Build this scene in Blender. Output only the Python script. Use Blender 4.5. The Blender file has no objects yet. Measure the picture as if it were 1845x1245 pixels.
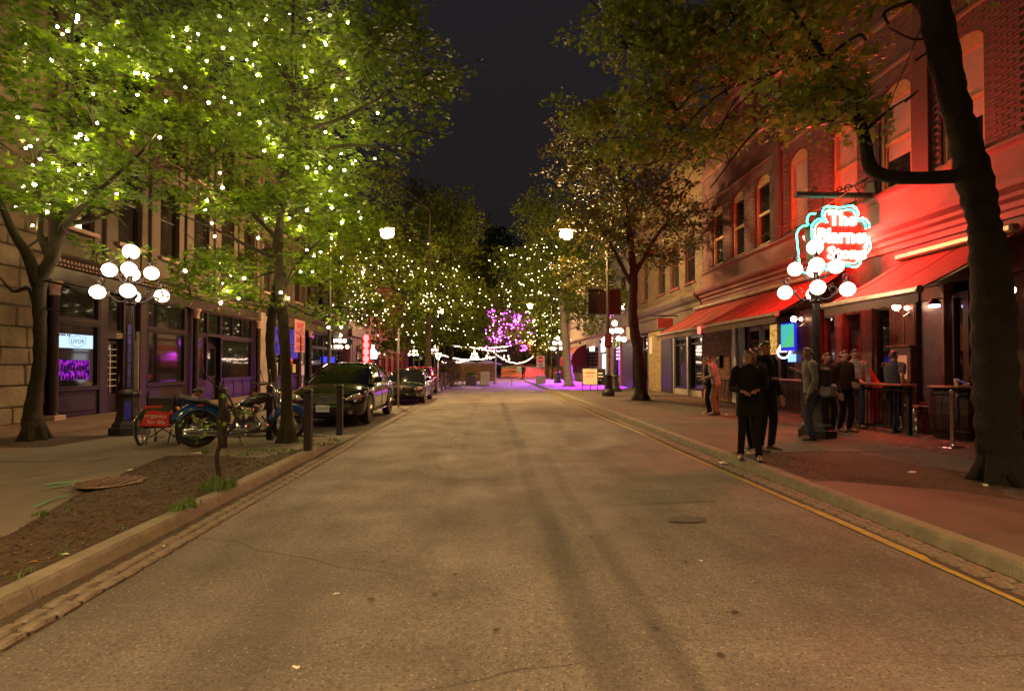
import bpy, bmesh, math, random
import numpy as np
from mathutils import Vector, Matrix
PI = math.pi
random.seed(7)
sc = bpy.context.scene
COL = sc.collection
# ---------------- camera ----------------
FPX, CX, CY0 = 950.0, 922.5, 643.4
YAW, PITCH, CAMZ = math.radians(2.56), math.radians(1.0), 1.55
cd = bpy.data.cameras.new('camera'); cam = bpy.data.objects.new('camera', cd); COL.objects.link(cam)
cam.location = (0, 0, CAMZ); cam.rotation_euler = (math.radians(90) + PITCH, 0, -YAW)
cd.sensor_width = 36; cd.lens = 36 * FPX / 1845; cd.shift_y = 20.9 / 1845
cd.clip_start = 0.05; cd.clip_end = 900
sc.camera = cam
# ---------------- night sky ----------------
w = bpy.data.worlds.new('World'); sc.world = w; w.use_nodes = True
bg = w.node_tree.nodes['Background']
bg.inputs[0].default_value = (0.62, 0.55, 0.62, 1); bg.inputs[1].default_value = 0.02
_nt = w.node_tree; _tc = _nt.nodes.new('ShaderNodeTexCoord'); _sp = _nt.nodes.new('ShaderNodeSeparateXYZ'); _nt.links.new(_tc.outputs['Generated'], _sp.inputs[0])
_nz = _nt.nodes.new('ShaderNodeTexNoise'); _nz.inputs['Scale'].default_value = 2.2; _nz.inputs['Detail'].default_value = 5; _nt.links.new(_tc.outputs['Generated'], _nz.inputs['Vector'])
_ad = _nt.nodes.new('ShaderNodeMath'); _ad.operation = 'MULTIPLY_ADD'; _nt.links.new(_nz.outputs['Fac'], _ad.inputs[0]); _ad.inputs[1].default_value = .55; _nt.links.new(_sp.outputs[2], _ad.inputs[2])
_rp = _nt.nodes.new('ShaderNodeValToRGB'); _rp.color_ramp.elements[0].position = .2; _rp.color_ramp.elements[1].position = .95
_rp.color_ramp.elements[0].color = (.5,.4,.36,1); _rp.color_ramp.elements[1].color = (.66,.58,.68,1); _nt.links.new(_ad.outputs[0], _rp.inputs[0]); _nt.links.new(_rp.outputs[0], bg.inputs[0])
sc.view_settings.view_transform = 'Standard'; sc.view_settings.look = 'None'
sc.view_settings.gamma = 1; sc.view_settings.exposure = 0.3
sc.cycles.use_denoising = True
sc.cycles.sample_clamp_indirect = 4; sc.cycles.sample_clamp_direct = 0
sc.cycles.max_bounces = 5; sc.cycles.diffuse_bounces = 2; sc.cycles.glossy_bounces = 3
sc.cycles.transmission_bounces = 4; sc.cycles.transparent_max_bounces = 6
sc.cycles.caustics_reflective = False; sc.cycles.caustics_refractive = False
sc.cycles.use_light_tree = True

# ---------------- view geometry: a place in the photograph -> a place in the street ----------------
_F = Vector((math.sin(YAW) * math.cos(PITCH), math.cos(YAW) * math.cos(PITCH), math.sin(PITCH)))
_R = Vector((math.cos(YAW), -math.sin(YAW), 0)); _U = _R.cross(_F)
def P(px, py, x=None, y=None, z=None, d=None):
    r = _F + _R * ((px - CX) / FPX) + _U * ((CY0 - py) / FPX)
    if d is not None: t = d
    elif z is not None: t = (z - CAMZ) / r.z
    elif x is not None: t = x / r.x
    else: t = y / r.y
    return Vector((r.x * t, r.y * t, CAMZ + r.z * t))
def YX(px, X, py=640): return P(px, py, x=X).y

# ---------------- materials ----------------
MATS = {}
def node(nt, typ, **kw):
    n = nt.nodes.new(typ)
    for k, v in kw.items(): setattr(n, k, v)
    return n
def M(name, col, rough=.6, metal=0., var=.2, scale=6., bump=0., bscale=40., col2=None, emit=0., ecol=None, coat=0., trans=0., spec=.5, tint=0., det=4., island=0.):
    if name in MATS: return MATS[name]
    m = bpy.data.materials.new(name); m.use_nodes = True; MATS[name] = m
    nt = m.node_tree; b = nt.nodes['Principled BSDF']; L = nt.links.new
    b.inputs['Roughness'].default_value = rough; b.inputs['Metallic'].default_value = metal
    b.inputs['Coat Weight'].default_value = coat; b.inputs['Coat Roughness'].default_value = .06
    b.inputs['Specular IOR Level'].default_value = spec
    b.inputs['Transmission Weight'].default_value = trans
    c1 = tuple(col) + (1,)
    if col2 is None: col2 = tuple(min(1, c * (1 - var)) for c in col); c1 = tuple(min(1, c * (1 + var)) for c in col) + (1,)
    tc = node(nt, 'ShaderNodeTexCoord')
    n1 = node(nt, 'ShaderNodeTexNoise'); n1.inputs['Scale'].default_value = scale; n1.inputs['Detail'].default_value = det
    n1.inputs['Roughness'].default_value = .65
    L(tc.outputs['Object'], n1.inputs['Vector'])
    rmp = node(nt, 'ShaderNodeValToRGB'); rmp.color_ramp.elements[0].position = .34; rmp.color_ramp.elements[1].position = .66
    rmp.color_ramp.elements[0].color = tuple(col2) + (1,); rmp.color_ramp.elements[1].color = c1
    L(n1.outputs['Fac'], rmp.inputs['Fac']); out = rmp.outputs['Color']
    if island:
        g = node(nt, 'ShaderNodeNewGeometry'); h = node(nt, 'ShaderNodeHueSaturation')
        mr = node(nt, 'ShaderNodeMapRange'); mr.inputs['To Min'].default_value = 1 - island; mr.inputs['To Max'].default_value = 1 + island
        L(g.outputs['Random Per Island'], mr.inputs['Value']); L(mr.outputs['Result'], h.inputs['Value'])
        oi = node(nt, 'ShaderNodeObjectInfo'); mr2 = node(nt, 'ShaderNodeMapRange')
        mr2.inputs['To Min'].default_value = 1 - island * .5; mr2.inputs['To Max'].default_value = 1 + island * .5
        L(oi.outputs['Random'], mr2.inputs['Value']); L(mr2.outputs['Result'], h.inputs['Saturation'])
        L(out, h.inputs['Color']); out = h.outputs['Color']
    L(out, b.inputs['Base Color'])
    if bump:
        n2 = node(nt, 'ShaderNodeTexNoise'); n2.inputs['Scale'].default_value = bscale; n2.inputs['Detail'].default_value = 5
        L(tc.outputs['Object'], n2.inputs['Vector'])
        bp = node(nt, 'ShaderNodeBump'); bp.inputs['Strength'].default_value = min(1, bump); bp.inputs['Distance'].default_value = .02
        L(n2.outputs['Fac'], bp.inputs['Height']); L(bp.outputs['Normal'], b.inputs['Normal'])
        mr = node(nt, 'ShaderNodeMapRange'); mr.inputs['To Min'].default_value = max(0, rough - .12); mr.inputs['To Max'].default_value = min(1, rough + .12)
        L(n1.outputs['Fac'], mr.inputs['Value']); L(mr.outputs['Result'], b.inputs['Roughness'])
    if emit:
        b.inputs['Emission Color'].default_value = tuple(ecol or col) + (1,); b.inputs['Emission Strength'].default_value = emit
    return m
def E(name, col, strength, sample=True):
    if name in MATS: return MATS[name]
    m = bpy.data.materials.new(name); m.use_nodes = True; MATS[name] = m
    nt = m.node_tree; nt.nodes.clear()
    e = node(nt, 'ShaderNodeEmission'); o = node(nt, 'ShaderNodeOutputMaterial')
    e.inputs[0].default_value = tuple(col) + (1,); e.inputs[1].default_value = strength
    nt.links.new(e.outputs[0], o.inputs[0])
    m.cycles.emission_sampling = 'FRONT' if sample else 'NONE'
    return m

# ---------------- mesh building ----------------
class MB:
    def __init__(s): s.v = []; s.f = []
    def add(s, vs, fs):
        n = len(s.v); s.v += [tuple(q) for q in vs]; s.f += [tuple(i + n for i in q) for q in fs]; return s
    def box(s, x0, x1, y0, y1, z0, z1):
        return s.add([(x0,y0,z0),(x1,y0,z0),(x1,y1,z0),(x0,y1,z0),(x0,y0,z1),(x1,y0,z1),(x1,y1,z1),(x0,y1,z1)],
                     [(0,3,2,1),(4,5,6,7),(0,1,5,4),(1,2,6,5),(2,3,7,6),(3,0,4,7)])
    def cbox(s, x0, x1, y0, y1, z0, z1, b=.01):   # box with chamfered edges
        b = min(b, abs(x1-x0)*.45, abs(y1-y0)*.45, abs(z1-z0)*.45)
        vs = []; X=(x0,x1); Y=(y0,y1); Z=(z0,z1); idx = {}
        for i in (0,1):
            for j in (0,1):
                for k in (0,1):
                    sx, sy, sz = 1-2*i, 1-2*j, 1-2*k
                    for a in range(3):
                        p = [X[i]+(b*sx if a!=0 else 0), Y[j]+(b*sy if a!=1 else 0), Z[k]+(b*sz if a!=2 else 0)]
                        idx[(i,j,k,a)] = len(vs); vs.append(p)
        F = []
        for i in (0,1): F.append([idx[(i,0,0,0)],idx[(i,1,0,0)],idx[(i,1,1,0)],idx[(i,0,1,0)]][::(-1 if i==0 else 1)])
        for j in (0,1): F.append([idx[(0,j,0,1)],idx[(1,j,0,1)],idx[(1,j,1,1)],idx[(0,j,1,1)]][::(1 if j==0 else -1)])
        for k in (0,1): F.append([idx[(0,0,k,2)],idx[(1,0,k,2)],idx[(1,1,k,2)],idx[(0,1,k,2)]][::(-1 if k==0 else 1)])
        for j in (0,1):
            for k in (0,1): F.append([idx[(0,j,k,1)],idx[(1,j,k,1)],idx[(1,j,k,2)],idx[(0,j,k,2)]][::(1 if j==k else -1)])
        for i in (0,1):
            for k in (0,1): F.append([idx[(i,0,k,0)],idx[(i,1,k,0)],idx[(i,1,k,2)],idx[(i,0,k,2)]][::(-1 if i==k else 1)])
        for i in (0,1):
            for j in (0,1): F.append([idx[(i,j,0,0)],idx[(i,j,1,0)],idx[(i,j,1,1)],idx[(i,j,0,1)]][::(1 if i==j else -1)])
        for i in (0,1):
            for j in (0,1):
                for k in (0,1):
                    F.append([idx[(i,j,k,0)],idx[(i,j,k,1)],idx[(i,j,k,2)]][::(1 if (i+j+k)%2==1 else -1)])
        return s.add(vs, F)
    def tube(s, pts, r, n=8, cap=True, flat=1.):
        pts = [Vector(p) for p in pts]; k = len(pts)
        rs = list(r) if hasattr(r, '__len__') else [r]*k
        vs = []; fs = []; prev = None
        for i in range(k):
            d = (pts[min(i+1,k-1)] - pts[max(i-1,0)])
            if d.length < 1e-9: d = Vector((0,0,1))
            d.normalize()
            if prev is None:
                a = Vector((0,0,1)) if abs(d.z) < .9 else Vector((0,1,0)); u = d.cross(a).normalized()
            else:
                u = prev - d*prev.dot(d)
                if u.length < 1e-6: u = d.cross(Vector((0,0,1)) if abs(d.z)<.9 else Vector((0,1,0)))
                u.normalize()
            prev = u; v = d.cross(u)
            for j in range(n):
                t = 2*PI*j/n; vs.append(pts[i] + u*(math.cos(t)*rs[i]) + v*(math.sin(t)*rs[i]*flat))
        for i in range(k-1):
            for j in range(n):
                a = i*n+j; b = i*n+(j+1)%n; fs.append((a, b, b+n, a+n))
        if cap: fs.append(tuple(range(n))[::-1]); fs.append(tuple(range((k-1)*n, k*n)))
        return s.add(vs, fs)
    def lathe(s, prof, n=16, c=(0,0,0), axis='z', sx=1., sy=1., ph=0., cap=True):   # prof: [(r,z)]
        vs = []; fs = []; k = len(prof)
        for r, z in prof:
            for j in range(n):
                t = 2*PI*(j+ph)/n; a = (math.cos(t)*r*sx, math.sin(t)*r*sy, z)
                if axis == 'x': a = (a[2], a[0], a[1])
                elif axis == 'y': a = (a[1], a[2], a[0])
                vs.append((a[0]+c[0], a[1]+c[1], a[2]+c[2]))
        for i in range(k-1):
            for j in range(n):
                a = i*n+j; b = i*n+(j+1)%n; fs.append((a, b, b+n, a+n))
        if cap and prof[0][0] > 1e-6: fs.append(tuple(range(n))[::-1])
        if cap and prof[-1][0] > 1e-6: fs.append(tuple(range((k-1)*n, k*n)))
        return s.add(vs, fs)
    def ball(s, c, r, n=12, m=8, sx=1., sy=1., sz=1.):
        prof = [(max(1e-7, math.sin(PI*i/m))*r, -math.cos(PI*i/m)*r*sz) for i in range(m+1)]
        prof[0] = (1e-7, -r*sz); prof[-1] = (1e-7, r*sz)
        return s.lathe(prof, n, c, 'z', sx, sy)
    def prism(s, poly, a0, a1, axis='z'):   # extrude a 2D polygon along an axis
        n = len(poly)
        def q(p, a):
            return (p[0],p[1],a) if axis=='z' else ((a,p[0],p[1]) if axis=='x' else (p[0],a,p[1]))
        vs = [q(p,a0) for p in poly] + [q(p,a1) for p in poly]
        fs = [tuple(range(n))[::-1], tuple(range(n,2*n))] + [(i,(i+1)%n,(i+1)%n+n,i+n) for i in range(n)]
        return s.add(vs, fs)
    def loft(s, secs, close=True, cap=True):
        n = len(secs[0]); vs = [p for q in secs for p in q]; fs = []
        for i in range(len(secs)-1):
            for j in range(n if close else n-1):
                a = i*n+j; b = i*n+(j+1)%n; fs.append((a, b, b+n, a+n))
        if cap: fs.append(tuple(range(n))[::-1]); fs.append(tuple(range((len(secs)-1)*n, len(secs)*n)))
        return s.add(vs, fs)
    def xf(s, mtx):
        s.v = [tuple(mtx @ Vector(p)) for p in s.v]; return s
    def mesh(s, name, off=None):
        me = bpy.data.meshes.new(name)
        v = s.v if off is None else [(p[0]-off[0], p[1]-off[1], p[2]-off[2]) for p in s.v]
        me.from_pydata(v, [], s.f); me.update(); return me
def fixn(me):
    bm = bmesh.new(); bm.from_mesh(me); bmesh.ops.recalc_face_normals(bm, faces=bm.faces); bm.to_mesh(me); bm.free()
def obj(name, mb, mat, parent=None, smooth=False, world=False, fix=True, ang=None):
    off = None
    if world and parent is not None: off = parent.get('_w', tuple(parent.location))
    me = mb if isinstance(mb, bpy.types.Mesh) else mb.mesh(name, off)
    if fix and not isinstance(mb, bpy.types.Mesh): fixn(me)
    if mat is not None and not me.materials: me.materials.append(mat)
    if smooth:
        me.polygons.foreach_set('use_smooth', [True]*len(me.polygons))
        if ang: me.set_sharp_from_angle(angle=math.radians(ang))
    o = bpy.data.objects.new(name, me); COL.objects.link(o)
    if parent is not None: o.parent = parent
    return o
def tag(o, label=None, cat=None, group=None, kind=None):
    if label: o['label'] = label
    if cat: o['category'] = cat
    if group: o['group'] = group
    if kind: o['kind'] = kind
    return o
def thing(name, label, cat, loc=(0,0,0), rz=0., group=None):
    o = bpy.data.objects.new(name, None); COL.objects.link(o); o.empty_display_size = .2
    o.location = loc; o.rotation_euler = (0,0,rz)
    return tag(o, label, cat, group)
def sub(name, parent, loc=(0,0,0), rot=(0,0,0)):
    o = bpy.data.objects.new(name, None); COL.objects.link(o); o.parent = parent; o.location = loc; o.rotation_euler = rot; return o
def copy_tree(o, parent=None):
    c = o.copy(); COL.objects.link(c)
    if parent is not None: c.parent = parent
    for ch in [q for q in KIDS.get(o.name, None) or o.children]: copy_tree(ch, c)
    return c
KIDS = {}
def text(body, size, mat, parent, loc, rot, ext=.004, name='lettering', sx=1., bevel=0., align='CENTER', spacing=1., off=0.):
    c = bpy.data.curves.new(name, 'FONT'); c.body = body; c.size = size; c.extrude = ext; c.align_x = align; c.align_y = 'CENTER'
    c.bevel_depth = bevel; c.materials.append(mat); c.space_character = spacing; c.resolution_u = 2; c.offset = off
    o = bpy.data.objects.new(name, c); COL.objects.link(o); o.location = loc; o.rotation_euler = rot; o.scale = (sx,1,1)
    me = bpy.data.meshes.new_from_object(o); me.name = name; bpy.data.objects.remove(o); bpy.data.curves.remove(c)
    if not me.materials: me.materials.append(mat)
    o = bpy.data.objects.new(name, me); COL.objects.link(o); o.location = loc; o.rotation_euler = rot; o.scale = (sx,1,1)
    if parent is not None: o.parent = parent
    return o
RX = (PI/2, 0, 0)            # text facing -Y
RW_L = (PI/2, 0, PI/2)       # text facing +X (left buildings)
RW_R = (PI/2, 0, -PI/2)      # text facing -X (right buildings)
def arc(c, r, a0, a1, n, plane='xz', sq=1.):
    o = []
    for i in range(n+1):
        t = a0+(a1-a0)*i/n; a, b = math.cos(t)*r, math.sin(t)*r*sq
        o.append((c[0]+a, c[1], c[2]+b) if plane=='xz' else ((c[0], c[1]+a, c[2]+b) if plane=='yz' else (c[0]+a, c[1]+b, c[2])))
    return o
def spiral(c, r0, r1, a0, a1, n, ux, uz):
    c = Vector(c); return [c + ux*(math.cos(a0+(a1-a0)*i/n)*(r0+(r1-r0)*i/n)) + uz*(math.sin(a0+(a1-a0)*i/n)*(r0+(r1-r0)*i/n)) for i in range(n+1)]
def bez(pts, n=8):   # Catmull-Rom through points
    p = [Vector(q) for q in pts]; p = [p[0]*2-p[1]] + p + [p[-1]*2-p[-2]]; o = []
    for i in range(1, len(p)-2):
        for k in range(n):
            t = k/n; o.append(.5*((2*p[i]) + (p[i+1]-p[i-1])*t + (2*p[i-1]-5*p[i]+4*p[i+1]-p[i+2])*t*t + (-p[i-1]+3*p[i]-3*p[i+1]+p[i+2])*t**3))
    o.append(p[-2]); return o
# ---------------- ground ----------------
SW = .12   # pavement level above the carriageway
def road_material():
    m = bpy.data.materials.new('asphalt'); m.use_nodes = True; nt = m.node_tree; b = nt.nodes['Principled BSDF']; L = nt.links.new
    g = node(nt, 'ShaderNodeNewGeometry'); sep = node(nt, 'ShaderNodeSeparateXYZ'); L(g.outputs['Position'], sep.inputs[0])
    def noise(scale, det=3, vec=None, rough=.6):
        n = node(nt, 'ShaderNodeTexNoise'); n.inputs['Scale'].default_value = scale; n.inputs['Detail'].default_value = det; n.inputs['Roughness'].default_value = rough
        L(vec or g.outputs['Position'], n.inputs['Vector']); return n.outputs['Fac']
    def ramp(f, p0, p1, c0, c1):
        r = node(nt, 'ShaderNodeMapRange'); r.inputs['From Min'].default_value = p0; r.inputs['From Max'].default_value = p1
        r.inputs['To Min'].default_value = c0; r.inputs['To Max'].default_value = c1; L(f, r.inputs['Value']); return r.outputs['Result']
    def mth(op, a, bb=None, cl=False):
        n = node(nt, 'ShaderNodeMath', operation=op); n.use_clamp = cl
        for i, q in enumerate((a, bb)):
            if q is None: continue
            if isinstance(q, (int, float)): n.inputs[i].default_value = q
            else: L(q, n.inputs[i])
        return n.outputs[0]
    big = ramp(noise(.4, 4), .35, .65, .72, 1.22)
    mid = ramp(noise(2.2, 5), .3, .7, .86, 1.12)
    fine = mth('MULTIPLY', ramp(noise(60, 2, rough=.8), .33, .67, .62, 1.4), ramp(noise(22, 3, rough=.7), .35, .65, .84, 1.16))
    vo = node(nt, 'ShaderNodeTexVoronoi'); vo.inputs['Scale'].default_value = 42; L(g.outputs['Position'], vo.inputs['Vector'])
    sepc = node(nt, 'ShaderNodeSeparateColor'); L(vo.outputs['Color'], sepc.inputs[0])
    chip = mth('MULTIPLY', mth('GREATER_THAN', sepc.outputs[0], .9), mth('LESS_THAN', vo.outputs['Distance'], .28))
    sv = node(nt, 'ShaderNodeVectorMath', operation='MULTIPLY'); sv.inputs[1].default_value = (1., .16, 1); L(g.outputs['Position'], sv.inputs[0])
    streak = ramp(noise(1.9, 5, vec=sv.outputs[0]), .32, .6, .8, 1.1)
    sv2 = node(nt, 'ShaderNodeVectorMath', operation='MULTIPLY'); sv2.inputs[1].default_value = (.35, 1., 1); L(g.outputs['Position'], sv2.inputs[0])
    smear = ramp(noise(.75, 5, vec=sv2.outputs[0]), .38, .52, .87, 1.03)
    val = mth('MULTIPLY', mth('MULTIPLY', mth('MULTIPLY', big, mid), fine), mth('MULTIPLY', streak, smear))
    val = mth('ADD', val, mth('MULTIPLY', chip, 1.1))
    hole = mth('MULTIPLY', mth('LESS_THAN', sepc.outputs[1], .12), mth('LESS_THAN', vo.outputs['Distance'], .33))
    val = mth('MULTIPLY', val, mth('SUBTRACT', 1, mth('MULTIPLY', hole, .6)))
    # wheel tracks: worn, coarser bands along the street
    wob = mth('MULTIPLY', mth('SUBTRACT', noise(.22, 2), .5), .3)
    def track(x0, wd, amt, y0, y1):
        dx = mth('ABSOLUTE', mth('SUBTRACT', mth('ADD', sep.outputs[0], wob), x0))
        k = ramp(dx, wd*.35, wd, 1, 0)
        edge = mth('MULTIPLY', ramp(sep.outputs[1], y0, y0+2.5, 0, 1), ramp(sep.outputs[1], y1-5, y1, 1, 0))
        return mth('SUBTRACT', 1, mth('MULTIPLY', mth('MULTIPLY', k, edge), mth('MULTIPLY', ramp(noise(1.1, 3), .3, .7, .4, 1.), amt)))
    val = mth('MULTIPLY', val, track(.6, .16, .62, -3, 26)); val = mth('MULTIPLY', val, track(1.0, .1, .4, -3, 13)); val = mth('MULTIPLY', val, track(-.5, .12, .25, 4, 26)); val = mth('MULTIPLY', val, track(-1.35, .42, .42, -3, 6.5)); val = mth('MULTIPLY', val, track(1.9, .3, .3, 4, 22))
    # hair cracks
    wv = node(nt, 'ShaderNodeVectorMath', operation='MULTIPLY'); wv.inputs[1].default_value = (.16, .42, 1); L(g.outputs['Position'], wv.inputs[0])
    nz = node(nt, 'ShaderNodeTexNoise'); nz.inputs['Scale'].default_value = 1.6; L(g.outputs['Position'], nz.inputs['Vector'])
    mx = node(nt, 'ShaderNodeMixRGB'); mx.inputs[0].default_value = .08; L(wv.outputs[0], mx.inputs[1]); L(nz.outputs['Color'], mx.inputs[2])
    v2 = node(nt, 'ShaderNodeTexVoronoi', feature='DISTANCE_TO_EDGE'); v2.inputs['Scale'].default_value = .62; L(mx.outputs[0], v2.inputs['Vector'])
    crack = mth('LESS_THAN', v2.outputs['Distance'], .0016)
    val = mth('MULTIPLY', val, mth('SUBTRACT', 1, mth('MULTIPLY', crack, mth('MULTIPLY', ramp(noise(.6), .42, .55, 0, 1), .5))))
    # round drip stains
    v3 = node(nt, 'ShaderNodeTexVoronoi'); v3.inputs['Scale'].default_value = 1.15; L(g.outputs['Position'], v3.inputs['Vector'])
    st = ramp(mth('ADD', v3.outputs['Distance'], mth('MULTIPLY', noise(12), .05)), .055, .085, .62, 1.)
    val = mth('MULTIPLY', val, st)
    cr = node(nt, 'ShaderNodeMixRGB', blend_type='MULTIPLY'); cr.inputs[0].default_value = 1; cr.inputs[1].default_value = (.126, .108, .098, 1)
    cmb = node(nt, 'ShaderNodeCombineColor'); [L(val, cmb.inputs[i]) for i in range(3)]
    L(cmb.outputs[0], cr.inputs[2]); L(cr.outputs[0], b.inputs['Base Color'])
    rr = ramp(noise(1.3, 4), .3, .7, .66, .9); L(rr, b.inputs['Roughness'])
    bp = node(nt, 'ShaderNodeBump'); bp.inputs['Strength'].default_value = .75; bp.inputs['Distance'].default_value = .006
    L(mth('ADD', noise(70, 3, rough=.8), mth('MULTIPLY', vo.outputs['Distance'], .6)), bp.inputs['Height']); L(bp.outputs['Normal'], b.inputs['Normal'])
    return m
ASPH = road_material()
CONC = M('pavement_concrete', (.15,.12,.088), .8, var=.22, scale=1.6, bump=.5, bscale=60, det=8, island=.06)
CONC_W = M('pavement_concrete_red', (.095,.07,.05), .72, var=.34, scale=1.1, bump=.4, bscale=70, det=8, island=.07)
KERB = M('kerb_concrete', (.2,.175,.125), .8, var=.22, scale=5, bump=.6, bscale=55, det=8, island=.08)
EARTH = M('earth', (.085,.05,.028), .95, col2=(.03,.018,.01), scale=14, bump=1., bscale=30, det=9)
SETT = M('sett_stone', (.17,.135,.1), .7, var=.3, scale=12, bump=.8, bscale=45, island=.25)
YELLOW = M('yellow_paint', (.4,.29,.03), .7, col2=(.2,.15,.04), scale=9, bump=.3, bscale=80, det=8)
def sheet(name, pts, z, mat, parent=None):
    mb = MB(); mb.add([(p[0], p[1], z) for p in pts], [tuple(range(len(pts)))]); return obj(name, mb, mat, parent)
ground = tag(sheet('ground', [(-400,-60),(400,-60),(400,600),(-400,600)], -.012, M('far_ground', (.07,.06,.05), .9)), kind='structure')
def grid_sheet(x0,x1,y0,y1,nx,ny,zf):
    mb = MB(); vs = [(x0+(x1-x0)*i/nx, y0+(y1-y0)*j/ny, zf(x0+(x1-x0)*i/nx, y0+(y1-y0)*j/ny)) for j in range(ny+1) for i in range(nx+1)]
    fs = [(j*(nx+1)+i, j*(nx+1)+i+1, (j+1)*(nx+1)+i+1, (j+1)*(nx+1)+i) for j in range(ny) for i in range(nx)]
    return mb.add(vs, fs)
def rz(x, y): return .0 + .004*math.sin(x*1.7+y*.6)+.004*math.sin(y*.9-x)
road = tag(obj('road', grid_sheet(-6.2, 3.82, -30, 190, 20, 300, lambda x,y: .004+rz(x,y)*(abs(x-.4)<3.2)), ASPH, smooth=True), kind='structure')
# side surfaces
LW, RW = -11.6, 9.7        # facade planes
LK0, LK1 = -2.95, -3.13    # left kerb
RK0, RK1 = 3.8, 3.97
pave_l = tag(obj('pavement', grid_sheet(-40, -5.9, -30, 190, 4, 40, lambda x,y: SW-.004), CONC), kind='structure')
pave_r = tag(obj('pavement', grid_sheet(RK1-.02, 40, -30, 190, 4, 40, lambda x,y: SW-.004), CONC_W), kind='structure')
isl = tag(obj('pavement_island', grid_sheet(-5.9, LK1+.02, -30, 10.9, 4, 10, lambda x,y: SW-.004), CONC), kind='structure')
isl2 = tag(obj('pavement_island', grid_sheet(-5.9, LK1+.02, 31.5, 44, 4, 10, lambda x,y: SW-.004), CONC), kind='structure')
# slabs with joints, lying on the pavement bed
rs = random.Random(3)
def slabs(parent, xs, y0, y1, dy, mat, z=SW, jit=0.):
    y = y0
    while y < y1:
        for i in range(len(xs)-1):
            dz = rs.uniform(-.003, .005)
            mb = MB().cbox(xs[i]+.01, xs[i+1]-.01, y+.01, min(y+dy, y1)-.01, z-.06, z+.012+dz, .012)
            c = ((xs[i]+xs[i+1])/2, y+dy/2, z); o = obj('slab', mb.mesh('slab', c), mat, parent); o.location = c
        y += dy
slabs(pave_r, [RK1, 5.65, 7.35], -2, 50, 2.1, CONC_W)
slabs(pave_l, [-11.6, -9.9, -8.1], 4, 46, 2.4, M('pavement_red_left', (.17,.105,.07), .8, var=.2, scale=1.6, bump=.4, bscale=60, det=8, island=.06))
slabs(pave_l, [-8.1, -5.9], 2, 31, 3.1, CONC)
# brick pavers by the right facade
PAV = M('paver_brick', (.13,.065,.05), .6, var=.3, scale=9, bump=.5, bscale=60, island=.3)
pave_r_list = []
for j in range(int((26-7.2)/.115)):
    for i in range(10):
        x = 7.37 + i*.228 + (.114 if j % 2 else 0); y = 7.2 + j*.115
        if x+.22 > 9.68: continue
        pave_r_list.append((x, y))
pave_r_list.sort(key=lambda q: (q[0]-0)**2+q[1]**2)
pm = MB().cbox(-.108,.108,-.052,.052,-.03,0,.006).mesh('paver'); pm.materials.append(PAV)
for k, (x, y) in enumerate(pave_r_list[:300]):
    o = bpy.data.objects.new('paver', pm); COL.objects.link(o); o.parent = pave_r; o.location = (x+.11, y, SW+.006+rs.uniform(-.002,.004)); o.rotation_euler = (rs.uniform(-.01,.01), rs.uniform(-.01,.01), rs.uniform(-.01,.01))
mb = MB()
for x, y in pave_r_list[300:]:
    dz = rs.uniform(-.003,.004); mb.box(x+.004, x+.218, y-.052, y+.052, SW-.02, SW+.005+dz)
tag(obj('paver_field', mb, PAV, pave_r, fix=False), kind='stuff')
# kerbs: segments with joints
kerb_l = tag(bpy.data.objects.new('kerb', None), kind='structure'); COL.objects.link(kerb_l)
kerb_r = tag(bpy.data.objects.new('kerb', None), kind='structure'); COL.objects.link(kerb_r)
def kseg(parent, p0, p1, side):   # side +1: carriageway lies towards +x of the kerb
    p0 = Vector((p0[0], p0[1], 0)); p1 = Vector((p1[0], p1[1], 0)); d = (p1-p0).normalized(); n = Vector((d.y, -d.x, 0))*side
    prof = [(0,-.05),(0,.02),(-.03,SW-.022),(-.05,SW+.006),(-.18,SW+.012),(-.18,-.05)]
    secs = []
    for q in (p0+d*.004, p1-d*.004): secs.append([tuple(q + n*a + Vector((0,0,b))) for a, b in prof])
    return obj('kerb_stone', MB().loft(secs), KERB, parent)
y = -6.
while y < 9.9: kseg(kerb_l, (LK0,y), (LK0,min(y+2.4,9.9)), 1); y += 2.4
cur = [(LK0,9.9),(-2.97,10.5),(-3.12,11.0),(-3.5,11.3),(-4.1,11.4),(-5.0,11.35),(-5.9,11.3)]
for a, b in zip(cur[:-1], cur[1:]): kseg(kerb_l, a, b, 1)
for k in range(8): kseg(kerb_l, (-5.74, 11.35+k*2.52), (-5.74, 11.35+(k+1)*2.52), 1)
kseg(kerb_l, (-5.7,31.5), (-3.1,31.5), 1)
for k in range(5): kseg(kerb_l, (LK0, 31.5+k*2.5), (LK0, 31.5+(k+1)*2.5), 1)
y = -6.
while y < 55: kseg(kerb_r, (RK0,y), (RK0,y+2.9), -1); y += 2.9
# stone setts in the gutters
gut = tag(bpy.data.objects.new('gutter', None), kind='structure'); COL.objects.link(gut)
obj('gutter_bed', MB().box(RK0-.3, RK0+.01, -6, 55, -.02, .016), M('gutter_mortar', (.05,.035,.022), .9, var=.3, scale=20, bump=.8), gut)
obj('gutter_bed', MB().box(LK0-.01, LK0+.3, -6, 9.9, -.02, .017), M('gutter_mortar', (.1,.1,.1)), gut)
obj('gutter_bed', MB().box(LK0-.01, LK0+.3, 9.9, 45, -.02, .014), M('gutter_mortar', (.1,.1,.1)), gut)
sl = []
yy = 1.
while yy < 34:
    for r_ in range(2):
        L_ = rs.uniform(.16,.24)
        for side in (0, 1):
            x = (LK0+.155+r_*.115) if side == 0 else (RK0-.185+r_*.1)
            sl.append((x, yy + (.09 if r_ else 0), L_, side))
    yy += .2
sl.sort(key=lambda q: q[1])
sms = []
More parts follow.
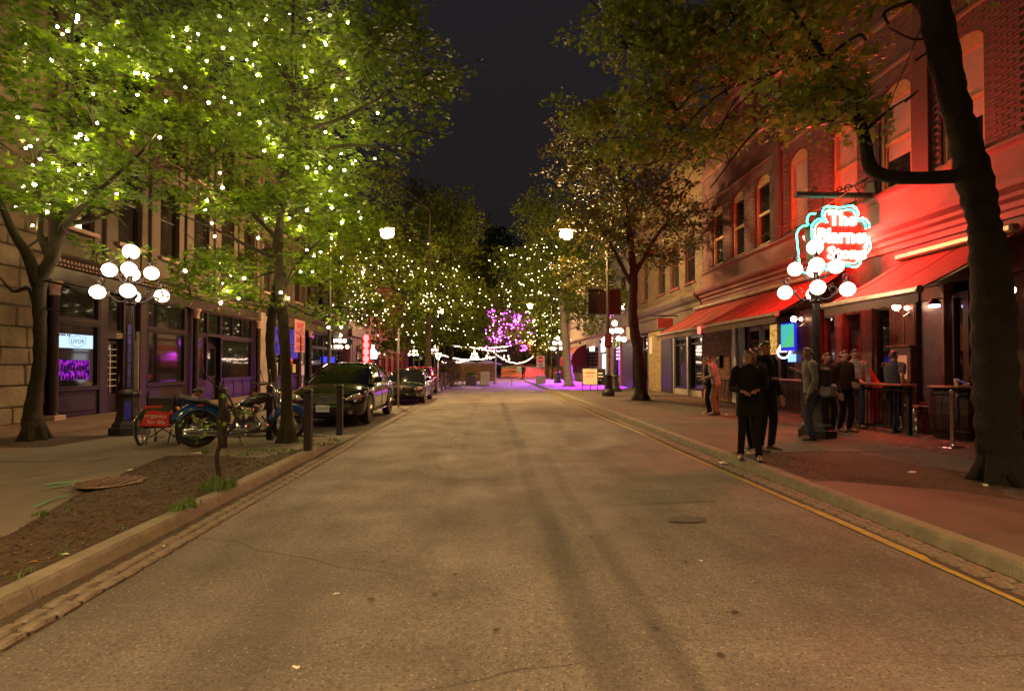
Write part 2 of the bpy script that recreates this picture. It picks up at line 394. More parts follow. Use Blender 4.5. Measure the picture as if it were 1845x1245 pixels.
for k in range(6):
    mb = MB().cbox(-.049,.049,-.088,.088,-.04,.016,.016)
    mb.v = [(a+rs.uniform(-.005,.005), b+rs.uniform(-.007,.007), c+(rs.uniform(-.004,.004) if c>0 else 0)) for a,b,c in mb.v]
    me = mb.mesh('sett'); fixn(me); me.materials.append(SETT); sms.append(me)
for x, yv, L_, side in sl[:300]:
    o = bpy.data.objects.new('sett', rs.choice(sms)); COL.objects.link(o); o.parent = gut; o.location = (x, yv, .016+rs.uniform(-.003,.004)); o.rotation_euler = (rs.uniform(-.03,.03), rs.uniform(-.05,.05), rs.uniform(-.05,.05))
mb = MB()
for x, yv, L_, side in sl[300:]:
    dz = rs.uniform(0,.008); mb.box(x-.048, x+.048, yv-.087, yv+.087, -.02, .022+dz)
tag(obj('sett_row', mb, SETT, gut, fix=False), kind='stuff')
# yellow line
mb = MB(); n = 180
vs = []
for i in range(n+1):
    y = -4+ (60+4)*i/n; wv_ = .012*math.sin(y*.7)+rs.uniform(-.004,.004); vs += [(3.43+wv_, y, .012+rz(3.43,y)), (3.53+wv_+rs.uniform(-.003,.003), y, .012+rz(3.53,y))]
mb.add(vs, [(2*i,2*i+1,2*i+3,2*i+2) for i in range(n)])
tag(obj('road_marking', mb, YELLOW), 'long yellow painted line along the right gutter of the street', 'road marking', kind='structure')
# darker joints and stains on the carriageway
DK = M('tar', (.03,.027,.024), .6, var=.3, scale=20, bump=.5)
for yv, x0, x1, wd in ((10.2,-2.6,.6,.012), (7.3,-2.6,3.3,.009), (5.9,1.2,2.6,.012)):
    mb = MB(); vs = []; n = 30
    for i in range(n+1):
        x = x0+(x1-x0)*i/n; yy = yv+.03*math.sin(x*3)+rs.uniform(-.012,.012); z = .011+rz(x,yy); vs += [(x,yy,z),(x,yy+wd+rs.uniform(0,.01),z)]
    mb.add(vs, [(2*i,2*i+1,2*i+3,2*i+2) for i in range(n)]); tag(obj('tar_joint', mb, DK, fix=False), kind='structure')
def blob_sheet(name, c, rx, ry, mat, z=.013, n=22, rough=.2, parent=None, rot=0.):
    mb = MB(); vs = []
    for i in range(n):
        t = 2*PI*i/n; k = 1+rs.uniform(-rough, rough); a, b = math.cos(t)*rx*k, math.sin(t)*ry*k
        vs.append((c[0]+a*math.cos(rot)-b*math.sin(rot), c[1]+a*math.sin(rot)+b*math.cos(rot), z))
    mb.add(vs, [tuple(range(n))]); return obj(name, mb, mat, parent)
c = P(1238,938,z=0); tag(blob_sheet('tar_patch', c, .2, .11, DK, z=.016, rough=.16), 'small dark tar patch on the road in front of the yellow line', 'tar patch', kind='structure')
GUM = M('gum', (.03,.025,.02), .7)
k = 0
for px, py in ((1182,1135),(1325,1106),(1298,1184),(895,1138),(783,1074),(668,1083),(820,1038),(1066,970),(690,1015),(1236,1015)):
    c = P(px, py, z=0); blob_sheet('stain', c, rs.uniform(.016,.03), rs.uniform(.016,.028), GUM, z=.0165, n=10, parent=road)
# earth of the planting strip and the tree pits
def patch(name, pxs, z, mat, cell=.12, amp=.02):
    pts = [P(a, b, z=SW) for a, b in pxs]; poly = [(p.x, p.y) for p in pts]
    return poly
def inside(p, poly):
    r = False; j = len(poly)-1
    for i in range(len(poly)):
        if (poly[i][1] > p[1]) != (poly[j][1] > p[1]) and p[0] < (poly[j][0]-poly[i][0])*(p[1]-poly[i][1])/(poly[j][1]-poly[i][1])+poly[i][0]: r = not r
        j = i
    return r
def dist_edge(p, poly):
    m = 9
    for i in range(len(poly)):
        a = Vector(poly[i-1]); b = Vector(poly[i]); ab = b-a; t = max(0, min(1, (Vector(p)-a).dot(ab)/max(1e-9, ab.length_squared))); m = min(m, (a+ab*t-Vector(p)).length)
    return m
def earth(poly, z=SW+.008, cell=.09, amp=.03, name='earth', mat=None):
    bm = bmesh.new(); vs = [bm.verts.new((p[0], p[1], z)) for p in poly]; bm.faces.new(vs)
    xs = [p[0] for p in poly]; ys = [p[1] for p in poly]
    for a0, a1, ax in ((min(xs), max(xs), 0), (min(ys), max(ys), 1)):
        t = a0 + cell*.5
        while t < a1:
            g = bm.verts[:] + bm.edges[:] + bm.faces[:]
            bmesh.ops.bisect_plane(bm, geom=g, plane_co=(t,0,0) if ax==0 else (0,t,0), plane_no=(1,0,0) if ax==0 else (0,1,0)); t += cell
    r_ = random.Random(5)
    for v in bm.verts:
        d = dist_edge((v.co.x, v.co.y), poly)
        if d > .01: v.co.z += min(1, d/.3)*(.03+amp*(math.sin(v.co.x*2.3+1)*math.sin(v.co.y*1.9)+r_.uniform(-.35,.35)))
    bmesh.ops.recalc_face_normals(bm, faces=bm.faces)
    me = bpy.data.meshes.new(name); bm.to_mesh(me); bm.free()
    return tag(obj(name, me, mat or EARTH, smooth=True), kind='structure')
e1 = [P(a,b,z=SW) for a,b in ((22,962),(130,897),(228,850),(300,822),(395,822),(470,826),(530,812))]
poly1 = [(q.x, q.y) for q in e1] + [(LK1-.02, 9.3), (LK1-.02, 3.0), (-4.1, 2.4)]
soil = earth(poly1, amp=.03)
e2 = [P(a,b,z=SW) for a,b in ((1322,836),(1300,822),(1420,816),(1545,816),(1680,842),(1845,868),(1845,905),(1700,884),(1500,868),(1400,866))]
soil_r = earth([(max(RK1+.03,q.x),q.y) for q in e2], amp=.015)
pr2 = P(1155,722,z=SW); earth([(pr2.x-.7,pr2.y-.7),(pr2.x+.7,pr2.y-.7),(pr2.x+.7,pr2.y+.7),(pr2.x-.7,pr2.y+.7)], amp=.01)
T1B = P(62,796,z=SW); earth([(T1B.x-1.1,T1B.y-.9),(T1B.x+.9,T1B.y-.8),(T1B.x+1.0,T1B.y+.8),(T1B.x-1.0,T1B.y+.8)], amp=.012)
T2B = P(517,796,z=SW)
# crumbs of bark, grit and dead leaves
def scatter(name, pts, size, mat, zf, tri=True):
    mb = MB(); 
    for x, y in pts:
        s = size*rs.uniform(.4,1.5); t = rs.uniform(0,6.3); z = zf(x,y); h = rs.uniform(.1,.7)*s
        a = [(x+math.cos(t+q)*s*k, y+math.sin(t+q)*s*k, z+hh) for q,k,hh in ((0,1,0),(1.3,.5,h),(PI,.9,h*.4),(4.4,.45,h*.8))]
        mb.add(a, [(0,1,2,3)])
    return tag(obj(name, mb, mat, fix=False), kind='stuff')
def inpoly(poly, n):
    xs = [p[0] for p in poly]; ys = [p[1] for p in poly]; o = []
    while len(o) < n:
        p = (rs.uniform(min(xs),max(xs)), rs.uniform(min(ys),max(ys)))
        if inside(p, poly): o.append(p)
    return o
def ez(poly): return lambda x,y: SW+.012+min(1, dist_edge((x,y),poly)/.3)*(.03+.03*math.sin(x*2.3+1)*math.sin(y*1.9))
scatter('bark_litter', inpoly(poly1, 5200), .013, M('bark_chips', (.12,.06,.03), .9, col2=(.035,.02,.012), scale=90, island=.5), ez(poly1))
scatter('fallen_leaves', inpoly(poly1, 260), .028, M('fallen_leaf', (.2,.1,.03), .8, col2=(.09,.05,.02), scale=40, island=.5), ez(poly1))
scatter('grit', inpoly(poly1, 420), .009, M('grit', (.4,.33,.25), .8, island=.4), ez(poly1))
pl2 = [(max(RK1+.03,q.x),q.y) for q in e2]
scatter('bark_litter', inpoly(pl2, 2600), .013, MATS['bark_chips'], lambda x,y: SW+.03)
g1 = [(LK0+rs.uniform(.005,.1)**1.0, rs.uniform(1.5,12)) for _ in range(900)] + [(RK0-abs(rs.gauss(0,.05))-.005, rs.uniform(1.8,16)) for _ in range(2200)]
scatter('gutter_litter', g1, .01, M('dead_leaf', (.16,.07,.025), .85, col2=(.05,.025,.012), scale=60, island=.5), lambda x,y: .022)
fl = [(rs.uniform(-2.8,9.), rs.uniform(1.2,13)) for _ in range(330)]
scatter('street_grit', fl, .005, M('pale_grit', (.5,.45,.36), .8, island=.3), lambda x,y: (.018 if -2.95<x<3.75 else SW+.014))
# grass and weeds
GR = M('grass_blade', (.1,.19,.03), .6, col2=(.05,.11,.015), scale=20, island=.4)
def tufts(spots):
    mb = MB()
    for x, y, z, r, n, h in spots:
        for _ in range(n):
            a = rs.uniform(0,6.28); q = rs.random()**.6*r; bx, by = x+math.cos(a)*q, y+math.sin(a)*q*.7; hh = h*rs.uniform(.3,1.25)*(1.25-.95*q/r); t = rs.uniform(0,6.28); w_ = rs.uniform(.002,.005)
            lx, ly = math.cos(t)*hh*.5, math.sin(t)*hh*.5; ux, uy = -math.sin(t)*w_, math.cos(t)*w_
            mb.add([(bx-ux,by-uy,z),(bx+ux,by+uy,z),(bx+lx*.4+ux*.8,by+ly*.4+uy*.8,z+hh*.7),(bx+lx*.4-ux*.8,by+ly*.4-uy*.8,z+hh*.7),(bx+lx,by+ly,z+hh)], [(0,1,2,3),(3,2,4)])
    return tag(obj('grass', mb, GR, fix=False), kind='stuff')
sp = []
for q in inpoly(poly1, 12): sp.append((q[0], q[1], SW+.05, rs.uniform(.03,.12), rs.randrange(6,26), rs.uniform(.03,.08)))
for px, py, r, n, h in ((388,884,.2,260,.16),(345,915,.14,130,.1),(318,922,.1,110,.08),(75,932,.08,70,.06),(365,818,.2,120,.07),(500,816,.35,200,.07),(455,815,.3,160,.06),(575,804,.3,180,.07),(540,798,.3,150,.09),(440,822,.2,90,.06),(600,795,.15,80,.06),(420,880,.1,60,.2)):
    c = P(px,py,z=SW); sp.append((c.x, c.y, SW+.02, r, n, h))
for _ in range(16): sp.append((LK1-.03+rs.uniform(-.05,.02), rs.uniform(3.3,9.8), SW+.01, .06, 14, .05))
tufts(sp)
# green spray-paint strokes
GP = M('green_spray', (.05,.42,.09), .7, col2=(.05,.2,.05), scale=25)
for k, strokes in enumerate((((66,880),(95,874),(152,869)),((78,883),(110,878),(148,873)),((56,920),(90,905),(128,895)),((80,908),(100,900),(118,896)))):
    pp = bez([P(a,b,z=SW) for a,b in strokes], 6); vs = []
    for i, q in enumerate(pp): wd = .05*math.sin(PI*(i+1)/(len(pp)+1))+.006; vs += [(q.x, q.y-wd, SW+.0235), (q.x, q.y+wd, SW+.0235)]
    mb = MB().add(vs, [(2*i,2*i+1,2*i+3,2*i+2) for i in range(len(pp)-1)]); obj('paint_stroke', mb, GP, isl, fix=False)
# iron grate in the planting strip
gc = P(200,876,z=SW); IRON = M('cast_iron_worn', (.28,.19,.13), .5, metal=.6, var=.4, scale=30, bump=.4)
gt = thing('tree_grate', 'iron slotted grate sunk in the bare earth of the planting strip', 'grate', (gc.x, gc.y, SW+.052))
obj('rim', MB().tube([(math.cos(t)*.36, math.sin(t)*.36, .01) for t in [PI+PI*i/14 for i in range(15)]], .012, 5), IRON, gt)
obj('gap_shade', MB().lathe([(.0001,-.004),(.35,-.004)], 24, cap=False), M('gap_shade_black', (.008,.006,.004), .95), gt)  # flat near-black disc painting the shade between the slats
for k in range(7):
    x = -.29+k*.097; hy = .36*math.sqrt(max(.02, 1-(x/.37)**2)); obj('slat', MB().box(x-.012, x+.012, -hy, hy*.7+.05, .0, .018).xf(Matrix.Shear('XY', 4, (0,0)) if False else Matrix.Identity(4)), IRON, gt)
# ---------------- buildings ----------------
GLASS = M('dark_glass', (.006,.006,.008), .04, var=.1, spec=.9, coat=.5)
GLASS_W = M('window_glass_dim', (.02,.016,.014), .06, var=.6, scale=1.2, spec=.8)
PURP = M('plum_paint', (.024,.0125,.014), .42, spec=.2, var=.18, scale=5, bump=.12, bscale=25)
PURP2 = M('plum_trim', (.034,.019,.02), .4, spec=.25, var=.18, scale=5, bump=.12, bscale=25)
STONE = M('sandstone', (.2,.15,.1), .85, var=.25, scale=2.2, bump=1., bscale=9, det=8, island=.18)
RENDER_B = M('brown_render', (.1,.07,.052), .8, var=.2, scale=1.5, bump=.3, bscale=30, det=8)
CAPS = M('dusty_pink_stone', (.35,.22,.2), .65, var=.25, scale=12, bump=.5)
BLACKW = M('black_paint', (.02,.016,.018), .4, spec=.15, var=.25, scale=4, bump=.1)
BRK = M('brick_red', (.16,.055,.05), .78, col2=(.09,.035,.035), scale=3, bump=.6, bscale=70, det=6, island=.2)
MORT = M('mortar', (.08,.035,.032), .9, var=.2, scale=20, bump=.4)
BRKO = M('brick_orange', (.34,.13,.06), .8, col2=(.2,.08,.04), scale=4, bump=.6, bscale=60, island=.3)
MORTP = M('mortar_pale', (.3,.22,.16), .9)
BRKB = M('brick_beige', (.16,.105,.055), .8, col2=(.09,.06,.035), scale=4, bump=.6, bscale=60, island=.25)
CORN = M('cornice_render', (.15,.045,.036), .6, var=.2, scale=1.6, bump=.35, bscale=30, det=9)
STUC = M('stucco_pale', (.24,.19,.165), .85, var=.25, scale=1.6, bump=.4, bscale=20, det=9)
WOODF = M('window_wood', (.34,.18,.07), .55, var=.2, scale=8, bump=.2)
BLIND = M('roller_blind', (.27,.2,.17), .8, var=.08, scale=3)
METAL = M('dark_metal', (.03,.028,.03), .35, metal=.7, var=.3, scale=12)
CHROME = M('chrome', (.7,.7,.7), .12, metal=1, var=.05)
STEEL = M('galvanised', (.4,.38,.36), .4, metal=.8, var=.15)
WHITE_T = M('white_trim', (.6,.55,.5), .5, var=.1)
class Fac:
    def __init__(s, X, sg, parent): s.X = X; s.sg = sg; s.p = parent
    def bb(s, mb, y0, y1, z0, z1, a=0., b=.05, ch=0):
        x0, x1 = sorted((s.X+s.sg*a, s.X+s.sg*b))
        return mb.cbox(x0, x1, y0, y1, z0, z1, ch) if ch else mb.box(x0, x1, y0, y1, z0, z1)
    def box(s, name, y0, y1, z0, z1, mat, a=0., b=.05, ch=.008, parent=None):
        return obj(name, s.bb(MB(), y0, y1, z0, z1, a, b, ch), mat, parent or s.p, world=True)
    def prof(s, name, y0, y1, pr, mat, parent=None):   # pr: [(out,z)] swept along y
        poly = [(s.X+s.sg*a, z) for a, z in pr]
        return obj(name, MB().prism(poly, y0, y1, 'y'), mat, parent or s.p, world=True)
def building(name, label, loc=(0,0,0), group=None):
    return thing(name, label, 'building', loc, 0, group)
def glazed(F, name, y0, y1, z0, z1, cols, rows, frame, glass, a=-.06, b=.02, bar=.05, glz=-.05):
    """window: frame and bars as one part, its panes as sub-parts; cols / rows are fractions"""
    mb = MB(); cs = [0]+list(cols)+[1]; rs_ = [0]+list(rows)+[1]
    F.bb(mb, y0, y0+bar, z0, z1, a, b); F.bb(mb, y1-bar, y1, z0, z1, a, b); F.bb(mb, y0+bar, y1-bar, z0, z0+bar, a, b-.002); F.bb(mb, y0+bar, y1-bar, z1-bar, z1, a, b-.002)
    for c in cols: yc = y0+(y1-y0)*c; F.bb(mb, yc-bar*.4, yc+bar*.4, z0+bar, z1-bar, a, b-.006)
    for r in rows: zc = z0+(z1-z0)*r; F.bb(mb, y0+bar, y1-bar, zc-bar*.4, zc+bar*.4, a, b-.01)
    fr = obj(name, mb, frame, F.p, world=True)
    if F.p.get('_w') is None: pass
    for i in range(len(cs)-1):
        for j in range(len(rs_)-1):
            g = MB(); F.bb(g, y0+(y1-y0)*cs[i], y0+(y1-y0)*cs[i+1], z0+(z1-z0)*rs_[j], z0+(z1-z0)*rs_[j+1], glz-.01, glz)
            o = obj('pane', g, glass, fr, world=False)
            o.data.transform(Matrix.Translation(-Vector(F.p.location)))
    return fr
# --- left: rough stone building ---
b0 = building('stone_building', 'rough-cut sandstone building behind the leftmost street tree', (LW,10,SW))
F = Fac(LW, 1, b0); yA = YX(84, LW)
F.box('wall', 4, yA-.02, SW-.05, 13, STONE, -.6, -.07, 0)
z = SW
row = 0
while z < 5.6:
    h = .52 if row % 3 else .42; y = 9.4 + (.35 if row % 2 else 0)
    while y < yA-.1:
        L_ = rs.uniform(.7,1.15); y1 = min(y+L_, yA-.03)
        if y1-y > .12:
            mb = MB().cbox(LW-.08, LW+rs.uniform(.0,.05), y+.01, y1-.01, z+.01, z+h-.01, .035)
            mb.v = [(a+rs.uniform(-.014,.014), b_, c_) if a > LW-.06 else (a,b_,c_) for a,b_,c_ in mb.v]
            obj('stone', mb, STONE, b0, world=True)
        y = y1
    z += h; row += 1
# --- left: plum shopfront building ---
yB, yC = yA+.02, YX(466, LW)
b1 = building('shop_building', 'plum-painted iron and glass shopfront building behind the left globe lamp', (LW,20,SW))
F = Fac(LW, 1, b1)
zz = lambda px, py: P(px, py, x=LW).z
Zl, Ztr, Zsl = 3.75, 2.82, .92
F.box('wall', yB, yC, 0, 13, RENDER_B, -.8, -.35, 0)
F.prof('cornice', yB-.05, yC-.02, [(-.3,4.25),(.06,4.25),(.1,4.32),(.16,4.34),(.16,4.42),(.3,4.5),(.34,4.56),(.34,4.62),(-.3,4.68)], RENDER_B)
F.box('fascia', yB, yC-.02, Zl+.12, 4.24, PURP2, -.3, .02)
F.box('fascia_moulding', yB, yC-.02, Zl+.06, Zl+.118, PURP2, -.3, .07)
mb = MB()
y = yB+.1
while y < yC-.2:
    F.bb(mb, y, y+.055, 4.35, 4.43, .162, .2); F.bb(mb, y, y+.055, 4.265, 4.32, .07, .12); y += .13
tag(obj('dentil_row', mb, CAPS, b1, world=True, fix=False), kind='stuff')
for yv in (YX(392,LW), YX(430,LW), YX(300, LW)):
    obj('rosette', MB().lathe([(.09,0),(.08,.02),(.04,.03),(.03,.045),(.0001,.05)], 4, (LW+.02,yv,4.0), 'x', 1,1), CAPS, b1, world=True)
def column(F, y, z0, z1, r=.11, cap=CAPS, body=PURP, out=.14):
    x = F.X+F.sg*out
    obj('column', MB().lathe([(r*1.35,z0),(r*1.35,z0+.12),(r*1.1,z0+.16),(r,z0+.22),(r*.92,z1-.4),(r*.95,z1-.38)], 14, (x,y,0)), body, F.p, smooth=True, ang=35, world=True)
    obj('capital', MB().lathe([(r*.95,z1-.38),(r*1.15,z1-.36),(r*1.15,z1-.33),(r*1.0,z1-.31),(r*1.25,z1-.12),(r*1.6,z1-.07),(r*1.6,z1)], 14, (x,y,0)), cap, F.p, smooth=True, ang=35, world=True)
for px in (87, 346, 460): column(F, YX(px,LW), SW, Zl+.05)
for px in (87, 346, 460):
    yv = YX(px, LW); obj('plinth', MB().cbox(LW-.1,LW+.34,yv-.2,yv+.2,SW-.01,SW+.14,.02), CAPS, b1, world=True)
def bay(F, y0, y1, zs, cols=(), zt=None, zl=None, frame=PURP, glass=GLASS, rows2=()):
    zt = zt or Ztr; zl = zl or Zl
    F.box('stall_riser', y0, y1, SW-.02, zs-.06, frame, -.3, -.02)
    F.box('riser_panel', y0+.14, y1-.14, SW+.16, zs-.22, MATS['plum_trim'], -.05, .01, .012)
    F.box('sill', y0-.02, y1+.02, zs-.06, zs, MATS['plum_trim'], -.3, .05)
    glazed(F, 'window', y0, y1, zs+.002, zt-.04, [], [], frame, glass, bar=.07)
    F.box('transom', y0, y1, zt-.038, zt+.038, MATS['plum_trim'], -.3, .045)
    glazed(F, 'transom_window', y0, y1, zt+.04, zl+.05, cols, rows2, frame, glass, bar=.06)
y1a, y1b = YX(92,LW), YX(178,LW)
bay(F, y1a, y1b, Zsl)
F.box('pilaster', y1b+.005, YX(193,LW), SW, Zl+.055, PURP2, -.3, .03)
# doors behind the lamp post
def door(F, y0, y1, zt, glass=GLASS, frame=PURP, cols=(), rows=(), out=-.18, kick=.55, bar=.09):
    d = F.box('door', y0, y1, SW+.02, SW+.02+kick, frame, out-.05, out, .01)
    mb = MB(); F.bb(mb, y0, y0+bar, SW+.02+kick+.001, zt, out-.05, out); F.bb(mb, y1-bar, y1, SW+.021+kick, zt, out-.05, out); F.bb(mb, y0+bar, y1-bar, zt-bar, zt, out-.05, out-.002)
    for c in cols: yc = y0+bar+(y1-y0-2*bar)*c; F.bb(mb, yc-.012, yc+.012, SW+.02+kick, zt-bar, out-.03, out-.006)
    for r in rows: zc = SW+.02+kick+(zt-bar-SW-.02-kick)*r; F.bb(mb, y0+bar, y1-bar, zc-.012, zc+.012, out-.03, out-.008)
    T = Matrix.Translation(-Vector(F.p.location))
    o = obj('door_frame', mb, frame, d); o.data.transform(T)
    g = MB(); F.bb(g, y0+bar, y1-bar, SW+.02+kick, zt-bar, out-.045, out-.03); o = obj('pane', g, glass, d); o.data.transform(T)
    h = MB(); x = F.X+F.sg*(out+.05); h.tube([(x-F.sg*.05,y1-bar*.5,1.05),(x,y1-bar*.5,1.05),(x,y1-bar*.5,1.35),(x-F.sg*.05,y1-bar*.5,1.35)], .012, 6); o = obj('handle', h, CHROME, d); o.data.transform(T)
    return d
yd0, yd1, yd2, yd3 = YX(194,LW), YX(224,LW), YX(236,LW), YX(251,LW)
WGL = M('white_glazing_bar', (.55,.5,.45), .5)
F.box('recess', yd0, yd3, SW, Zl, BLACKW, -.36, -.3)
d = door(F, yd0+.02, yd1, 2.35, cols=(.33,.66), rows=())
mb = MB()
for k in range(1,8): zc = .75+k*.19; F.bb(mb, yd0+.13, yd1-.12, zc-.01, zc+.01, -.19, -.165)
for k in (1,2): yc = yd0+.1+k*.13; F.bb(mb, yc-.008, yc+.008, .72, 2.24, -.19, -.163)
obj('glazing_bar', mb, WGL, b1, world=True)
F.box('door_head', yd0, yd3, 2.4, 2.62, PURP2, -.3, -.08)
glazed(F, 'transom_window', yd0, yd1, 2.63, Zl, [], [], PURP, GLASS, a=-.2, b=-.1, glz=-.15)
F.box('door_post', yd1+.01, yd2-.01, SW, Zl, PURP, -.3, -.04)
door(F, yd2, yd3-.03, 2.35)
F.box('door_jamb', yd3-.028, yd3, SW, 2.7, WGL, -.3, .0)
glazed(F, 'transom_window', yd2, yd3-.03, 2.63, Zl, [], [], PURP, GLASS, a=-.2, b=-.1, glz=-.15)
text('233', .2, M('pale_number', (.6,.5,.42), .5), b1, Vector((LW-.07,(yd0+yd1)/2+.25,2.51))-Vector(b1.location), RW_L)
F.box('pilaster', yd3+.005, YX(263,LW), SW, Zl+.055, PURP2, -.3, .03)
bay(F, YX(264,LW), YX(333,LW), Zsl)
F.box('pilaster', YX(333,LW)+.005, YX(353,LW), SW, Zl+.055, PURP, -.3, -.05)
y3, y4, y5, y6 = YX(354,LW), YX(373,LW), YX(397,LW), YX(453,LW)
bay(F, y3, y4, .92)
F.box('recess', y4, y5, SW, Ztr, BLACKW, -.36, -.3)
door(F, y4+.05, y5-.05, 2.4, kick=1.0)
F.box('door_panel', y4+.25, y5-.25, .4, .85, PURP2, -.19, -.165, .015)
F.box('transom', y4, y5, Ztr-.04, Ztr+.04, PURP2, -.3, .045)
glazed(F, 'transom_window', y4, y5, Ztr+.045, Zl+.05, (), (), PURP, GLASS, bar=.06)
bay(F, y5+.01, y6, .98, cols=(.36,.66))
for k in range(3): F.box('riser_stud', y5+.3+k*.9, y5+.42+k*.9, SW+.1, .9, PURP2, .0, .03)
F.box('pilaster', y6+.005, yC, SW, Zl+.055, PURP, -.3, -.02)
# lit sign and back bar seen in the first window
BL = E('lit_sign_blue', (.52,.72,1.), 1.15)
yy0, yy1 = YX(92.5,LW)+.02, YX(165,LW)
w1 = thing('window_sign', 'glowing pale blue sign with shield crest behind the leftmost shop window', 'sign', (LW+.02,(yy0+yy1)/2,2.25))
sg_ = MB(); sg_.box(-.02,.012,-(yy1-yy0)/2,(yy1-yy0)/2,-.19,.19); obj('panel', sg_, BL, w1)
NAVY = M('navy_ink', (.01,.02,.08), .5)
text('LIVOR', .17, NAVY, w1, (.016,.12,-.0), RW_L, .002, spacing=1.05)
obj('crest', MB().tube([(.016,y_+.12,z_) for y_, z_ in ((-.3,.12),(-.12,.13),(0,.17),(.12,.13),(.3,.12),(.3,-.05),(.15,-.13),(0,-.17),(-.15,-.13),(-.3,-.05),(-.3,.12))], .006, 4), NAVY, w1)
mb = MB()
for k in range(9): yv = -.75+k*.07+rs.uniform(-.02,.02); mb.add([(.016,yv,.19),(.016,yv+.05,.17),(.016,yv+.03,.12),(.016,yv-.02,.15)], [(0,1,2,3)])
obj('leaf_print', mb, NAVY, w1)
w2 = thing('back_bar', 'violet-lit bar shelf of bottles in the leftmost shop window', 'bar shelf', (LW+.0,(yy0+yy1)/2,1.45))
def glowpanel(name, c1, c2, st, scale=9):
    if name in MATS: return MATS[name]
    m = bpy.data.materials.new(name); m.use_nodes = True; MATS[name] = m; nt = m.node_tree; nt.nodes.clear()
    e = node(nt,'ShaderNodeEmission'); o = node(nt,'ShaderNodeOutputMaterial'); n = node(nt,'ShaderNodeTexNoise'); r = node(nt,'ShaderNodeValToRGB'); t = node(nt,'ShaderNodeTexCoord')
    n.inputs['Scale'].default_value = scale; n.inputs['Detail'].default_value = 4; nt.links.new(t.outputs['Object'], n.inputs['Vector']); nt.links.new(n.outputs['Fac'], r.inputs['Fac'])
    r.color_ramp.elements[0].position = .38; r.color_ramp.elements[1].position = .68; r.color_ramp.elements[0].color = tuple(c1)+(1,); r.color_ramp.elements[1].color = tuple(c2)+(1,)
    nt.links.new(r.outputs['Color'], e.inputs['Color']); e.inputs['Strength'].default_value = st; nt.links.new(e.outputs[0], o.inputs[0]); return m
VIO = glowpanel('violet_backlight', (.03,.0,.14), (.75,.05,1.), .55)
L_ = yy1-yy0
obj('backboard', MB().box(-.045,-.02,-L_/2,L_/2-.05,-.28,.28), VIO, w2)
obj('shelf', MB().box(-.02,.02,-L_/2,L_/2-.1,-.03,-.01), M('shelf_dark', (.02,.01,.03), .3), w2)
bt = M('bottle_glass', (.05,.02,.1), .1, var=.5)
for k in range(22):
    yv = -L_/2+.05+k*(L_-.2)/22; h = rs.uniform(.12,.2); lev = -.01 if k % 2 else -.27
    o = obj('bottle', MB().lathe([(.022,0),(.024,.01),(.024,h*.6),(.009,h*.75),(.009,h)], 7, (0,yv,lev)), bt, w2)
# upper storeys of the left buildings
def upper_left(F, y0, y1, wall, n, ww=1.15, z0=4.7, z1=12.5, storeys=((5.45,8.2),(9.0,11.4)), glass=GLASS_W):
    step = (y1-y0)/n
    for i in range(n+1):
        ya = y0 if i == 0 else y0+i*step-(step-ww)/2; yb = y1 if i == n else y0+i*step+(step-ww)/2
        F.box('pier', ya, yb, z0, z1, wall, -.34, -.02, 0)
        F.box('pilaster', (ya+yb)/2-.14, (ya+yb)/2+.14, z0+.1, z1-.5, wall, -.02, .07, .02)
    zc = z0
    for a, b in list(storeys)+[(z1, z1)]:
        for i in range(n): F.box('spandrel', y0+i*step+(step-ww)/2+.002, y0+(i+1)*step-(step-ww)/2-.002, zc, a, wall, -.34, -.06, 0)
        zc = b
    for a, b in storeys:
        for i in range(n):
            ya = y0+i*step+(step-ww)/2; glazed(F, 'window', ya+.003, ya+ww-.003, a+.003, b-.003, [], [.5], PURP2, glass, a=-.26, b=-.16, bar=.07, glz=-.22)
            F.box('window_sill', ya-.08, ya+ww+.08, a-.12, a-.002, CAPS, -.1, .09)
        F.box('string_course', y0, y1, b+.25, b+.37, wall, -.05, .1)
upper_left(F, yB, yC, RENDER_B, 6)
F.prof('roof_cornice', yB, yC, [(-.3,12.5),(.1,12.5),(.35,12.8),(.4,13.0),(-.3,13.0)], RENDER_B)
# --- left: vape shop building ---
yD = YX(618, LW)
b2 = building('corner_building', 'plum shopfront building with vape sign and violet windows beyond the second column', (LW,34,SW))
F = Fac(LW, 1, b2)
F.box('wall', yC+.02, yD, 0, 13, RENDER_B, -.8, -.35, 0)
F.box('stone_pier', yC+.02, YX(487,LW), SW, 4.3, STUC, -.34, .12, .03)
F.box('fascia', YX(487,LW), yD, Zl+.1, 4.35, RENDER_B, -.34, .04)
F.prof('cornice', yC+.03, yD, [(-.3,4.36),(.06,4.36),(.2,4.5),(.26,4.62),(-.3,4.66)], RENDER_B)
VWIN = glowpanel('violet_window', (.12,.05,.6), (.35,.2,1.), .35, 2.5)
ys = [YX(q,LW) for q in (492,507,521,537,549,556,566,582,598,616)]
bay(F, ys[0], ys[1], 1.0, glass=GLASS)
bay(F, ys[1]+.05, ys[2], 1.0); bay(F, ys[2]+.05, ys[3], 1.0)
for a, b_ in ((0,1),(2,3)): F.box('lit_blind', ys[a]+.12, ys[b_]-.1, 2.2 if a == 0 else 2.0, Zl-.02, VWIN, .0, .025, 0)
F.box('lit_blind', ys[1]+.14, ys[2]-.1, 2.3, Zl-.02, VWIN, .0, .025, 0)
F.box('recess', ys[3], ys[4], SW, Ztr, BLACKW, -.36, -.3)
d = door(F, ys[3]+.1, ys[4]-.1, 2.75, frame=M('cream_door_frame', (.4,.36,.3), .5), out=-.05, kick=.4)
for q in (ys[3], ys[5]): column(F, q, SW, Zl+.05, out=.1)
bay(F, ys[5]+.2, ys[7], 1.0, cols=(.5,)); bay(F, ys[7]+.1, ys[9], 1.0, cols=(.5,))
c = P(540, 606, x=LW+.12)
